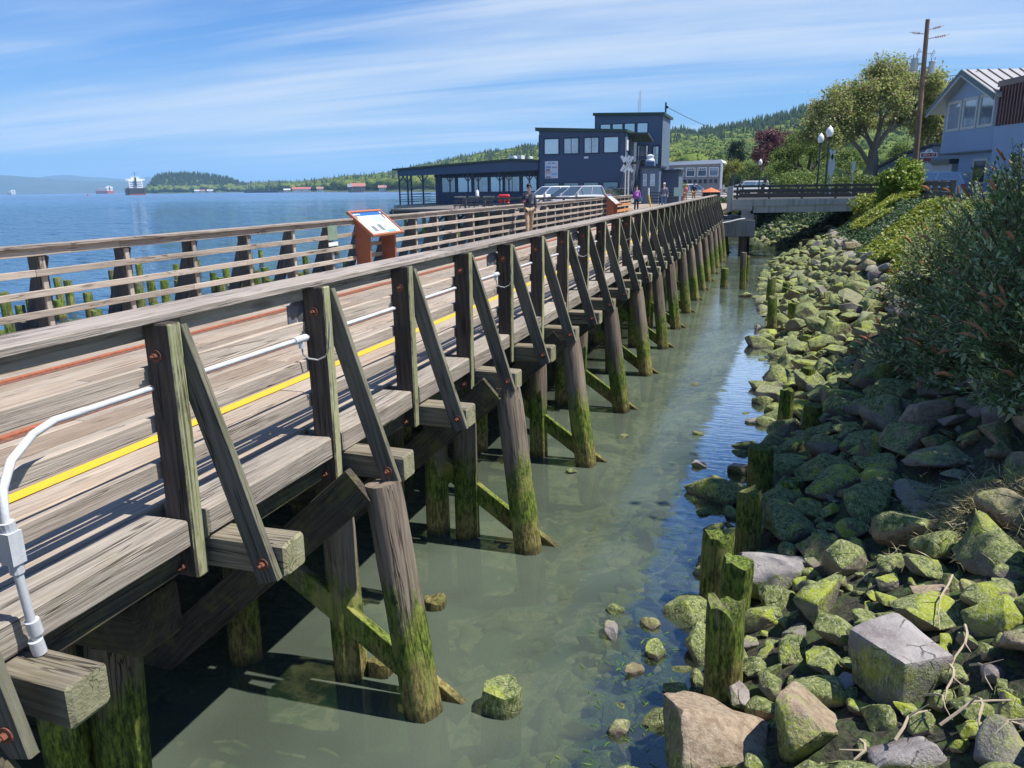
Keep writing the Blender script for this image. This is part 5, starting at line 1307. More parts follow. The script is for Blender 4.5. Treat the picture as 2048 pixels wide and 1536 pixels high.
def glass_mat(name, tint, refl=.55, rough=.06):
    m = bpy.data.materials.new(name); m.use_nodes = True; t = m.node_tree; t.nodes.clear(); o = N(t, 'ShaderNodeOutputMaterial')
    geo = N(t, 'ShaderNodeNewGeometry'); n = NOISE(t, geo.outputs['Position'], .9, 4, .6); oi = N(t, 'ShaderNodeObjectInfo')
    c = MIX(t, SS(t, M_(t, 'ADD', M_(t, 'MULTIPLY', n, .6), M_(t, 'MULTIPLY', oi.outputs['Random'], .5)), .35, .75), tuple(x * .35 for x in tint), tint)
    d = N(t, 'ShaderNodeBsdfDiffuse', {'Color': c}); g = N(t, 'ShaderNodeBsdfGlossy', {'Color': (0.75, .82, .86, 1), 'Roughness': rough})
    mx = N(t, 'ShaderNodeMixShader', {0: refl, 1: d.outputs[0], 2: g.outputs[0]}); t.links.new(mx.outputs[0], o.inputs[0]); return m
M_GL = glass_mat('window_glass', (0.26, 0.33, 0.37), .55); M_GLD = glass_mat('dark_window_glass', (0.05, 0.06, 0.07), .30); M_GLB = glass_mat('blinds_behind_glass', (0.36, 0.40, 0.45), .35)
def window(parent, x0, x1, z0, z1, yf, fw=.10, fm=None, gm=None, mull=0, grid=None, proud=.06, bars=0):
    """a window in a wall facing -Y whose face is at y = yf"""
    fm = fm or M_NAVY; gm = gm or M_GL; loc = parent.get('_local', 0)
    mb = MB(local=bool(loc)); y0, y1 = yf - proud, yf + .05
    mb.box(x0, x1, y0, y1, z0, z0 + fw); mb.box(x0, x1, y0, y1, z1 - fw, z1); mb.box(x0, x0 + fw, y0, y1, z0 + fw, z1 - fw); mb.box(x1 - fw, x1, y0, y1, z0 + fw, z1 - fw)
    for k in range(mull):
        xm = x0 + (x1 - x0) * (k + 1) / (mull + 1); mb.box(xm - .025, xm + .025, y0 + .015, y1, z0 + fw, z1 - fw)
    if grid:
        zt = z1 - fw - (z1 - z0) * grid[1]; mb.box(x0 + fw, x1 - fw, y0 + .015, y1, zt - .03, zt + .03)
        for k in range(grid[0] - 1):
            xm = x0 + (x1 - x0) * (k + 1) / grid[0]; mb.box(xm - .025, xm + .025, y0 + .015, y1, zt, z1 - fw)
    f = obj('window', mb, fm, parent)
    mb = MB(local=bool(loc)); mb.box(x0 + fw, x1 - fw, yf - .018, yf + .02, z0 + fw, z1 - fw); p = obj('pane', mb, gm, f)
    return f
def boards(parent, name, x0, x1, z0, z1, yf, n, mat, t=.018):
    for k in range(n):
        a = z0 + (z1 - z0) * k / n; mb = MB(); mb.box(x0, x1, yf - t, yf - .001, a + .004, a + (z1 - z0) / n - .012); obj(name, mb, mat, parent)

# timber pier the buildings and the cars stand on
pp = thing('parking_pier', 'broad timber pier on dark piles carrying the blue buildings and parked cars', 'pier', (-22, 70, 2))
mb = MB(); mb.box(-22.5, -9.3, 56.0, 74.6, 1.95, 2.115); mb.box(-30.5, -22.5, 60.0, 74.6, 1.95, 2.112); mb.box(-37.4, -9.3, 74.6, 96, 1.95, 2.105); obj('pier_deck', mb, plain('pier_deck_boards', (0.16, .14, .12), .9, .2, 1.5), pp)
mb = MB(); mb.box(-37.45, -29.5, 74.45, 74.62, 1.60, 2.12); obj('fascia_beam', mb, M_CONCD, pp)
for yy in (56.2, 60.2, 65, 70, 75.2, 80):
    for k in range(10):
        xx = -36.6 + 3.0 * k
        if (yy < 60 and xx < -22) or (yy < 74 and xx < -31): continue
        pile('pile', (xx, yy, 1.95), (xx + rng.uniform(-.1, .1), yy, -2.5), .16, .17, MW['oldpile'], pp)
    x0 = -22.3 if yy < 60 else -30.3 if yy < 74 else -37.2
    beam('pile_cap', (x0, yy, 1.80), (-9.6, yy, 1.80), .32, .30, MW['under'], pp)
    for k in range(5): beam('cross_brace', (-12 - k * 4.5, yy + .2, 1.7), (-15 - k * 4.5, yy + .2, -.2), .22, .06, MW['under'], pp, up=(0, 1, 0)) if -15 - k * 4.5 > x0 else None
# pier edge guard rail
gr = thing('guard_rail', 'low dark timber guard rail along the edge of the parking pier', 'railing', (-16, 56, 2.1))
for k in range(9): beam('post', (-22.2 + 1.55 * k, 56.15, 2.1), (-22.2 + 1.55 * k, 56.15, 3.0), .14, .14, MW['fencedark'], gr, up=(1, 0, 0))
for z in (2.95, 2.55): beam('rail_board', (-22.4, 56.1, z), (-9.6, 56.1, z), .08, .15, MW['fencedark'], gr)

Y0 = 75.0
rs = thing('waterfront_restaurant', 'low dark blue restaurant with a covered deck facing the river', 'building', (-29, Y0, 2.1))
mb = MB(); mb.prism([(-33.6, 2.12), (-21.9, 2.12), (-21.9, 6.22), (-24.4, 6.32), (-33.6, 5.72)], Y0 + 1.6, Y0 + 11, 'y'); obj('wall', mb, M_BLUE, rs)
mb = MB(); mb.prism([(-37.15, 5.02), (-21.9, 5.35), (-21.9, 6.14), (-24.6, 6.30), (-37.15, 5.62)], Y0 + .02, Y0 + .16, 'y'); obj('fascia', mb, M_BLUE, rs)
mb = MB(); mb.prism([(-37.6, 5.60), (-24.6, 6.32), (-21.75, 6.16), (-21.75, 6.32), (-24.6, 6.50), (-37.6, 5.78)], Y0 - .25, Y0 + 11.4, 'y'); obj('roof', mb, M_ROOFG, rs)
for k in range(7):
    xx = -37.05 + [0, .95, 2.7, 4.5, 7.7, 11.1, 14.2][k]
    beam('post', (xx, Y0 + .12, 2.12), (xx, Y0 + .12, 5.15), .13, .13, M_NAVY, rs, up=(1, 0, 0))
    for s in (-1, 1):
        if k == 0 and s < 0: continue
        beam('bracket', (xx, Y0 + .12, 4.35), (xx + s * .55, Y0 + .12, 5.05), .09, .09, M_NAVY, rs, up=(0, 1, 0))
for xx in (-37.05,):
    for yy in (Y0 + 3, Y0 + 6): beam('post', (xx, yy, 2.12), (xx, yy, 5.1), .13, .13, M_NAVY, rs, up=(1, 0, 0))
for z in (3.20, 2.92, 2.68, 2.44):
    beam('deck_rail', (-37.05, Y0 + .12, z), (-22.9, Y0 + .12, z), .05, .07 if z > 3 else .04, M_NAVY, rs)
    beam('deck_rail', (-37.05, Y0 + .2, z), (-37.05, Y0 + 8, z), .05, .07 if z > 3 else .04, M_NAVY, rs)
WX = [(-33.2, -32.3), (-31.9, -30.4), (-30.1, -28.9), (-28.6, -26.9), (-26.7, -25.2), (-24.95, -23.7)]
for i, (a, b_) in enumerate([(-32.9, -31.3), (-31.1, -29.5), (-29.3, -27.7), (-27.5, -26.1), (-25.95, -24.3), (-24.05, -22.5)]):
    window(rs, a, b_, 3.28, 4.85, Y0 + 1.6, .07, M_NAVY, M_GL if i % 2 else M_GLB, 1 if i == 4 else 0)
beam('wall_trim', (-33.6, Y0 + 1.52, 5.0), (-22, Y0 + 1.52, 5.0), .08, .12, M_NAVY, rs)
for x_, h_ in ((-25.6, .55), (-23.9, .45), (-22.3, .6)):
    mb = MB(); mb.lathe((x_, Y0 + 4, 6.3), [(0, .16), (h_ * .6, .16), (h_ * .62, .26), (h_, .22), (h_ + .05, .05)], 12); obj('roof_vent', mb, M_TRIMW, rs, True)
mb = MB(); mb.box(-26.6, -25.2, Y0 + 5, Y0 + 6.2, 6.3, 7.0); obj('roof_unit', mb, M_TRIMW, rs)

of = thing('blue_office_block', 'dark blue two-storey block with four upper windows and a notice board', 'building', (-17.6, Y0, 2.1))
mb = MB(); mb.prism([(-21.8, 2.1), (-13.42, 2.1), (-13.42, 8.60), (-21.8, 8.98)], Y0, Y0 + 6.8, 'y'); obj('wall', mb, M_BLUE, of)
boards(of, 'siding_board', 0, 0, 0, 0, 0, 0, M_BLUE)
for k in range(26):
    z = 2.2 + k * .245; mb = MB(); mb.box(-13.42, -13.40, Y0 + .08, Y0 + 6.75, z + .006, z + .232); obj('siding_board', mb, M_BLUET, of)  # sunlit side put into the colour by lighter boards
for xx in (-21.8, -13.42): mb = MB(); mb.box(xx - .04, xx + .03, Y0 - .03, Y0 + .07, 2.1, 8.62); obj('corner_trim', mb, M_NAVY, of)
mb = MB(); mb.prism([(-22.1, 8.99), (-13.2, 8.60), (-13.2, 8.84), (-22.1, 9.30)], Y0 - .35, Y0 + 7.0, 'y'); obj('roof', mb, M_ROOFG, of)
for i, (a, b_) in enumerate(((-21.35, -19.75), (-19.4, -17.8), (-17.4, -15.85), (-15.5, -13.95))):
    window(of, a, b_, 6.72, 8.30, Y0, .12, M_NAVY, [M_GL, M_GLB, M_GLB, M_GL][i], 0 if i in (0, 3) else 1)
    window(of, a, b_, 3.15, 4.15, Y0, .08, M_NAVY, M_GLD)
nb = obj('notice_board', MB().box(-21.2, -19.9, Y0 - .06, Y0 - .005, 4.55, 6.16), plain('notice_board_white', (.62, .66, .72), .5, .05, 3), of)
rb = random.Random(3)
pc = {'blue': (.22, .30, .62), 'dark': (.06, .07, .10), 'pink': (.55, .33, .40), 'sky': (.25, .45, .75), 'grey': (.35, .38, .45)}
for (x0, x1, z0, z1, c) in ((-20.85, -20.6, 5.88, 6.04, 'grey'), (-20.5, -20.2, 5.9, 6.02, 'blue'), (-21.12, -20.6, 5.48, 5.7, 'blue'), (-21.1, -20.7, 5.27, 5.40, 'dark'), (-20.5, -20.0, 5.55, 5.62, 'dark'), (-20.5, -20.0, 5.46, 5.49, 'grey'), (-21.14, -20.62, 5.05, 5.22, 'pink'), (-21.14, -20.62, 4.95, 4.99, 'pink'), (-20.55, -19.98, 4.84, 5.02, 'sky'), (-21.12, -20.62, 4.62, 4.72, 'dark'), (-20.55, -20.0, 5.14, 5.17, 'grey')):
    obj('notice_print', MB().box(x0, x1, Y0 - .066, Y0 - .061, z0, z1), plain('print_' + c, pc[c], .6, .1, 20), nb)
obj('wall_lamp', MB().box(-17.3, -16.9, Y0 - .14, Y0 - .004, 6.32, 6.50), M_TRIMW, of)
def text(name, s, size, M, mat, parent, ext=.004, bold=0):
    cu = bpy.data.curves.new(name, 'FONT'); cu.body = s; cu.size = size; cu.extrude = ext; cu.align_x = 'CENTER'; cu.align_y = 'CENTER'; cu.offset = bold
    tmp = bpy.data.objects.new('tmp', cu); COL.objects.link(tmp); bpy.context.view_layer.update()
    me = bpy.data.meshes.new_from_object(tmp.evaluated_get(bpy.context.evaluated_depsgraph_get())); bpy.data.objects.remove(tmp, do_unlink=True)
    me.materials.clear(); me.materials.append(mat); return place(bpy.data.objects.new(name, me), parent, M)
def face(p, nrm, up=(0, 0, 1)):
    """matrix whose local Z is the outward normal and local Y is up: for lettering"""
    z = Vector(nrm).normalized(); u = Vector(up); x = u.cross(z).normalized(); y = z.cross(x)
    M = Matrix((x, y, z)).transposed().to_4x4(); M.translation = Vector(p); return M
M_INK = plain('dark_lettering', (0.03, 0.04, 0.05), .6, .05, 5)
sg = obj('door_sign', MB().box(-13.40, -13.34, Y0 + .55, Y0 + 1.9, 7.0, 7.95), M_TRIMW, of)
# tower
tw = thing('blue_tower_block', 'tall blue block with a row of high windows behind the two-storey block', 'building', (-14.2, 82, 2.1))
mb = MB(); mb.prism([(-17.8, 2.1), (-10.95, 2.1), (-10.95, 10.55), (-17.8, 10.75)], 82, 88.5, 'y'); obj('wall', mb, siding('blue_siding_upper', (0.080, 0.125, 0.205)), tw)
mb = MB(); mb.prism([(-18.0, 10.76), (-10.7, 10.55), (-10.7, 10.80), (-18.0, 11.02)], 81.7, 88.9, 'y'); obj('roof', mb, M_ROOFG, tw)
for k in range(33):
    z = 2.2 + k * .25; mb = MB(); mb.box(-10.95, -10.93, 82.08, 88.4, z + .006, z + .238); obj('siding_board', mb, M_BLUET, tw)  # sun on this side painted in with the lighter siding
mb = MB(); mb.box(-10.99, -10.92, 81.96, 82.07, 2.1, 10.5); mb.box(-17.84, -17.74, 81.96, 82.07, 8.0, 10.7); obj('corner_trim', mb, M_NAVY, tw)
for a in (-17.3, -16.05, -14.8, -13.5): window(tw, a, a + 1.15, 8.68, 9.92, 82, .08, M_NAVY, M_GL)
window(tw, -13.5, -12.25, 6.55, 7.75, 82, .09, M_NAVY, M_GL); window(tw, -13.5, -12.25, 5.6, 6.4, 82, .07, M_NAVY, M_GLD)
f = window(tw, -11.9, -11.1, 5.7, 7.7, 82, .15, M_NAVY, M_GLB)
mb = MB(); mb.box(-10.75, -10.6, 82.1, 82.25, 10.8, 11.75); mb.tube([(-10.55, 82.1, 11.3), (-10.55, 82.3, 11.3)], .13, 12); obj('antenna_bracket', mb, M_INK, tw)
# stair and porch between the block and the shed
st = thing('outside_stair', 'steep outside timber stair climbing beside the two-storey block', 'stair', (-12.6, 76, 2.1))
for k in range(17):
    z = 2.3 + k * .21; y = 72.6 + k * .24; mb = MB(); mb.box(-13.35, -12.35, y, y + .27, z, z + .045); obj('step', mb, M_PAVE if 0 else MW['rail'], st)
for xx in (-13.38, -12.32):
    beam('stringer', (xx, 72.4, 2.2), (xx, 76.9, 6.0), .05, .26, M_NAVY, st); beam('handrail', (xx, 72.4, 3.1), (xx, 76.9, 6.9), .05, .06, M_NAVY, st)
for yy, zt in ((72.6, 3.3), (74.7, 5.1), (76.9, 8.4)):
    for xx in (-13.3, -12.3): beam('post', (xx, yy, 2.1), (xx, yy, zt), .11, .11, M_NAVY, st, up=(1, 0, 0))
mb = MB(); mb.box(-13.4, -11.6, 76.9, 79.0, 5.82, 5.95); obj('landing', mb, MW['under'], st)
for z in (6.2, 6.5, 6.85): beam('handrail', (-12.3, 76.9, z), (-11.6, 79.0, z), .04, .05, M_NAVY, st)
mb = MB(); mb.prism([(76.4, 8.45), (80.0, 7.9), (80.0, 8.05), (76.4, 8.62)], -13.4, -11.5, 'x'); obj('porch_roof', mb, M_ROOFG, st)
# small blue-white shed
sh = thing('blue_ticket_shed', 'small pale blue flat-roofed shed with white sash windows', 'building', (-9.7, 72, 2.1))
mb = MB(); mb.box(-11.3, -9.75, 72, 76.0, 2.1, 5.25); obj('wall', mb, M_BLUET, sh)
mb = MB(); mb.box(-9.74, -8.2, 73.6, 77.0, 2.1, 4.95); obj('wall', mb, M_BLUE, sh)
mb = MB(); mb.box(-11.5, -9.6, 71.8, 76.2, 5.25, 5.42); mb.box(-9.62, -7.95, 73.3, 77.3, 4.95, 5.12); obj('roof', mb, M_NAVY, sh)
for k in range(12): z = 2.15 + k * .255; obj('siding_board', MB().box(-8.20, -8.18, 73.65, 76.95, z, z + .245), M_BLUET, sh)  # end wall toned lighter to carry the sun in its colour
window(sh, -10.52, -10.12, 3.7, 4.75, 72, .05, M_TRIMW, M_GLB, 0, (1, .5)); window(sh, -11.15, -10.85, 3.7, 4.75, 72, .05, M_TRIMW, M_GLB, 0, (1, .5))
mb = MB(); mb.lathe((-10.95, 74.5, 5.42), [(0, .30), (.45, .30), (.47, .42), (.62, .42), (.72, .30), (1.0, .36), (1.1, .1)], 14); obj('roof_vent', mb, M_TRIMW, sh, True)
mb = MB(); mb.box(-11.35, -10.5, 73.9, 74.9, 5.42, 5.9); obj('vent_curb', mb, M_BLUET, sh)
# grey hall beyond
gh = thing('grey_waterfront_hall', 'long grey shingled hall with white-framed windows and a white roof', 'building', (-12.5, 130, 2.1))
mb = MB(); mb.prism([(-17.5, 2.1), (-7.9, 2.1), (-7.9, 6.7), (-8.3, 7.1), (-17.5, 6.95)], 130, 142, 'y'); obj('wall', mb, M_GREYS, gh)
mb = MB(); mb.prism([(-17.8, 6.75), (-8.0, 6.9), (-7.6, 7.0), (-8.0, 7.5), (-17.8, 7.25)], 129.6, 142.4, 'y'); obj('roof', mb, M_TRIMW, gh)
for a in (-15.2, -13.35, -11.55, -9.75): window(gh, a, a + 1.45, 4.95, 6.35, 130, .10, M_TRIMW, M_GL, 0, (5, .22))
mb = MB(); mb.box(-8.0, -7.7, 129.8, 130.3, 2.1, 6.9); obj('corner_trim', mb, M_TRIMW, gh)
for k in range(16): z = 2.2 + k * .17; obj('shingle_course', MB().box(-17.4, -8.02, 129.96, 129.995, z + .006, z + .16), M_GREYS, gh)
for k in range(9): obj('dark_opening', MB().box(-15.3 + k * .8, -14.8 + k * .8, 129.93, 129.955, 3.9, 4.5), M_GLD, gh)
# radio mast on the hill
ms = thing('radio_mast', 'slender red and white lattice mast rising behind the blue tower', 'mast', (-64.9, 400, 20))
for s in ((-.5, -.5), (.5, -.5), (0, .5)):
    mb = MB(); mb.tube([(-64.9 + s[0] * 1.6, 400 + s[1] * 1.6, 18), (-64.7 + s[0], 400 + s[1], 44), (-64.6, 400, 49)], [.09, .07, .05], 5); obj('leg', mb, plain('mast_red_white', (.55, .38, .38), .6, .2, .3), ms)
mb = MB()
for k in range(20):
    z = 30 + k * .9; mb.bar((-65.4, 399.5, z), (-64.2, 399.5, z + .9), .05); mb.bar((-64.2, 399.5, z), (-65.4, 399.5, z + .9), .05)
obj('lattice', mb, M_TRIMW, ms)

# ------------------------------------------------------------------ blue-grey house on the street
def lthing(*a, **k): t_ = thing(*a, **k); t_['_local'] = 1; return t_
hs = lthing('blue_grey_house', 'blue-grey gabled house with an overhanging upper storey and metal roof', 'house', (10.25, 58.4, 2.75), math.radians(-74.2))
# local frame: +x runs along the gable wall towards the camera, wall faces local -y (towards the river)
M_HBL = siding('house_blue_siding', (0.27, 0.36, 0.50)); M_HBL2 = siding('house_blue_lower', (0.25, 0.34, 0.48)); M_MROOF = plain('metal_roof', (0.52, 0.50, 0.47), .35, .06, 2, metal=.3)
M_EDGE = plain('green_grey_bargeboard', (0.10, 0.135, 0.135), .5, .1, 2); M_CREAM = plain('cream_trim', (0.52, 0.51, 0.46), .6, .06, 3); M_BRN = plain('brown_metal_panel', (0.095, 0.042, 0.036), .5, .12, 2); M_BRNC = plain('brown_coping', (0.19, 0.125, 0.10), .5, .1, 2)
LW = 6.2
mb = MB(True); mb.prism([(0, 2.75), (LW, 2.75), (LW, 5.65), (2.75, 7.25), (0, 5.85)], 0, 9.5, 'y'); obj('upper_wall', mb, M_HBL, hs)
mb = MB(True); mb.box(1.75, LW - .1, .35, 9.4, 0, 2.75); obj('lower_wall', mb, M_HBL2, hs)
for k in range(28):
    x0 = .12 + k * (LW - .24) / 28
    mb = MB(True); mb.box(x0 + .012, x0 + (LW - .24) / 28 - .012, -.016, -.001, 2.85, 5.62); obj('siding_board', mb, M_HBL, hs)
for sx_, a, b_ in ((0, (-1.15, 5.45), (2.75, 7.50)), (1, (2.75, 7.50), (LW + .45, 5.75))):
    mb = MB(True); v = [(a[0], a[1]), (b_[0], b_[1]), (b_[0], b_[1] - .22), (a[0], a[1] - .22)]; mb.prism(v, -.62, 9.9, 'y'); obj('roof_slope', mb, M_MROOF, hs)
    mb = MB(True); mb.prism([(a[0], a[1] + .02), (b_[0], b_[1] + .02), (b_[0], b_[1] - .30), (a[0], a[1] - .30)], -.70, -.625, 'y'); obj('bargeboard', mb, M_EDGE, hs)
    mb = MB(True); mb.prism([(a[0], a[1] - .30), (b_[0], b_[1] - .30), (b_[0], b_[1] - .38), (a[0], a[1] - .38)], -.70, -.60, 'y'); obj('trim_strip', mb, M_CREAM, hs)
for k in range(16):
    y = -.4 + k * .62
    mb = MB(True); mb.bar((2.8, y, 7.52), (LW + .42, y, 5.79), .035, .06); obj('standing_seam', mb, M_BRNC, hs)
for a in (.38, 2.22, 4.08): window(hs, a, a + 1.66, 4.05, 5.90 if a > 1 else 5.86, 0, .16, M_CREAM, M_GLB)
window(hs, 3.5, 5.1, .8, 2.3, .35, .14, M_CREAM, M_GLD)
for xx in (0.02, LW - .1): obj('corner_trim', MB(True).box(xx, xx + .09, -.03, .02, 2.78, 5.65), M_CREAM, hs)
obj('drip_edge', MB(True).box(-.05, LW + .05, -.06, 9.4, 2.66, 2.74), M_EDGE, hs)
an = lthing('brown_panelled_annex', 'dark brown ribbed metal annex wall projecting from the blue-grey house', 'building', tuple(WM[hs.name] @ Vector((LW + .02, -.15, 0))), math.radians(-74.2))
obj('wall', MB(True).box(.0, 4.5, .0, 6, 4.0, 6.1), M_BRN, an)
obj('coping', MB(True).box(-.08, 4.6, -.10, 6.1, 6.1, 6.42), M_BRNC, an)
for k in range(15): obj('panel_rib', MB(True).box(.10 + k * .30, .20 + k * .30, -.075, -.002, 4.02, 6.08), plain('brown_rib', (.15, .075, .065), .5, .1, 2) if k == 0 else bpy.data.materials['brown_rib'], an)
obj('lower_wall', MB(True).box(.02, 4.5, .02, 6, 0, 4.0), M_HBL, an)
wb = lthing('white_annex', 'small white lean-to building behind the blue-grey house with two windows', 'building', (9.9, 62.5, 2.6), math.radians(-76))
obj('wall', MB(True).box(0, 4.4, 0, 5, 0, 2.25), plain('white_stucco', (.50, .53, .55), .8, .06, 1), wb); obj('roof', MB(True).box(-.3, 4.5, -.25, 5.2, 2.25, 2.55), M_EDGE, wb)
window(wb, 1.6, 2.4, .3, 1.55, 0, .08, M_GREYS, M_GLD, 1); window(wb, 3.1, 4.0, .3, 1.6, 0, .08, M_GREYS, M_GLD)
bb = lthing('slate_blue_building', 'slate blue building with a sloping roofline behind the utility pole', 'building', (9.4, 79, 2.5), math.radians(-76))
obj('wall', MB(True).prism([(-7, 0), (9.5, 0), (9.5, 3.9), (4, 3.4), (-7, 1.4)], 0, 10, 'y'), siding('slate_blue', (.14, .18, .28)), bb)
obj('roof', MB(True).prism([(-7.2, 1.4), (4, 3.42), (9.7, 3.95), (9.7, 4.12), (4, 3.6), (-7.2, 1.6)], -.2, 10.2, 'y'), M_NAVY, bb)

# ------------------------------------------------------------------ street furniture
M_POLEW = wood('utility_pole_wood', (0.24, 0.15, 0.10), (0.11, 0.07, 0.05), grain=.8)
M_GALV = plain('galvanised_grey', (0.42, 0.46, 0.45), .5, .1, 3); M_LGREEN = plain('lamp_post_green', (0.02, 0.035, 0.03), .4, .1, 4)
M_GLOBE = plain('white_globe_glass', (0.80, 0.80, 0.78), .25, .05, 4); M_INSU = plain('rose_insulator', (0.42, 0.27, 0.27), .5, .1, 4)
pl = thing('utility_pole', 'tall brown wooden utility pole with two grey transformers and insulators', 'pole', (9.1, 60, 2.6))
pb, pt_ = Vector((9.12, 60, 2.6)), Vector((8.86, 60, 13.95))
mb = MB(); mb.tube([pb, pb.lerp(pt_, .5), pt_], [.19, .165, .13], 12); obj('shaft', mb, M_POLEW, pl, True)
def PZ(z): return pb.lerp(pt_, (z - 2.6) / 11.35)
for dx, z, dy in ((-.55, 11.25, 0.1), (.50, 11.0, -.05)):
    c = PZ(z) + Vector((dx, dy, 0)); mb = MB(); mb.lathe(c, [(-.38, .19), (-.34, .22), (.30, .22), (.32, .25), (.37, .24), (.40, .12)], 16)
    tr = obj('transformer', mb, M_GALV, pl, True)
    mb = MB(); mb.tube([c + Vector((-.08, 0, .36)), c + Vector((-.10, 0, .62))], .03, 6); mb.tube([c + Vector((.10, 0, .36)), c + Vector((.13, 0, .62))], .03, 6); obj('bushing', mb, M_INSU, tr)
    mb = MB(); mb.bar(PZ(z), c, .08, .12); obj('bracket', mb, M_GALV, pl)
for (dx, z, ex, ez) in ((-.1, 13.05, -1.05, 13.25), (.1, 13.3, .95, 13.5), (.1, 12.75, 1.35, 12.95)):
    a = PZ(z); b_ = Vector((8.9 + ex, 60, ez)); mb = MB(); mb.tube([a, a.lerp(b_, .35)], .025, 6); mb.tube([a.lerp(b_, .35), b_], .018, 6)
    for k in range(5): q = a.lerp(b_, .42 + .09 * k); mb.tube([q - (b_ - a) * .02, q + (b_ - a) * .02], .075, 8)
    obj('insulator_arm', mb, M_INSU, pl)
for dx, z in ((-.42, 12.0), (.45, 11.85)):
    c = PZ(z); mb = MB(); mb.bar(c, c + Vector((dx, 0, 0)), .04); mb.bar(c + Vector((dx - .08, 0, -.18)), c + Vector((dx + .08, 0, .22)), .05); mb.bar(c + Vector((dx + .02, 0, -.2)), c + Vector((dx + .16, 0, .16)), .03); obj('fuse_cutout', mb, M_GALV, pl)
def wire(nm, lab, a, b_, sag, r=.012, cat='cable'):
    a = Vector(a); b_ = Vector(b_); mb = MB(); mb.tube([a.lerp(b_, i / 10) - Vector((0, 0, sag * 4 * (i / 10) * (1 - i / 10))) for i in range(11)], r, 5, False); tag(obj(nm, mb, M_INK, None, fix=False), lab, cat)
wire('service_wire', 'black service cable from the utility pole to the house gable', PZ(10.4), (11.2, 55.2, 10.1), .1, .018)
wire('street_wire', 'cable running from the blue tower antenna down behind the trees', (-10.55, 82.2, 11.3), (4, 120, 9.5), 1.4, .03)
wire('guy_wire', 'pale guy wire leaning against the utility pole', PZ(11.0) + Vector((-.2, 0, 0)), (8.3, 60.2, 2.7), 0, .02)

def street_lamp(x, y, z0, top, lab):
    t_ = thing('street_lamp', lab, 'street lamp', (x, y, z0), group='globe street lamps')
    mb = MB(); h = top - z0; mb.lathe((x, y, z0), [(0, .17), (.35, .17), (.45, .10), (.9, .07), (h - .75, .05), (h - .70, .10), (h - .62, .12)], 12); obj('post', mb, M_LGREEN, t_, True)
    mb = MB(); mb.lathe((x, y, z0 + h - .62), [(0, .12), (.05, .15), (.2, .20), (.38, .19), (.50, .13), (.54, .07), (.60, .05), (.63, .02)], 14); obj('globe', mb, M_GLOBE, t_, True)
P = aty(1656, 360, 50); street_lamp(2.95, 50.4, 2.62, 6.98, 'closer, taller of the two globe street lamps beside the bridge')
street_lamp(2.82, 57, 2.62, 6.95, 'farther of the two globe street lamps beside the bridge')
street_lamp(-1.42, 90, 2.3, 6.31, 'small globe street lamp in front of the purple tree')
def crossbuck(x, y, z0, top, lab, extra):
    t_ = thing('railroad_crossing_sign', lab, 'sign', (x, y, z0), group='railroad crossing signs')
    mb = MB(); mb.box(x - .045, x + .045, y - .045, y + .045, z0, top - .3); obj('post', mb, M_TRIMW, t_)
    c = Vector((x, y - .06, top - .62))
    for s, yy in ((1, 0), (-1, -.02)):
        d = Vector((s * .34, 0, .60)).normalized(); mb = MB(); mb.bar(c - d * .66 + Vector((0, yy, 0)), c + d * .66 + Vector((0, yy, 0)), .015, .21, up=(0, 1, 0)) if 0 else mb.bar(c - d * .66 + Vector((0, yy, 0)), c + d * .66 + Vector((0, yy, 0)), .21, .012, up=(0, 1, 0))
        bd = obj('crossbuck_board', mb, M_TRIMW if extra else plain('sign_back_grey', (.5, .52, .54), .5, .05, 3), t_)
        if extra:
            M = face(c + Vector((0, yy - .012, 0)), (0, -1, 0), (-d.z, 0, d.x) if s > 0 else (-d.z * -1, 0, -d.x * -1) if 0 else (-d.z * s, 0, d.x * s))
            text('lettering', 'RAILROAD' if s < 0 else 'CROSSING', .13, M, M_INK, bd)
crossbuck(aty(1257, 350, 61).x, 61, 2.12, 5.95, 'white railroad crossing sign standing before the two-storey blue block', True)
mbx = thing('railroad_crossing_sign', 'rear of a second white crossing sign mounted askew behind the first', 'sign', (-11.0, 62.5, 2.1), group='railroad crossing signs')
obj('post', MB().box(-11.14, -11.06, 62.46, 62.54, 2.1, 5.3), M_TRIMW, mbx)
for s in (1, -1):
    d = Vector((s * .34, 0, .60)).normalized(); c = Vector((-11.1, 62.4, 5.45)); obj('crossbuck_board', MB().bar(c - d * .66, c + d * .66, .21, .012, up=(0, 1, 0)), M_TRIMW, mbx)
cb = thing('railroad_crossing_sign', 'grey-backed crossing sign with a shield below, standing on the road bridge', 'sign', (3.2, 50, 2.9), group='railroad crossing signs')
obj('post', MB().box(3.16, 3.24, 49.96, 50.04, 2.9, 5.3), M_GALV, cb)
for s in (1, -1):
    d = Vector((s * .22, 0, .66)).normalized(); c = Vector((3.17, 49.9, 5.22)); obj('crossbuck_board', MB().bar(c - d * .42, c + d * .42, .14, .012, up=(0, 1, 0)), M_GALV, cb)
obj('shield', MB().prism([(2.98, 4.95), (3.36, 4.95), (3.36, 4.55), (3.25, 4.15), (3.09, 4.15), (2.98, 4.55)], 49.90, 49.92, 'y'), M_GALV, cb)
tp = thing('sign_post', 'thin pale post with a small narrow sign seen edge-on by the bridge', 'sign', (4.36, 50, 2.9)); obj('post', MB().box(4.33, 4.39, 49.97, 50.03, 2.9, 4.9), M_GALV, tp); obj('plate', MB().box(4.27, 4.45, 49.94, 49.965, 4.4, 4.95), M_GALV, tp)
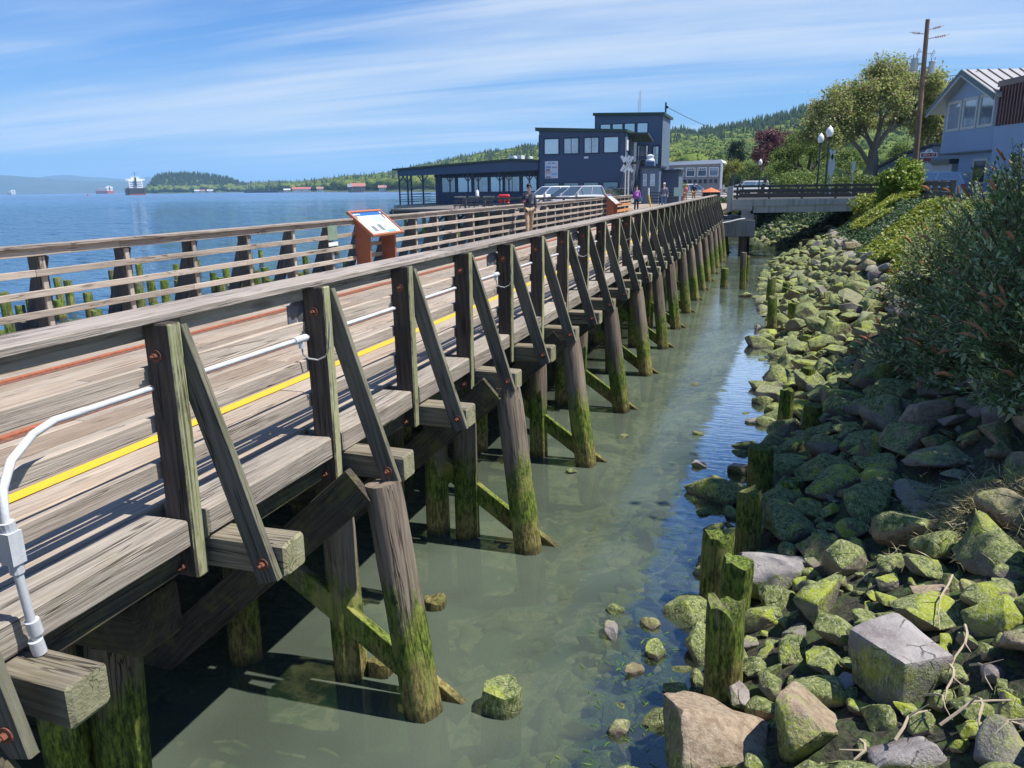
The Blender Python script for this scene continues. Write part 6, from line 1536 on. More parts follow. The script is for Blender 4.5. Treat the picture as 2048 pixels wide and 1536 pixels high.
# street name sign and the back of a stop sign
M_MAR = plain('maroon_sign', (0.22, 0.03, 0.03), .5, .06, 4)
sx0 = aty(1857, 310, 54)
ss = thing('street_name_sign', 'maroon street name sign with a white crest above the back of an octagonal sign', 'sign', (sx0.x, 54, 2.75))
cx0, cz0 = sx0.x, sx0.z
obj('post', MB().box(cx0 - .03, cx0 + .03, 54, 54.06, 2.75, cz0 + .1), M_GALV, ss)
brd = obj('board', MB().prism([(cx0 - .46, cz0 - .14), (cx0 + .46, cz0 - .14), (cx0 + .46, cz0 + .14), (cx0 + .24, cz0 + .16), (cx0 + .12, cz0 + .34), (cx0 - .12, cz0 + .34), (cx0 - .24, cz0 + .16), (cx0 - .46, cz0 + .14)], 53.93, 53.96, 'y'), M_TRIMW, ss)
obj('field', MB().box(cx0 - .42, cx0 + .42, 53.918, 53.928, cz0 - .10, cz0 + .11), M_MAR, brd)
obj('crest', MB().tube([(cx0, 53.93, cz0 + .24), (cx0, 53.915, cz0 + .24)], .10, 16), M_GALV, brd)
text('lettering', '10TH  ST', .17, face((cx0, 53.914, cz0 + .0), (0, -1, 0)), M_TRIMW, brd)
sb = obj('small_board', MB().box(cx0 - .26, cx0 + .14, 53.93, 53.95, cz0 - .36, cz0 - .17), M_MAR, ss)
a8 = [(cx0 + .02 + .30 * math.cos(math.pi / 8 + i * math.pi / 4), cz0 - .82 + .38 * math.sin(math.pi / 8 + i * math.pi / 4)) for i in range(8)]
obj('octagon_back', MB().prism(a8, 53.95, 53.97, 'y'), M_GALV, ss)
# timber guard rail by the road
gr2 = thing('guard_rail', 'brown timber guard rail at the roadside left of the house', 'railing', (5.8, 37, 3.0))
a = aty(1836, 366, 42.5); b_ = aty(1912, 371, 32)
for z in (.0, -.36): beam('rail_board', (6.4, 43.6, 3.72 + z), (6.05, 32, 3.68 + z), .06, .16, MW['fencedark'], gr2)
for k in range(7): f_ = k / 6; beam('post', (6.48 - .35 * f_, 43.6 - 11.6 * f_, 2.85), (6.48 - .35 * f_, 43.6 - 11.6 * f_, 3.82), .18, .18, MW['fencedark'], gr2, up=(1, 0, 0))

# --- information signs
M_ORG = plain('rust_orange_steel', (0.33, 0.105, 0.05), .5, .12, 3); M_ORGD = plain('rust_orange_frame', (0.42, 0.15, 0.07), .5, .1, 3)
def info_sign(name, x, y, rz, lab, s=1.0):
    t_ = lthing(name, lab, 'information sign', (x, y, 2.12), rz, group='boardwalk information signs')
    for k in (-.60, .60):
        w = .14
        obj('leg', MB(True).prism([(-.17, 0), (.17, 0), (.17, 1.12), (-.17, .80)], k - .035, k + .035, 'x'), M_ORG, t_)
        obj('foot_plate', MB(True).box(k - .10, k + .10, -.22, .22, .001, .014), M_ORG, t_)
    fr = lambda u, v, w: Vector((u, v * .766 - w * .643, .92 + v * .643 + w * .766))
    def slab(u0, u1, v0, v1, w0, w1):
        vs = [fr(u, v, w) for w in (w0, w1) for (u, v) in ((u0 * 1.18, v0), (u1 * 1.18, v0), (u1 * 1.18, v1), (u0 * 1.18, v1))]
        return MB(True).add(vs, [(0, 3, 2, 1), (4, 5, 6, 7), (0, 1, 5, 4), (1, 2, 6, 5), (2, 3, 7, 6), (3, 0, 4, 7)])
    f = MB(True)
    for q in ((-.64, .64, -.40, -.35), (-.64, .64, .35, .40), (-.64, -.59, -.35, .35), (.59, .64, -.35, .35)): m_ = slab(*q, 0, .06); f.add(m_.v, m_.f)
    obj('frame', f, M_ORGD, t_)
    p = obj('panel', slab(-.59, .59, -.35, .35, .01, .035), plain('panel_pale_blue', (.62, .76, .78), .35, .05, 2), t_)
    def pr(c, u0, u1, v0, v1, h=.0): return obj('print', slab(u0, u1, v0, v1, .036, .0385 + h), plain('print_' + c, {'header': (.03, .13, .36), 'cream': (.74, .80, .74), 'photo': (.20, .21, .22), 'art': (.55, .50, .44), 'ink': (.16, .2, .24), 'white': (.82, .82, .80), 'sea': (.20, .42, .60)}[c], .4, .12, 12), p)
    pr('header', -.59, .59, .24, .349); pr('cream', -.585, -.05, -.34, .235)
    pr('photo', -.38, -.22, -.28, -.10, .001); pr('photo', -.10, .06, -.26, -.06, .001); pr('art', .20, .28, -.26, .06, .001); pr('art', .36, .44, -.20, .10, .001); pr('sea', .1, .4, -.33, -.26, .001)
    for k in range(7): pr('ink', -.54, -.10 - .03 * (k % 3), .19 - k * .03, .196 - k * .03, .001)
    for k in range(6): pr('ink', .02, .52 - .04 * (k % 2), .19 - k * .03, .196 - k * .03, .001)
    for k in range(5): pr('white', -.54 + k * .055, -.50 + k * .055, .275, .305 + .012 * (k % 2), .001)
    pr('white', .52, .57, .29, .335, .001)
    return t_
info_sign('information_sign', -8.43, 15.8, math.radians(90), 'closer rust-orange information sign with a pale blue panel by the far railing')
info_sign('information_sign', -8.25, 42.6, math.radians(90), 'farther rust-orange information sign, past the man in the blazer')
fl = thing('flyer', 'small green and white flyer fixed to the far railing beside the information sign', 'poster', (-8.59, 14.2, 2.7))
obj('sheet', MB().box(-8.602, -8.598, 14.05, 14.42, 2.78, 3.10), plain('flyer_green', (.20, .28, .20), .5, .5, 14), fl); obj('strip', MB().box(-8.602, -8.597, 14.05, 14.42, 2.66, 2.74), M_TRIMW, fl)
yp = thing('yellow_bollard', 'slim yellow post with a white top on the boardwalk between the two walkers', 'post', (-6.9, 52, 2.12))
pA = aty(1305, 405, 47); pB = aty(1299, 380, 47)
mb = MB(); mb.tube([(pA.x, 47, 2.12), (pB.x - .03, 47, 3.2)], .045, 8); obj('shaft', mb, yellow_mat(), yp, True); mb = MB(); mb.tube([(pB.x - .03, 47, 3.2), (pB.x - .05, 47, 3.62)], .045, 8); obj('tip', mb, M_WHITE, yp, True)
ob = thing('orange_board', 'orange board lying along the foot of the far railing near its end', 'board', (-8.4, 46, 2.3))
obj('board', MB().box(-8.5, -8.44, 43.5, 49.5, 2.28, 2.42), plain('orange_board_paint', (.60, .26, .09), .6, .12, 4), ob); obj('board_', MB().box(-8.5, -8.44, 46.5, 49.8, 2.62, 2.74), bpy.data.materials['orange_board_paint'], ob).name = 'board'
# planter, kiosk umbrella, benches at the far plaza
def umb(x, y, z, r, lab):
    t_ = thing('market_umbrella', lab, 'umbrella', (x, y, 2.12)); mb = MB(); mb.tube([(x, y, 2.12), (x, y, z)], .03, 8); obj('pole', mb, M_GALV, t_)
    vs = [(x + math.cos(i * math.pi / 4) * r, y + math.sin(i * math.pi / 4) * r, z - .42) for i in range(8)] + [(x, y, z)]; mb = MB(); mb.add(vs, [(i, (i + 1) % 8, 8) for i in range(8)]); mb.add([(a, b2, c - .02) for a, b2, c in vs], [((i + 1) % 8, i, 8) for i in range(8)]); obj('canopy', mb, plain('orange_canopy', (.62, .16, .06), .7, .1, 3), t_, fix=False)
q = aty(1422, 377, 78); umb(q.x, 78, q.z + .1, .95, 'low orange umbrella near the end of the channel railing')
kq = thing('grey_kiosk', 'small dark grey kiosk counter under the orange umbrella', 'kiosk', (q.x, 79, 2.12)); obj('counter', MB().box(q.x - .8, q.x + .8, 78.6, 79.4, 2.12, 3.0), M_INK, kq)
pk = aty(1362, 372, 85); ptr = thing('planter_shrub', 'yellow-green shrub in a planter behind the two far walkers', 'plant', (pk.x, 85, 2.12))
obj('pot', MB().lathe((pk.x, 85, 2.12), [(0, .3), (.5, .42), (.52, .38)], 12), M_ORG, ptr, True)
nP = 900; PP_ = rnd_unit(nP) * nrg.uniform(.3, 1, (nP, 1)) * np.array((.75, .75, .7)) + np.array((0, 0, 1.2)); V, F = leaf_arrays(PP_, rnd_unit(nP), rnd_unit(nP) + np.array((0, 0, 1.)), np.full(nP, .16), np.full(nP, .06))
o = mobj('foliage', npmesh('foliage', V, F, M_YGR), ptr, WM[ptr.name].copy()); o['kind'] = 'stuff'
af = thing('terrace_railing', 'white-railed ramp fence beside the far walkers', 'railing', (-6.6, 70, 2.12))
for z in (2.4, 2.65, 2.9, 3.15): obj('rail_board', MB().box(-9.9, -4.2, 86.0, 86.06, z, z + .11), M_CREAM, af)
for k in range(7): obj('post', MB().box(-9.9 + k * .93, -9.82 + k * .93, 86.06, 86.14, 2.12, 3.3), M_ORG, af)
dk = thing('terrace_railing', 'dark slatted terrace rail in front of the pale blue shed', 'railing', (-9.2, 69, 2.12))
for z in (2.35, 2.6, 2.85, 3.1): obj('rail_board', MB().box(-10.1, -7.6, 69.0, 69.05, z, z + .08), M_INK, dk)
for k in range(4): obj('post', MB().box(-10.1 + k * .8, -10.02 + k * .8, 69.05, 69.13, 2.12, 3.2), M_INK, dk)
nbd = thing('menu_board', 'pale green notice board standing in front of the far walkers', 'sign', (-7.7, 60, 2.12)); qb = aty(1357, 383, 62)
obj('board', MB().box(qb.x - .35, qb.x + .35, 62, 62.05, qb.z - .35, qb.z + .3), plain('pale_green_board', (.35, .5, .45), .5, .3, 9), nbd); obj('leg', MB().box(qb.x - .3, qb.x - .24, 62, 62.05, 2.12, qb.z - .35), M_INK, nbd); obj('leg', MB().box(qb.x + .24, qb.x + .3, 62, 62.05, 2.12, qb.z - .35), M_INK, nbd)
# stacked red kayaks and racks at the pier edge
def pier_item(px, py0, py1, y): a = aty(px, py0, y); b_ = aty(px, py1, y); return a, b_
rk = thing('red_tub_stack', 'stack of bright red plastic tubs on the parking pier edge', 'tubs', (-19.8, 57.6, 2.1))
for k in range(4):
    c = Vector((-19.6, 57.7, 2.30 + k * .27)); mb = MB(); mb.tube([c + Vector((-.44, 0, .02)), c + Vector((-.36, 0, 0)), c + Vector((.36, 0, 0)), c + Vector((.44, 0, .02))], [.08, .14, .14, .08], 10); obj('tub', mb, plain('red_plastic', (.66, .03, .05), .35, .08, 3), rk, True)
for k in range(4):
    x = -24.6 + k * 1.25; t_ = thing('folding_rack', ['dark slanted rack, first from the restaurant end of the pier edge', 'dark slanted rack with a pale canister above it', 'dark slanted rack beside the canister', 'dark slanted rack next to the red tubs'][k], 'rack', (x, 60.6, 2.1), group='racks on the pier edge')
    for s in (-.35, .1): beam('leg', (x + s, 60.6, 2.12), (x + s + .45, 60.6, 3.05), .07, .07, MW['fencedark'], t_, up=(0, 1, 0)); beam('slat', (x - .4, 60.5, 2.35 + .35 * (s > 0)), (x + .6, 60.5, 2.35 + .35 * (s > 0)), .05, .09, MW['fencedark'], t_)
    beam('top_bar', (x - .3, 60.55, 3.05), (x + .7, 60.55, 3.05), .06, .09, MW['rail'], t_)
cn = thing('white_canister', 'white canister standing on top of a rack at the pier edge', 'canister', (-22.9, 60.6, 3.1)); obj('body', MB().lathe((-22.9, 60.6, 3.1), [(0, .14), (.35, .14), (.4, .1), (.5, .07)], 12), M_TRIMW, cn, True)
dpl = thing('dark_planter', 'dark square planter box next to the red tubs', 'planter', (-18.0, 57.6, 2.1)); obj('box', MB().box(-18.4, -17.5, 57.3, 58.0, 2.12, 3.0), M_INK, dpl); obj('rim', MB().box(-18.45, -17.45, 57.25, 58.05, 3.0, 3.06), M_INK, dpl)

# ------------------------------------------------------------------ cars
def car(x, y, z, rz, col, lab, cat='car', kind='hatch', glassy=True, group='cars parked on the pier'):
    """local frame: +x is forward"""
    t_ = lthing('parked_car', lab, cat, (x, y, z), rz, group=group)
    m = bpy.data.materials.get('car_' + str(col)) 
    if not m:
        m, t, b, o = mat_new('car_' + str(col)); geo = N(t, 'ShaderNodeNewGeometry'); n = NOISE(t, geo.outputs['Position'], 2, 3)
        setc(t, b, MIX(t, n, tuple(c * .92 for c in col), col), .28); b.inputs['Coat Weight'].default_value = .8; b.inputs['Coat Roughness'].default_value = .06
    H_ = {'hatch': 1.50, 'sedan': 1.42, 'suv': 1.68, 'van': 1.95}[kind]; L = {'hatch': 4.3, 'sedan': 4.7, 'suv': 4.7, 'van': 5.3}[kind]
    bl = H_ * .60
    # lower body: stations (x, z top, half width, z bottom)
    stn = [(-.5, .62, .74, .38), (-.485, .80, .82, .28), (-.40, .985, .88, .22), (-.2, 1.0, .90, .20), (.12, .99, .90, .20), (.24, .97, .90, .20), (.36, .90, .88, .22), (.46, .78, .83, .26), (.5, .58, .74, .36)]
    v = []; f = []; n = 10
    for fx, zt, w, zb in stn:
        X = fx * L; zt *= bl
        for a, b_ in ((-w * .8, zb), (-w * .97, zb + .12), (-w, (zb + zt) / 2), (-w * .97, zt - .08), (-w * .88, zt), (w * .88, zt), (w * .97, zt - .08), (w, (zb + zt) / 2), (w * .97, zb + .12), (w * .8, zb)): v.append((X, a, b_))
    for i in range(len(stn) - 1):
        for k in range(n): f.append((i * n + k, i * n + (k + 1) % n, (i + 1) * n + (k + 1) % n, (i + 1) * n + k))
    f += [tuple(range(n))[::-1], tuple((len(stn) - 1) * n + k for k in range(n))]
    mb = MB(True); mb.add(v, f); body = obj('body', mb, m, t_, True)
    rear = {'hatch': -.47, 'sedan': -.33, 'suv': -.47, 'van': -.485}[kind]; rr_ = {'hatch': -.36, 'sedan': -.17, 'suv': -.40, 'van': -.46}[kind]; fr0 = .27 if kind != 'van' else .36; fr1 = .06 if kind != 'van' else .22
    g = [(rear * L, bl * .96), (rr_ * L, H_ - .05), (fr1 * L, H_ - .03), (fr0 * L, bl * .94)]
    v = [(a, s * w, c) for s, in ((-1,), (1,)) for (a, c), w in zip(g, (.80, .66, .66, .80))]
    mb = MB(True); mb.add(v, [(0, 1, 2, 3), (7, 6, 5, 4), (0, 4, 5, 1), (2, 6, 7, 3), (1, 5, 6, 2), (3, 7, 4, 0)]); obj('windows', mb, bpy.data.materials.get('car_glass') or glass_mat('car_glass', (.05, .07, .08), .35, .03), t_)
    mb = MB(True); r0, r1 = rr_ * L - .05, fr1 * L + .05
    mb.add([(r0, -.68, H_ - .06), (r1, -.68, H_ - .05), (r1, .68, H_ - .05), (r0, .68, H_ - .06), (r0 + .12, -.60, H_ + .01), (r1 - .12, -.60, H_ + .01), (r1 - .12, .60, H_ + .01), (r0 + .12, .60, H_ + .01)], [(0, 3, 2, 1), (4, 5, 6, 7), (0, 1, 5, 4), (1, 2, 6, 5), (2, 3, 7, 6), (3, 0, 4, 7)]); obj('roof', mb, m, t_)
    for s in (-1, 1):
        for (a, b_) in ((g[0], g[1]), (g[3], g[2]), (((g[0][0] + g[3][0]) / 2 - .1, bl * .95), ((g[1][0] + g[2][0]) / 2, H_ - .04))):
            obj('pillar', MB(True).bar((a[0], s * .805, a[1]), (b_[0], s * .672, b_[1]), .05, .04, up=(0, 1, 0)), m, t_)
        for fx in (-.31, .32):
            c = Vector((fx * L, s * .80, .33)); w = obj('wheel', MB(True).tube([c - Vector((0, .10, 0)), c + Vector((0, .10, 0))], .33, 18), M_INK, t_)
            obj('rim', MB(True).tube([c + Vector((0, s * .10, 0)), c + Vector((0, s * .112, 0))], .21, 12), M_GALV, w)
        obj('headlight', MB(True).box(.455 * L, .485 * L, s * .68 - .13, s * .68 + .13, bl * .62, bl * .80), M_GLOBE, t_)
        obj('tail_light', MB(True).box(-.497 * L, -.47 * L, s * .70 - .11, s * .70 + .11, bl * .72, bl * .98), plain('tail_red', (.5, .02, .02), .3, .05, 3) if not bpy.data.materials.get('tail_red') else bpy.data.materials['tail_red'], t_)
        obj('mirror', MB(True).box(fr0 * L - .30, fr0 * L - .12, s * .93 - .09, s * .93 + .09, bl * .98, bl * 1.14), m, t_)
    return t_
WHT = (.78, .78, .78); SIL = (.50, .52, .54); DK = (.05, .055, .075); GRN = (.03, .045, .04)
for (px_, Y_, a_, col_, lab_, kd_) in ((1098, 67.5, 232, WHT, 'white car parked on the pier, leftmost of the parked row', 'suv'),
        (1136, 64.5, 236, DK, 'dark grey car parked between the white and the silver one', 'hatch'),
        (1158, 60.8, 238, SIL, 'silver estate car parked nearest the pier railing', 'suv'),
        (1200, 64.0, 240, DK, 'dark blue sedan half hidden behind the silver estate', 'sedan'),
        (1228, 70.5, 236, GRN, 'dark green car parked against the blue block', 'sedan')):
    q = aty(px_, 385, Y_); car(q.x, Y_, 2.115, math.radians(a_), col_, lab_, 'car', kd_)
car(-9.5, 104, 2.14, math.radians(5), WHT, 'white pickup-like car parked before the grey waterfront hall', 'car', 'suv', group='cars in the town')
q = aty(1502, 364, 128); car(q.x, 128, 2.2, math.radians(200), WHT, 'white van parked below the purple tree', 'van', 'van', group='cars in the town')
q = aty(1484, 366, 134); car(q.x - .5, 134, 2.2, math.radians(200), SIL, 'silver car parked left of the white van', 'car', 'sedan', group='cars in the town')
q = aty(1858, 372, 52); car(q.x, 54.5, 2.62, math.radians(176), (.42, .58, .68), 'pale blue van passing behind the timber guard rail', 'van', 'suv', group='cars in the town')

# ------------------------------------------------------------------ people
def skin_obj(name, joints, links, mat, parent, M, root, sub=1):
    me = bpy.data.meshes.new(name); ids = {k: i for i, k in enumerate(joints)}
    me.from_pydata([joints[k][0] for k in joints], [(ids[a], ids[b]) for a, b in links], [])
    tmp = bpy.data.objects.new('tmp', me); COL.objects.link(tmp)
    tmp.modifiers.new('skin', 'SKIN')
    if not me.skin_vertices:
        me.attributes  # layer is made by the modifier operator; make it by hand through bmesh
        bm = bmesh.new(); bm.from_mesh(me); bm.verts.layers.skin.verify(); bm.to_mesh(me); bm.free()
    for k, i in ids.items():
        sv = me.skin_vertices[0].data[i]; r = joints[k][1]; sv.radius = r if isinstance(r, tuple) else (r, r); sv.use_root = (k == root)
    s_ = tmp.modifiers.new('sub', 'SUBSURF'); s_.levels = sub; s_.render_levels = sub
    bpy.context.view_layer.update()
    out_ = bpy.data.meshes.new_from_object(tmp.evaluated_get(bpy.context.evaluated_depsgraph_get()))
    bpy.data.objects.remove(tmp, do_unlink=True); out_.materials.clear(); out_.materials.append(mat); out_.shade_smooth()
    return mobj(name, out_, parent, M)
M_SKIN = plain('skin', (0.46, 0.28, 0.20), .55, .05, 9); M_SKIN2 = plain('light_skin', (0.55, 0.36, 0.27), .55, .05, 9)
def cloth(name, col, var=.15): return plain(name, col, .85, var, 14)
def person(x, y, z, rz, h, lab, top, bottom, hair, skin, shoes, step=.18, armL=(.05, .10), armR=(.05, -.05), coat=.0, hat=None, glasses=False, bag=None, group=None, longhair=False, backpack=False):
    """faces local -y"""
    t_ = lthing('person', lab, 'person', (x, y, z), rz, group); k = h / 1.75; M = WM[t_.name] @ Matrix.Scale(k, 4)
    J = {}; E = []
    J['pel'] = ((0, 0, .96), (.135, .10)); J['wst'] = ((0, 0, 1.10), (.125, .09)); J['cst'] = ((0, 0, 1.30), (.155, .105)); J['nkb'] = ((0, .01, 1.44), (.09, .07)); J['nk'] = ((0, 0, 1.50), .052); J['hd'] = ((0, -.012, 1.60), (.075, .092)); J['hd2'] = ((0, -.005, 1.70), (.070, .085))
    E += [('pel', 'wst'), ('wst', 'cst'), ('cst', 'nkb'), ('nkb', 'nk'), ('nk', 'hd'), ('hd', 'hd2')]
    for s, n_, ar in ((-1, 'L', armL), (1, 'R', armR)):
        J['sh' + n_] = ((s * .175, .01, 1.40), .062); J['el' + n_] = ((s * .235, .02 + ar[0], 1.13), .044); J['wr' + n_] = ((s * .25, -.02 + ar[0] - ar[1], .90 + abs(ar[1]) * 1.0), .029); 
        w = Vector(J['wr' + n_][0]); e = Vector(J['el' + n_][0]); d = (w - e).normalized(); J['pa' + n_] = (tuple(w + d * .065), (.034, .020)); E += [('cst', 'sh' + n_), ('sh' + n_, 'el' + n_), ('el' + n_, 'wr' + n_), ('wr' + n_, 'pa' + n_)]
        p = w + d * .075
        for fi in range(4):
            q = p + Vector((0, (fi - 1.5) * .019, 0)); a = q + d * .035 + Vector((-s * .004, 0, 0)); b_ = a + d * (.034 - .004 * abs(fi - 1.2)) + Vector((-s * .014, -.004, 0)); J[f'f{n_}{fi}'] = (tuple(a), .0095); J[f'g{n_}{fi}'] = (tuple(b_), .008); E += [('pa' + n_, f'f{n_}{fi}'), (f'f{n_}{fi}', f'g{n_}{fi}')]
        J['th' + n_] = (tuple(w + d * .045 + Vector((-s * .008, -.040, 0))), .0105); J['tg' + n_] = (tuple(w + d * .078 + Vector((-s * .012, -.052, 0))), .009); E += [('wr' + n_, 'th' + n_), ('th' + n_, 'tg' + n_)]
        f_ = step * s
        J['hp' + n_] = ((s * .085, 0, .90), .085); J['kn' + n_] = ((s * .095, -.03 + f_ * .45, .50), .056); J['an' + n_] = ((s * .10, f_, .10 + (.05 if f_ > 0 else 0)), .038); J['to' + n_] = ((s * .115, f_ - .17, .035 + (.0 if f_ > 0 else 0)), (.038, .026))
        E += [('pel', 'hp' + n_), ('hp' + n_, 'kn' + n_), ('kn' + n_, 'an' + n_), ('an' + n_, 'to' + n_)]
    skin_obj('body', J, E, skin, t_, M, 'pel', 1)
    g = .018; grow = lambda key, a=g: (J[key][0], tuple(r + a for r in J[key][1]) if isinstance(J[key][1], tuple) else J[key][1] + a)
    T = {kk: grow(kk) for kk in ('wst', 'cst', 'nkb', 'shL', 'shR', 'elL', 'elR', 'wrL', 'wrR', 'pel')}; T['pel'] = (J['pel'][0], (.160, .125)); T['nkb'] = (J['nkb'][0], (.085, .07))
    TE = [('pel', 'wst'), ('wst', 'cst'), ('cst', 'nkb'), ('cst', 'shL'), ('shL', 'elL'), ('elL', 'wrL'), ('cst', 'shR'), ('shR', 'elR'), ('elR', 'wrR')]
    if coat: T['hem'] = ((0, 0, .96 - coat), (.175, .135)); TE.append(('pel', 'hem'))
    skin_obj('jacket' if coat else 'shirt', T, TE, top, t_, M, 'pel', 1)
    B = {kk: grow(kk, .020) for kk in ('hpL', 'hpR', 'knL', 'knR', 'anL', 'anR')}; B['pel'] = (J['pel'][0], (.150, .115))
    skin_obj('trousers', B, [('pel', 'hpL'), ('hpL', 'knL'), ('knL', 'anL'), ('pel', 'hpR'), ('hpR', 'knR'), ('knR', 'anR')], bottom, t_, M, 'pel', 1)
    for n_ in 'LR':
        a = Vector(J['an' + n_][0]); b_ = Vector(J['to' + n_][0]); skin_obj('shoe', {'a': (tuple(a + Vector((0, .04, -.045))), (.048, .045)), 'b': (tuple(b_ + Vector((0, -.02, .008))), (.048, .032))}, [('a', 'b')], shoes, t_, M, 'a', 1)
    def ell(c, r, mat, name, cut=None, par=t_):
        bm = bmesh.new(); bmesh.ops.create_icosphere(bm, subdivisions=3, radius=1)
        for v in bm.verts: v.co = Vector((v.co.x * r[0], v.co.y * r[1], v.co.z * r[2])) * (1 + .04 * mnoise.noise(v.co * 3)) + Vector(c)
        if cut: bmesh.ops.delete(bm, geom=[v for v in bm.verts if cut(v.co)], context='VERTS')
        me = bpy.data.meshes.new(name); bm.to_mesh(me); bm.free(); me.materials.append(mat); me.shade_smooth(); return mobj(name, me, par, M)
    if not hat or longhair: ell((0, .012, 1.685), (.086, .102, .092), hair, 'hair', lambda c: c.y < -.045 and c.z < 1.70 or c.z < (1.50 if longhair else 1.60))
    if hat: ell((0, .0, 1.70), (.094, .11, .085), hat, 'cap', lambda c: c.z < 1.685); skin_obj('cap_peak', {'a': ((0, -.08, 1.695), (.07, .012)), 'b': ((0, -.15, 1.685), (.055, .008))}, [('a', 'b')], hat, t_, M, 'a', 1)
    mbn = MB(True); mbn.tube([(0, -.098, 1.64), (0, -.118, 1.605), (0, -.100, 1.598)], [.008, .014, .009], 6); nb_ = mkmesh('nose', [tuple(Vector(p)) for p in mbn.v], mbn.f, skin, True); mobj('nose', nb_, t_, M)
    for s in (-1, 1):
        ell((s * .031, -.094, 1.640), (.012, .006, .007), M_INK if not glasses else M_INK, 'eye'); ell((s * .079, .0, 1.625), (.012, .020, .030), skin, 'ear')
    ell((0, -.096, 1.566), (.022, .006, .006), plain('lips', (.35, .13, .11), .6, .05, 9) if not bpy.data.materials.get('lips') else bpy.data.materials['lips'], 'mouth')
    if glasses:
        mb = MB(); mb.box(-.068, -.006, -.112, -.100, 1.622, 1.660); mb.box(.006, .068, -.112, -.100, 1.622, 1.660); mb.box(-.006, .006, -.108, -.102, 1.645, 1.654); mb.box(-.078, -.070, -.108, .02, 1.64, 1.65); mb.box(.070, .078, -.108, .02, 1.64, 1.65); mobj('sunglasses', mkmesh('sunglasses', mb.v, mb.f, M_INK), t_, M)
    if backpack:
        for s in (-1, 1): mb = MB(); mb.tube([(s * .10, -.10, 1.16), (s * .115, -.135, 1.30), (s * .11, -.07, 1.455), (s * .10, .10, 1.42)], .018, 6); mobj('strap', mkmesh('strap', [tuple(p) for p in mb.v], mb.f, backpack, True), t_, M)
        ell((0, .19, 1.25), (.15, .09, .22), backpack, 'backpack')
    return t_, J, M
t_, J, M = person(-8.02, 26.3, 2.122, math.radians(32), 1.76, 'man in a dark blue-grey blazer and khaki trousers walking by the far railing', cloth('navy_blazer', (.055, .065, .10)), cloth('khaki', (.42, .31, .20)), plain('black_hair', (.015, .013, .012), .6, .2, 30), M_SKIN, M_INK, .16, (.04, .26), (.03, -.02), .13, None, True)
# open shirt front and the cup in his hand
mb = MB(); mb.prism([(-.035, 1.10), (.035, 1.10), (.055, 1.42), (-.055, 1.42)], -.150, -.118, 'y'); mobj('shirt_front', mkmesh('shirt_front', mb.v, mb.f, cloth('dark_shirt', (.03, .035, .05))), t_, M)
w = M @ (Vector(J['paL'][0]) + Vector((0, -.03, .02))); ct = thing('coffee_cup', 'red cup held in the hand of the man in the blazer', 'cup', tuple(w - Vector((0, 0, .05)))); mb = MB(); mb.lathe(tuple(w - Vector((0, 0, .05))), [(0, .028), (.10, .037)], 12); obj('cup', mb, plain('red_cup', (.45, .05, .06), .4, .1, 9), ct, True)
def purple_mat():
    m, t, b, o = mat_new('purple_print'); geo = N(t, 'ShaderNodeNewGeometry'); P = geo.outputs['Position']
    setc(t, b, MIX(t, SS(t, NOISE(t, P, 9, 3), .42, .6), (.20, .05, .42), (.62, .14, .42)), .8); return m
q = aty(1273, 398, 51.5)
person(q.x, 51.5, 2.122, math.radians(8), 1.60, 'woman in a purple and pink patterned top with a shoulder bag', purple_mat(), cloth('dark_jeans', (.03, .035, .06)), plain('brown_hair', (.05, .03, .022), .6, .2, 30), M_SKIN2, M_INK, .12, (.02, .02), (.04, .06), .06, None, False, longhair=True)
bt = thing('shoulder_bag', 'blue shoulder bag hanging at the side of the woman in purple', 'bag', (q.x + .24, 51.45, 2.85)); mb = MB(); mb.box(q.x + .16, q.x + .36, 51.40, 51.52, 2.78, 3.02); bgo = obj('bag', mb, cloth('blue_bag', (.12, .20, .36)), bt); mb = MB(); mb.tube([(q.x + .2, 51.4, 3.0), (q.x + .10, 51.33, 3.35), (q.x + .08, 51.45, 3.52)], .015, 6); obj('bag_strap', mb, bpy.data.materials['blue_bag'], bt)
q = aty(1328, 390, 55)
person(q.x, 55, 2.122, math.radians(2), 1.78, 'man in a pale cap, grey-blue shirt and jeans with backpack straps', cloth('grey_blue_shirt', (.15, .17, .25)), cloth('blue_jeans', (.10, .17, .28)), M_INK, M_SKIN2, M_INK, .10, (.06, .04), (.06, .04), 0, cloth('pale_cap', (.55, .52, .46)), False, backpack=cloth('dark_pack', (.03, .035, .06)))
q = aty(1371, 385, 80)
person(q.x, 80, 2.122, math.radians(180), 1.62, 'distant walker in a pink top seen from behind', cloth('pink_top', (.70, .22, .28)), cloth('pink_shorts', (.5, .25, .25)), plain('blond_hair', (.3, .2, .1), .6, .2, 20), M_SKIN2, M_WHITE, .10)
q = aty(1388, 385, 80)
person(q.x, 80, 2.122, math.radians(180), 1.80, 'distant walker in a navy jacket and tan trousers', cloth('navy_jacket', (.03, .05, .10)), cloth('tan_trousers', (.48, .30, .14)), M_INK, M_SKIN, M_INK, .10)

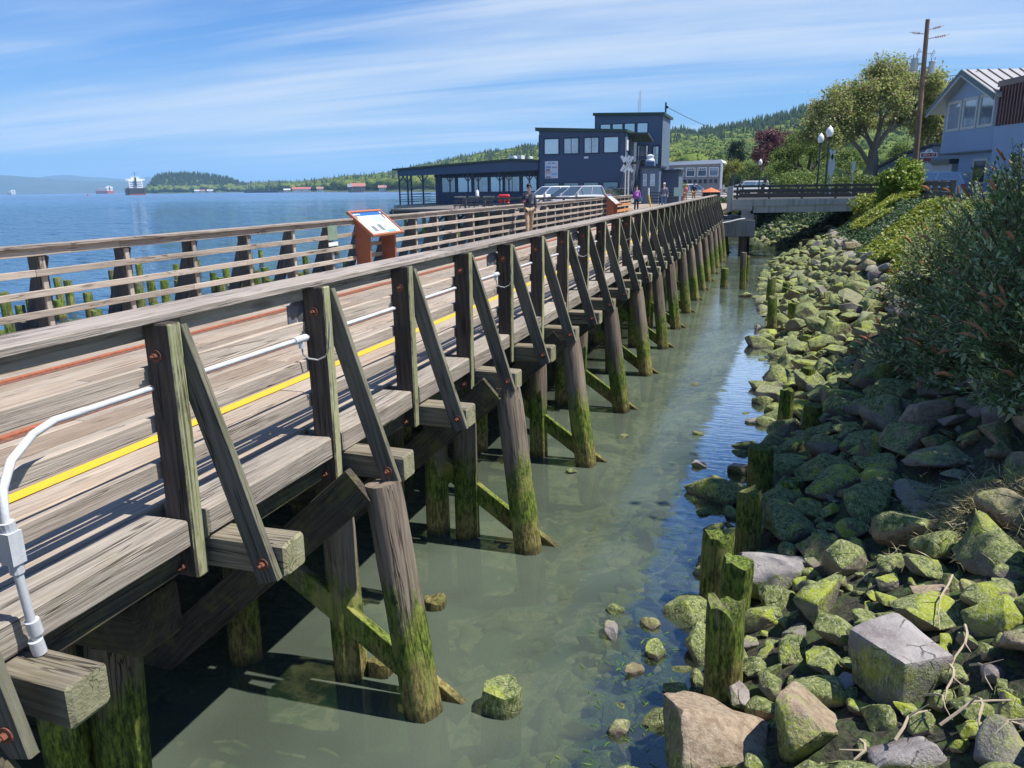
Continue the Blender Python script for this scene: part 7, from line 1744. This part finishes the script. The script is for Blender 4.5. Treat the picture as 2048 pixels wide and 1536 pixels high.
# ------------------------------------------------------------------ ships, buoy and the far shore
def ship(px, y_, r, name, lab, L, B, hullc, rz_off, red=None, sup=(.75, .76, .76), s=1.0):
    x, yy = pol(px, r); bear = math.atan2(x, yy)
    t_ = lthing(name, lab, 'ship', (x, yy, 0), -bear + math.radians(90) + rz_off, 'ships anchored on the river')
    mh_ = plain('hull_' + name + str(px), hullc, .6, .1, .05); mr = plain('bottom_' + name + str(px), red or (.35, .08, .06), .6, .1, .05); mw = bpy.data.materials.get('ship_white') or plain('ship_white', sup, .5, .1, .1); my = bpy.data.materials.get('ship_crane') or plain('ship_crane', (.5, .42, .3), .6, .1, .1)
    fb = B * .38
    def hull(z0, z1, k0, k1, mat, nm):
        st = [(-.5, .78), (-.47, .95), (-.3, 1), (.3, 1), (.42, .72), (.5, .04)]; v = []; f = []
        for fx, w in st:
            v += [(fx * L * (1 if fx < .4 else k0), -w * B / 2 * .97, z0), (fx * L, -w * B / 2, z1), (fx * L, w * B / 2, z1), (fx * L * (1 if fx < .4 else k0), w * B / 2 * .97, z0)]
        for i in range(len(st) - 1):
            for k in range(4): f.append((i * 4 + k, i * 4 + (k + 1) % 4, (i + 1) * 4 + (k + 1) % 4, (i + 1) * 4 + k))
        f += [(3, 2, 1, 0), (20, 21, 22, 23)]; obj(nm, MB(True).add(v, f), mat, t_)
    hull(-2, fb * .16, .97, 1, mr, 'boot_topping'); hull(fb * .16 + .01, fb, .98, 1, mh_, 'hull')
    a0 = -L * .42
    obj('superstructure', MB(True).box(a0 - B * .22, a0 + B * .28, -B * .36, B * .36, fb, fb + B * .42), mw, t_)
    obj('bridge_deck', MB(True).box(a0 - B * .12, a0 + B * .22, -B * .5, B * .5, fb + B * .42, fb + B * .52), mw, t_)
    obj('wheelhouse', MB(True).box(a0 - B * .1, a0 + B * .18, -B * .22, B * .22, fb + B * .52, fb + B * .64), mw, t_)
    for k in range(3): obj('window_band', MB(True).box(a0 - B * .225, a0 - B * .22 - .05, -B * .3, B * .3, fb + B * (.10 + .11 * k), fb + B * (.13 + .11 * k)), M_GLD, t_)
    obj('funnel', MB(True).box(a0 - B * .32, a0 - B * .23, -B * .05, B * .05, fb + B * .1, fb + B * .60), M_INK, t_)
    mb = MB(True); mb.bar((a0, 0, fb + B * .64), (a0, 0, fb + B * .95), B * .02); mb.bar((a0, -B * .14, fb + B * .82), (a0, B * .14, fb + B * .82), B * .012); obj('mast', mb, M_INK, t_)
    for k in range(4):
        xx = -L * .22 + k * L * .18; mb = MB(True); mb.bar((xx, 0, fb), (xx, 0, fb + B * .48), B * .06); mb.bar((xx, 0, fb + B * .44), (xx + L * .12, B * .05, fb + B * .36), B * .03); obj('deck_crane', mb, my, t_)
    for k in range(5): xx = -L * .28 + k * L * .155; obj('hatch_cover', MB(True).box(xx, xx + L * .10, -B * .34, B * .34, fb, fb + B * .07), mr, t_)
ship(270, 0, 1330, 'bulk_carrier', 'dark-hulled bulk carrier with white bridge seen from astern, largest ship', 150, 25, (.035, .035, .04), math.radians(2))
ship(208, 0, 3300, 'cargo_ship', 'red-hulled cargo ship seen three-quarter from astern left of the dark one', 150, 27, (.42, .07, .06), math.radians(17), (.5, .1, .08))
ship(22, 0, 5200, 'distant_ship', 'tiny pale ship far off near the hills at the left', 150, 26, (.5, .5, .5), math.radians(10))
x, y = pol(175, 1150); by_ = thing('channel_buoy', 'small red channel buoy left of the ships', 'buoy', (x, y, 0)); mb = MB(); mb.lathe((x, y, -.3), [(0, 1.3), (1.0, 1.3), (1.1, .5), (3.6, .25), (4.2, .3), (4.4, .05)], 10); obj('float', mb, plain('buoy_red', (.5, .05, .04), .5, .1, .5), by_, True)
x0, y0 = pol(493, 1500); x1, y1 = pol(562, 1380); jt = thing('breakwater', 'long dark breakwater lying low on the water', 'breakwater', ((x0 + x1) / 2, (y0 + y1) / 2, 0))
mb = MB(); mb.bar((x0, y0, .2), (x1, y1, .2), 10, 5.0); obj('wall', mb, M_INK, jt)
def farhouse(px, r, w, h, rc, lab, wc=(.55, .52, .48), name='shore_building'):
    x, y = pol(px, r); bear = math.atan2(x, y); t_ = lthing(name, lab, 'building', (x, y, 1.0), -bear, 'buildings on the far shore')
    mw = plain('wall_' + str(px), wc, .8, .1, .1); mr = plain('roof_' + str(px), rc, .7, .1, .1)
    obj('wall', MB(True).box(-w / 2, w / 2, -6, 6, -.9, h * .6), mw, t_); obj('roof', MB(True).prism([(-8, h * .6), (8, h * .6), (0, h)], -w / 2 - 1, w / 2 + 1, 'x') if 1 else None, mr, t_)
    for k in range(max(2, int(w / 8))): xx = -w / 2 + 2 + k * (w - 4) / max(1, int(w / 8) - 1 or 1); obj('window', MB(True).box(xx - .8, xx + .8, -6.06, -6.005, h * .15, h * .42), M_GLD, t_)
farhouse(603, 1290, 27, 7, (.42, .13, .10), 'long low white shed with a bright red roof on the far shore'); farhouse(574, 1300, 9, 5, (.5, .5, .5), 'small white boathouse left of the long red-roofed shed')
farhouse(716, 1000, 17, 10, (.38, .14, .11), 'tall red-roofed building on the water with a dark left end', (.24, .20, .19)); farhouse(700, 985, 4, 9, (.2, .22, .24), 'dark narrow block at the left end of the tall red-roofed building', (.10, .13, .14))
for i, (px, r) in enumerate(((765, 1000), (826, 960), (838, 950), (395, 2190), (404, 2190), (420, 2190), (640, 1260))): farhouse(px, r, 9 if px > 500 else 14, 7, ((.35, .18, .15), (.5, .5, .48))[i % 2], ['grey house on the far shore behind the restaurant posts', 'brown-roofed house seen between the restaurant posts', 'pale house seen between the restaurant posts', 'white shed at the foot of the wooded island', 'second white shed at the foot of the wooded island', 'low building at the island shore', 'small house on the shore between the two red roofs'][i], (.6, .58, .55), 'shore_house')
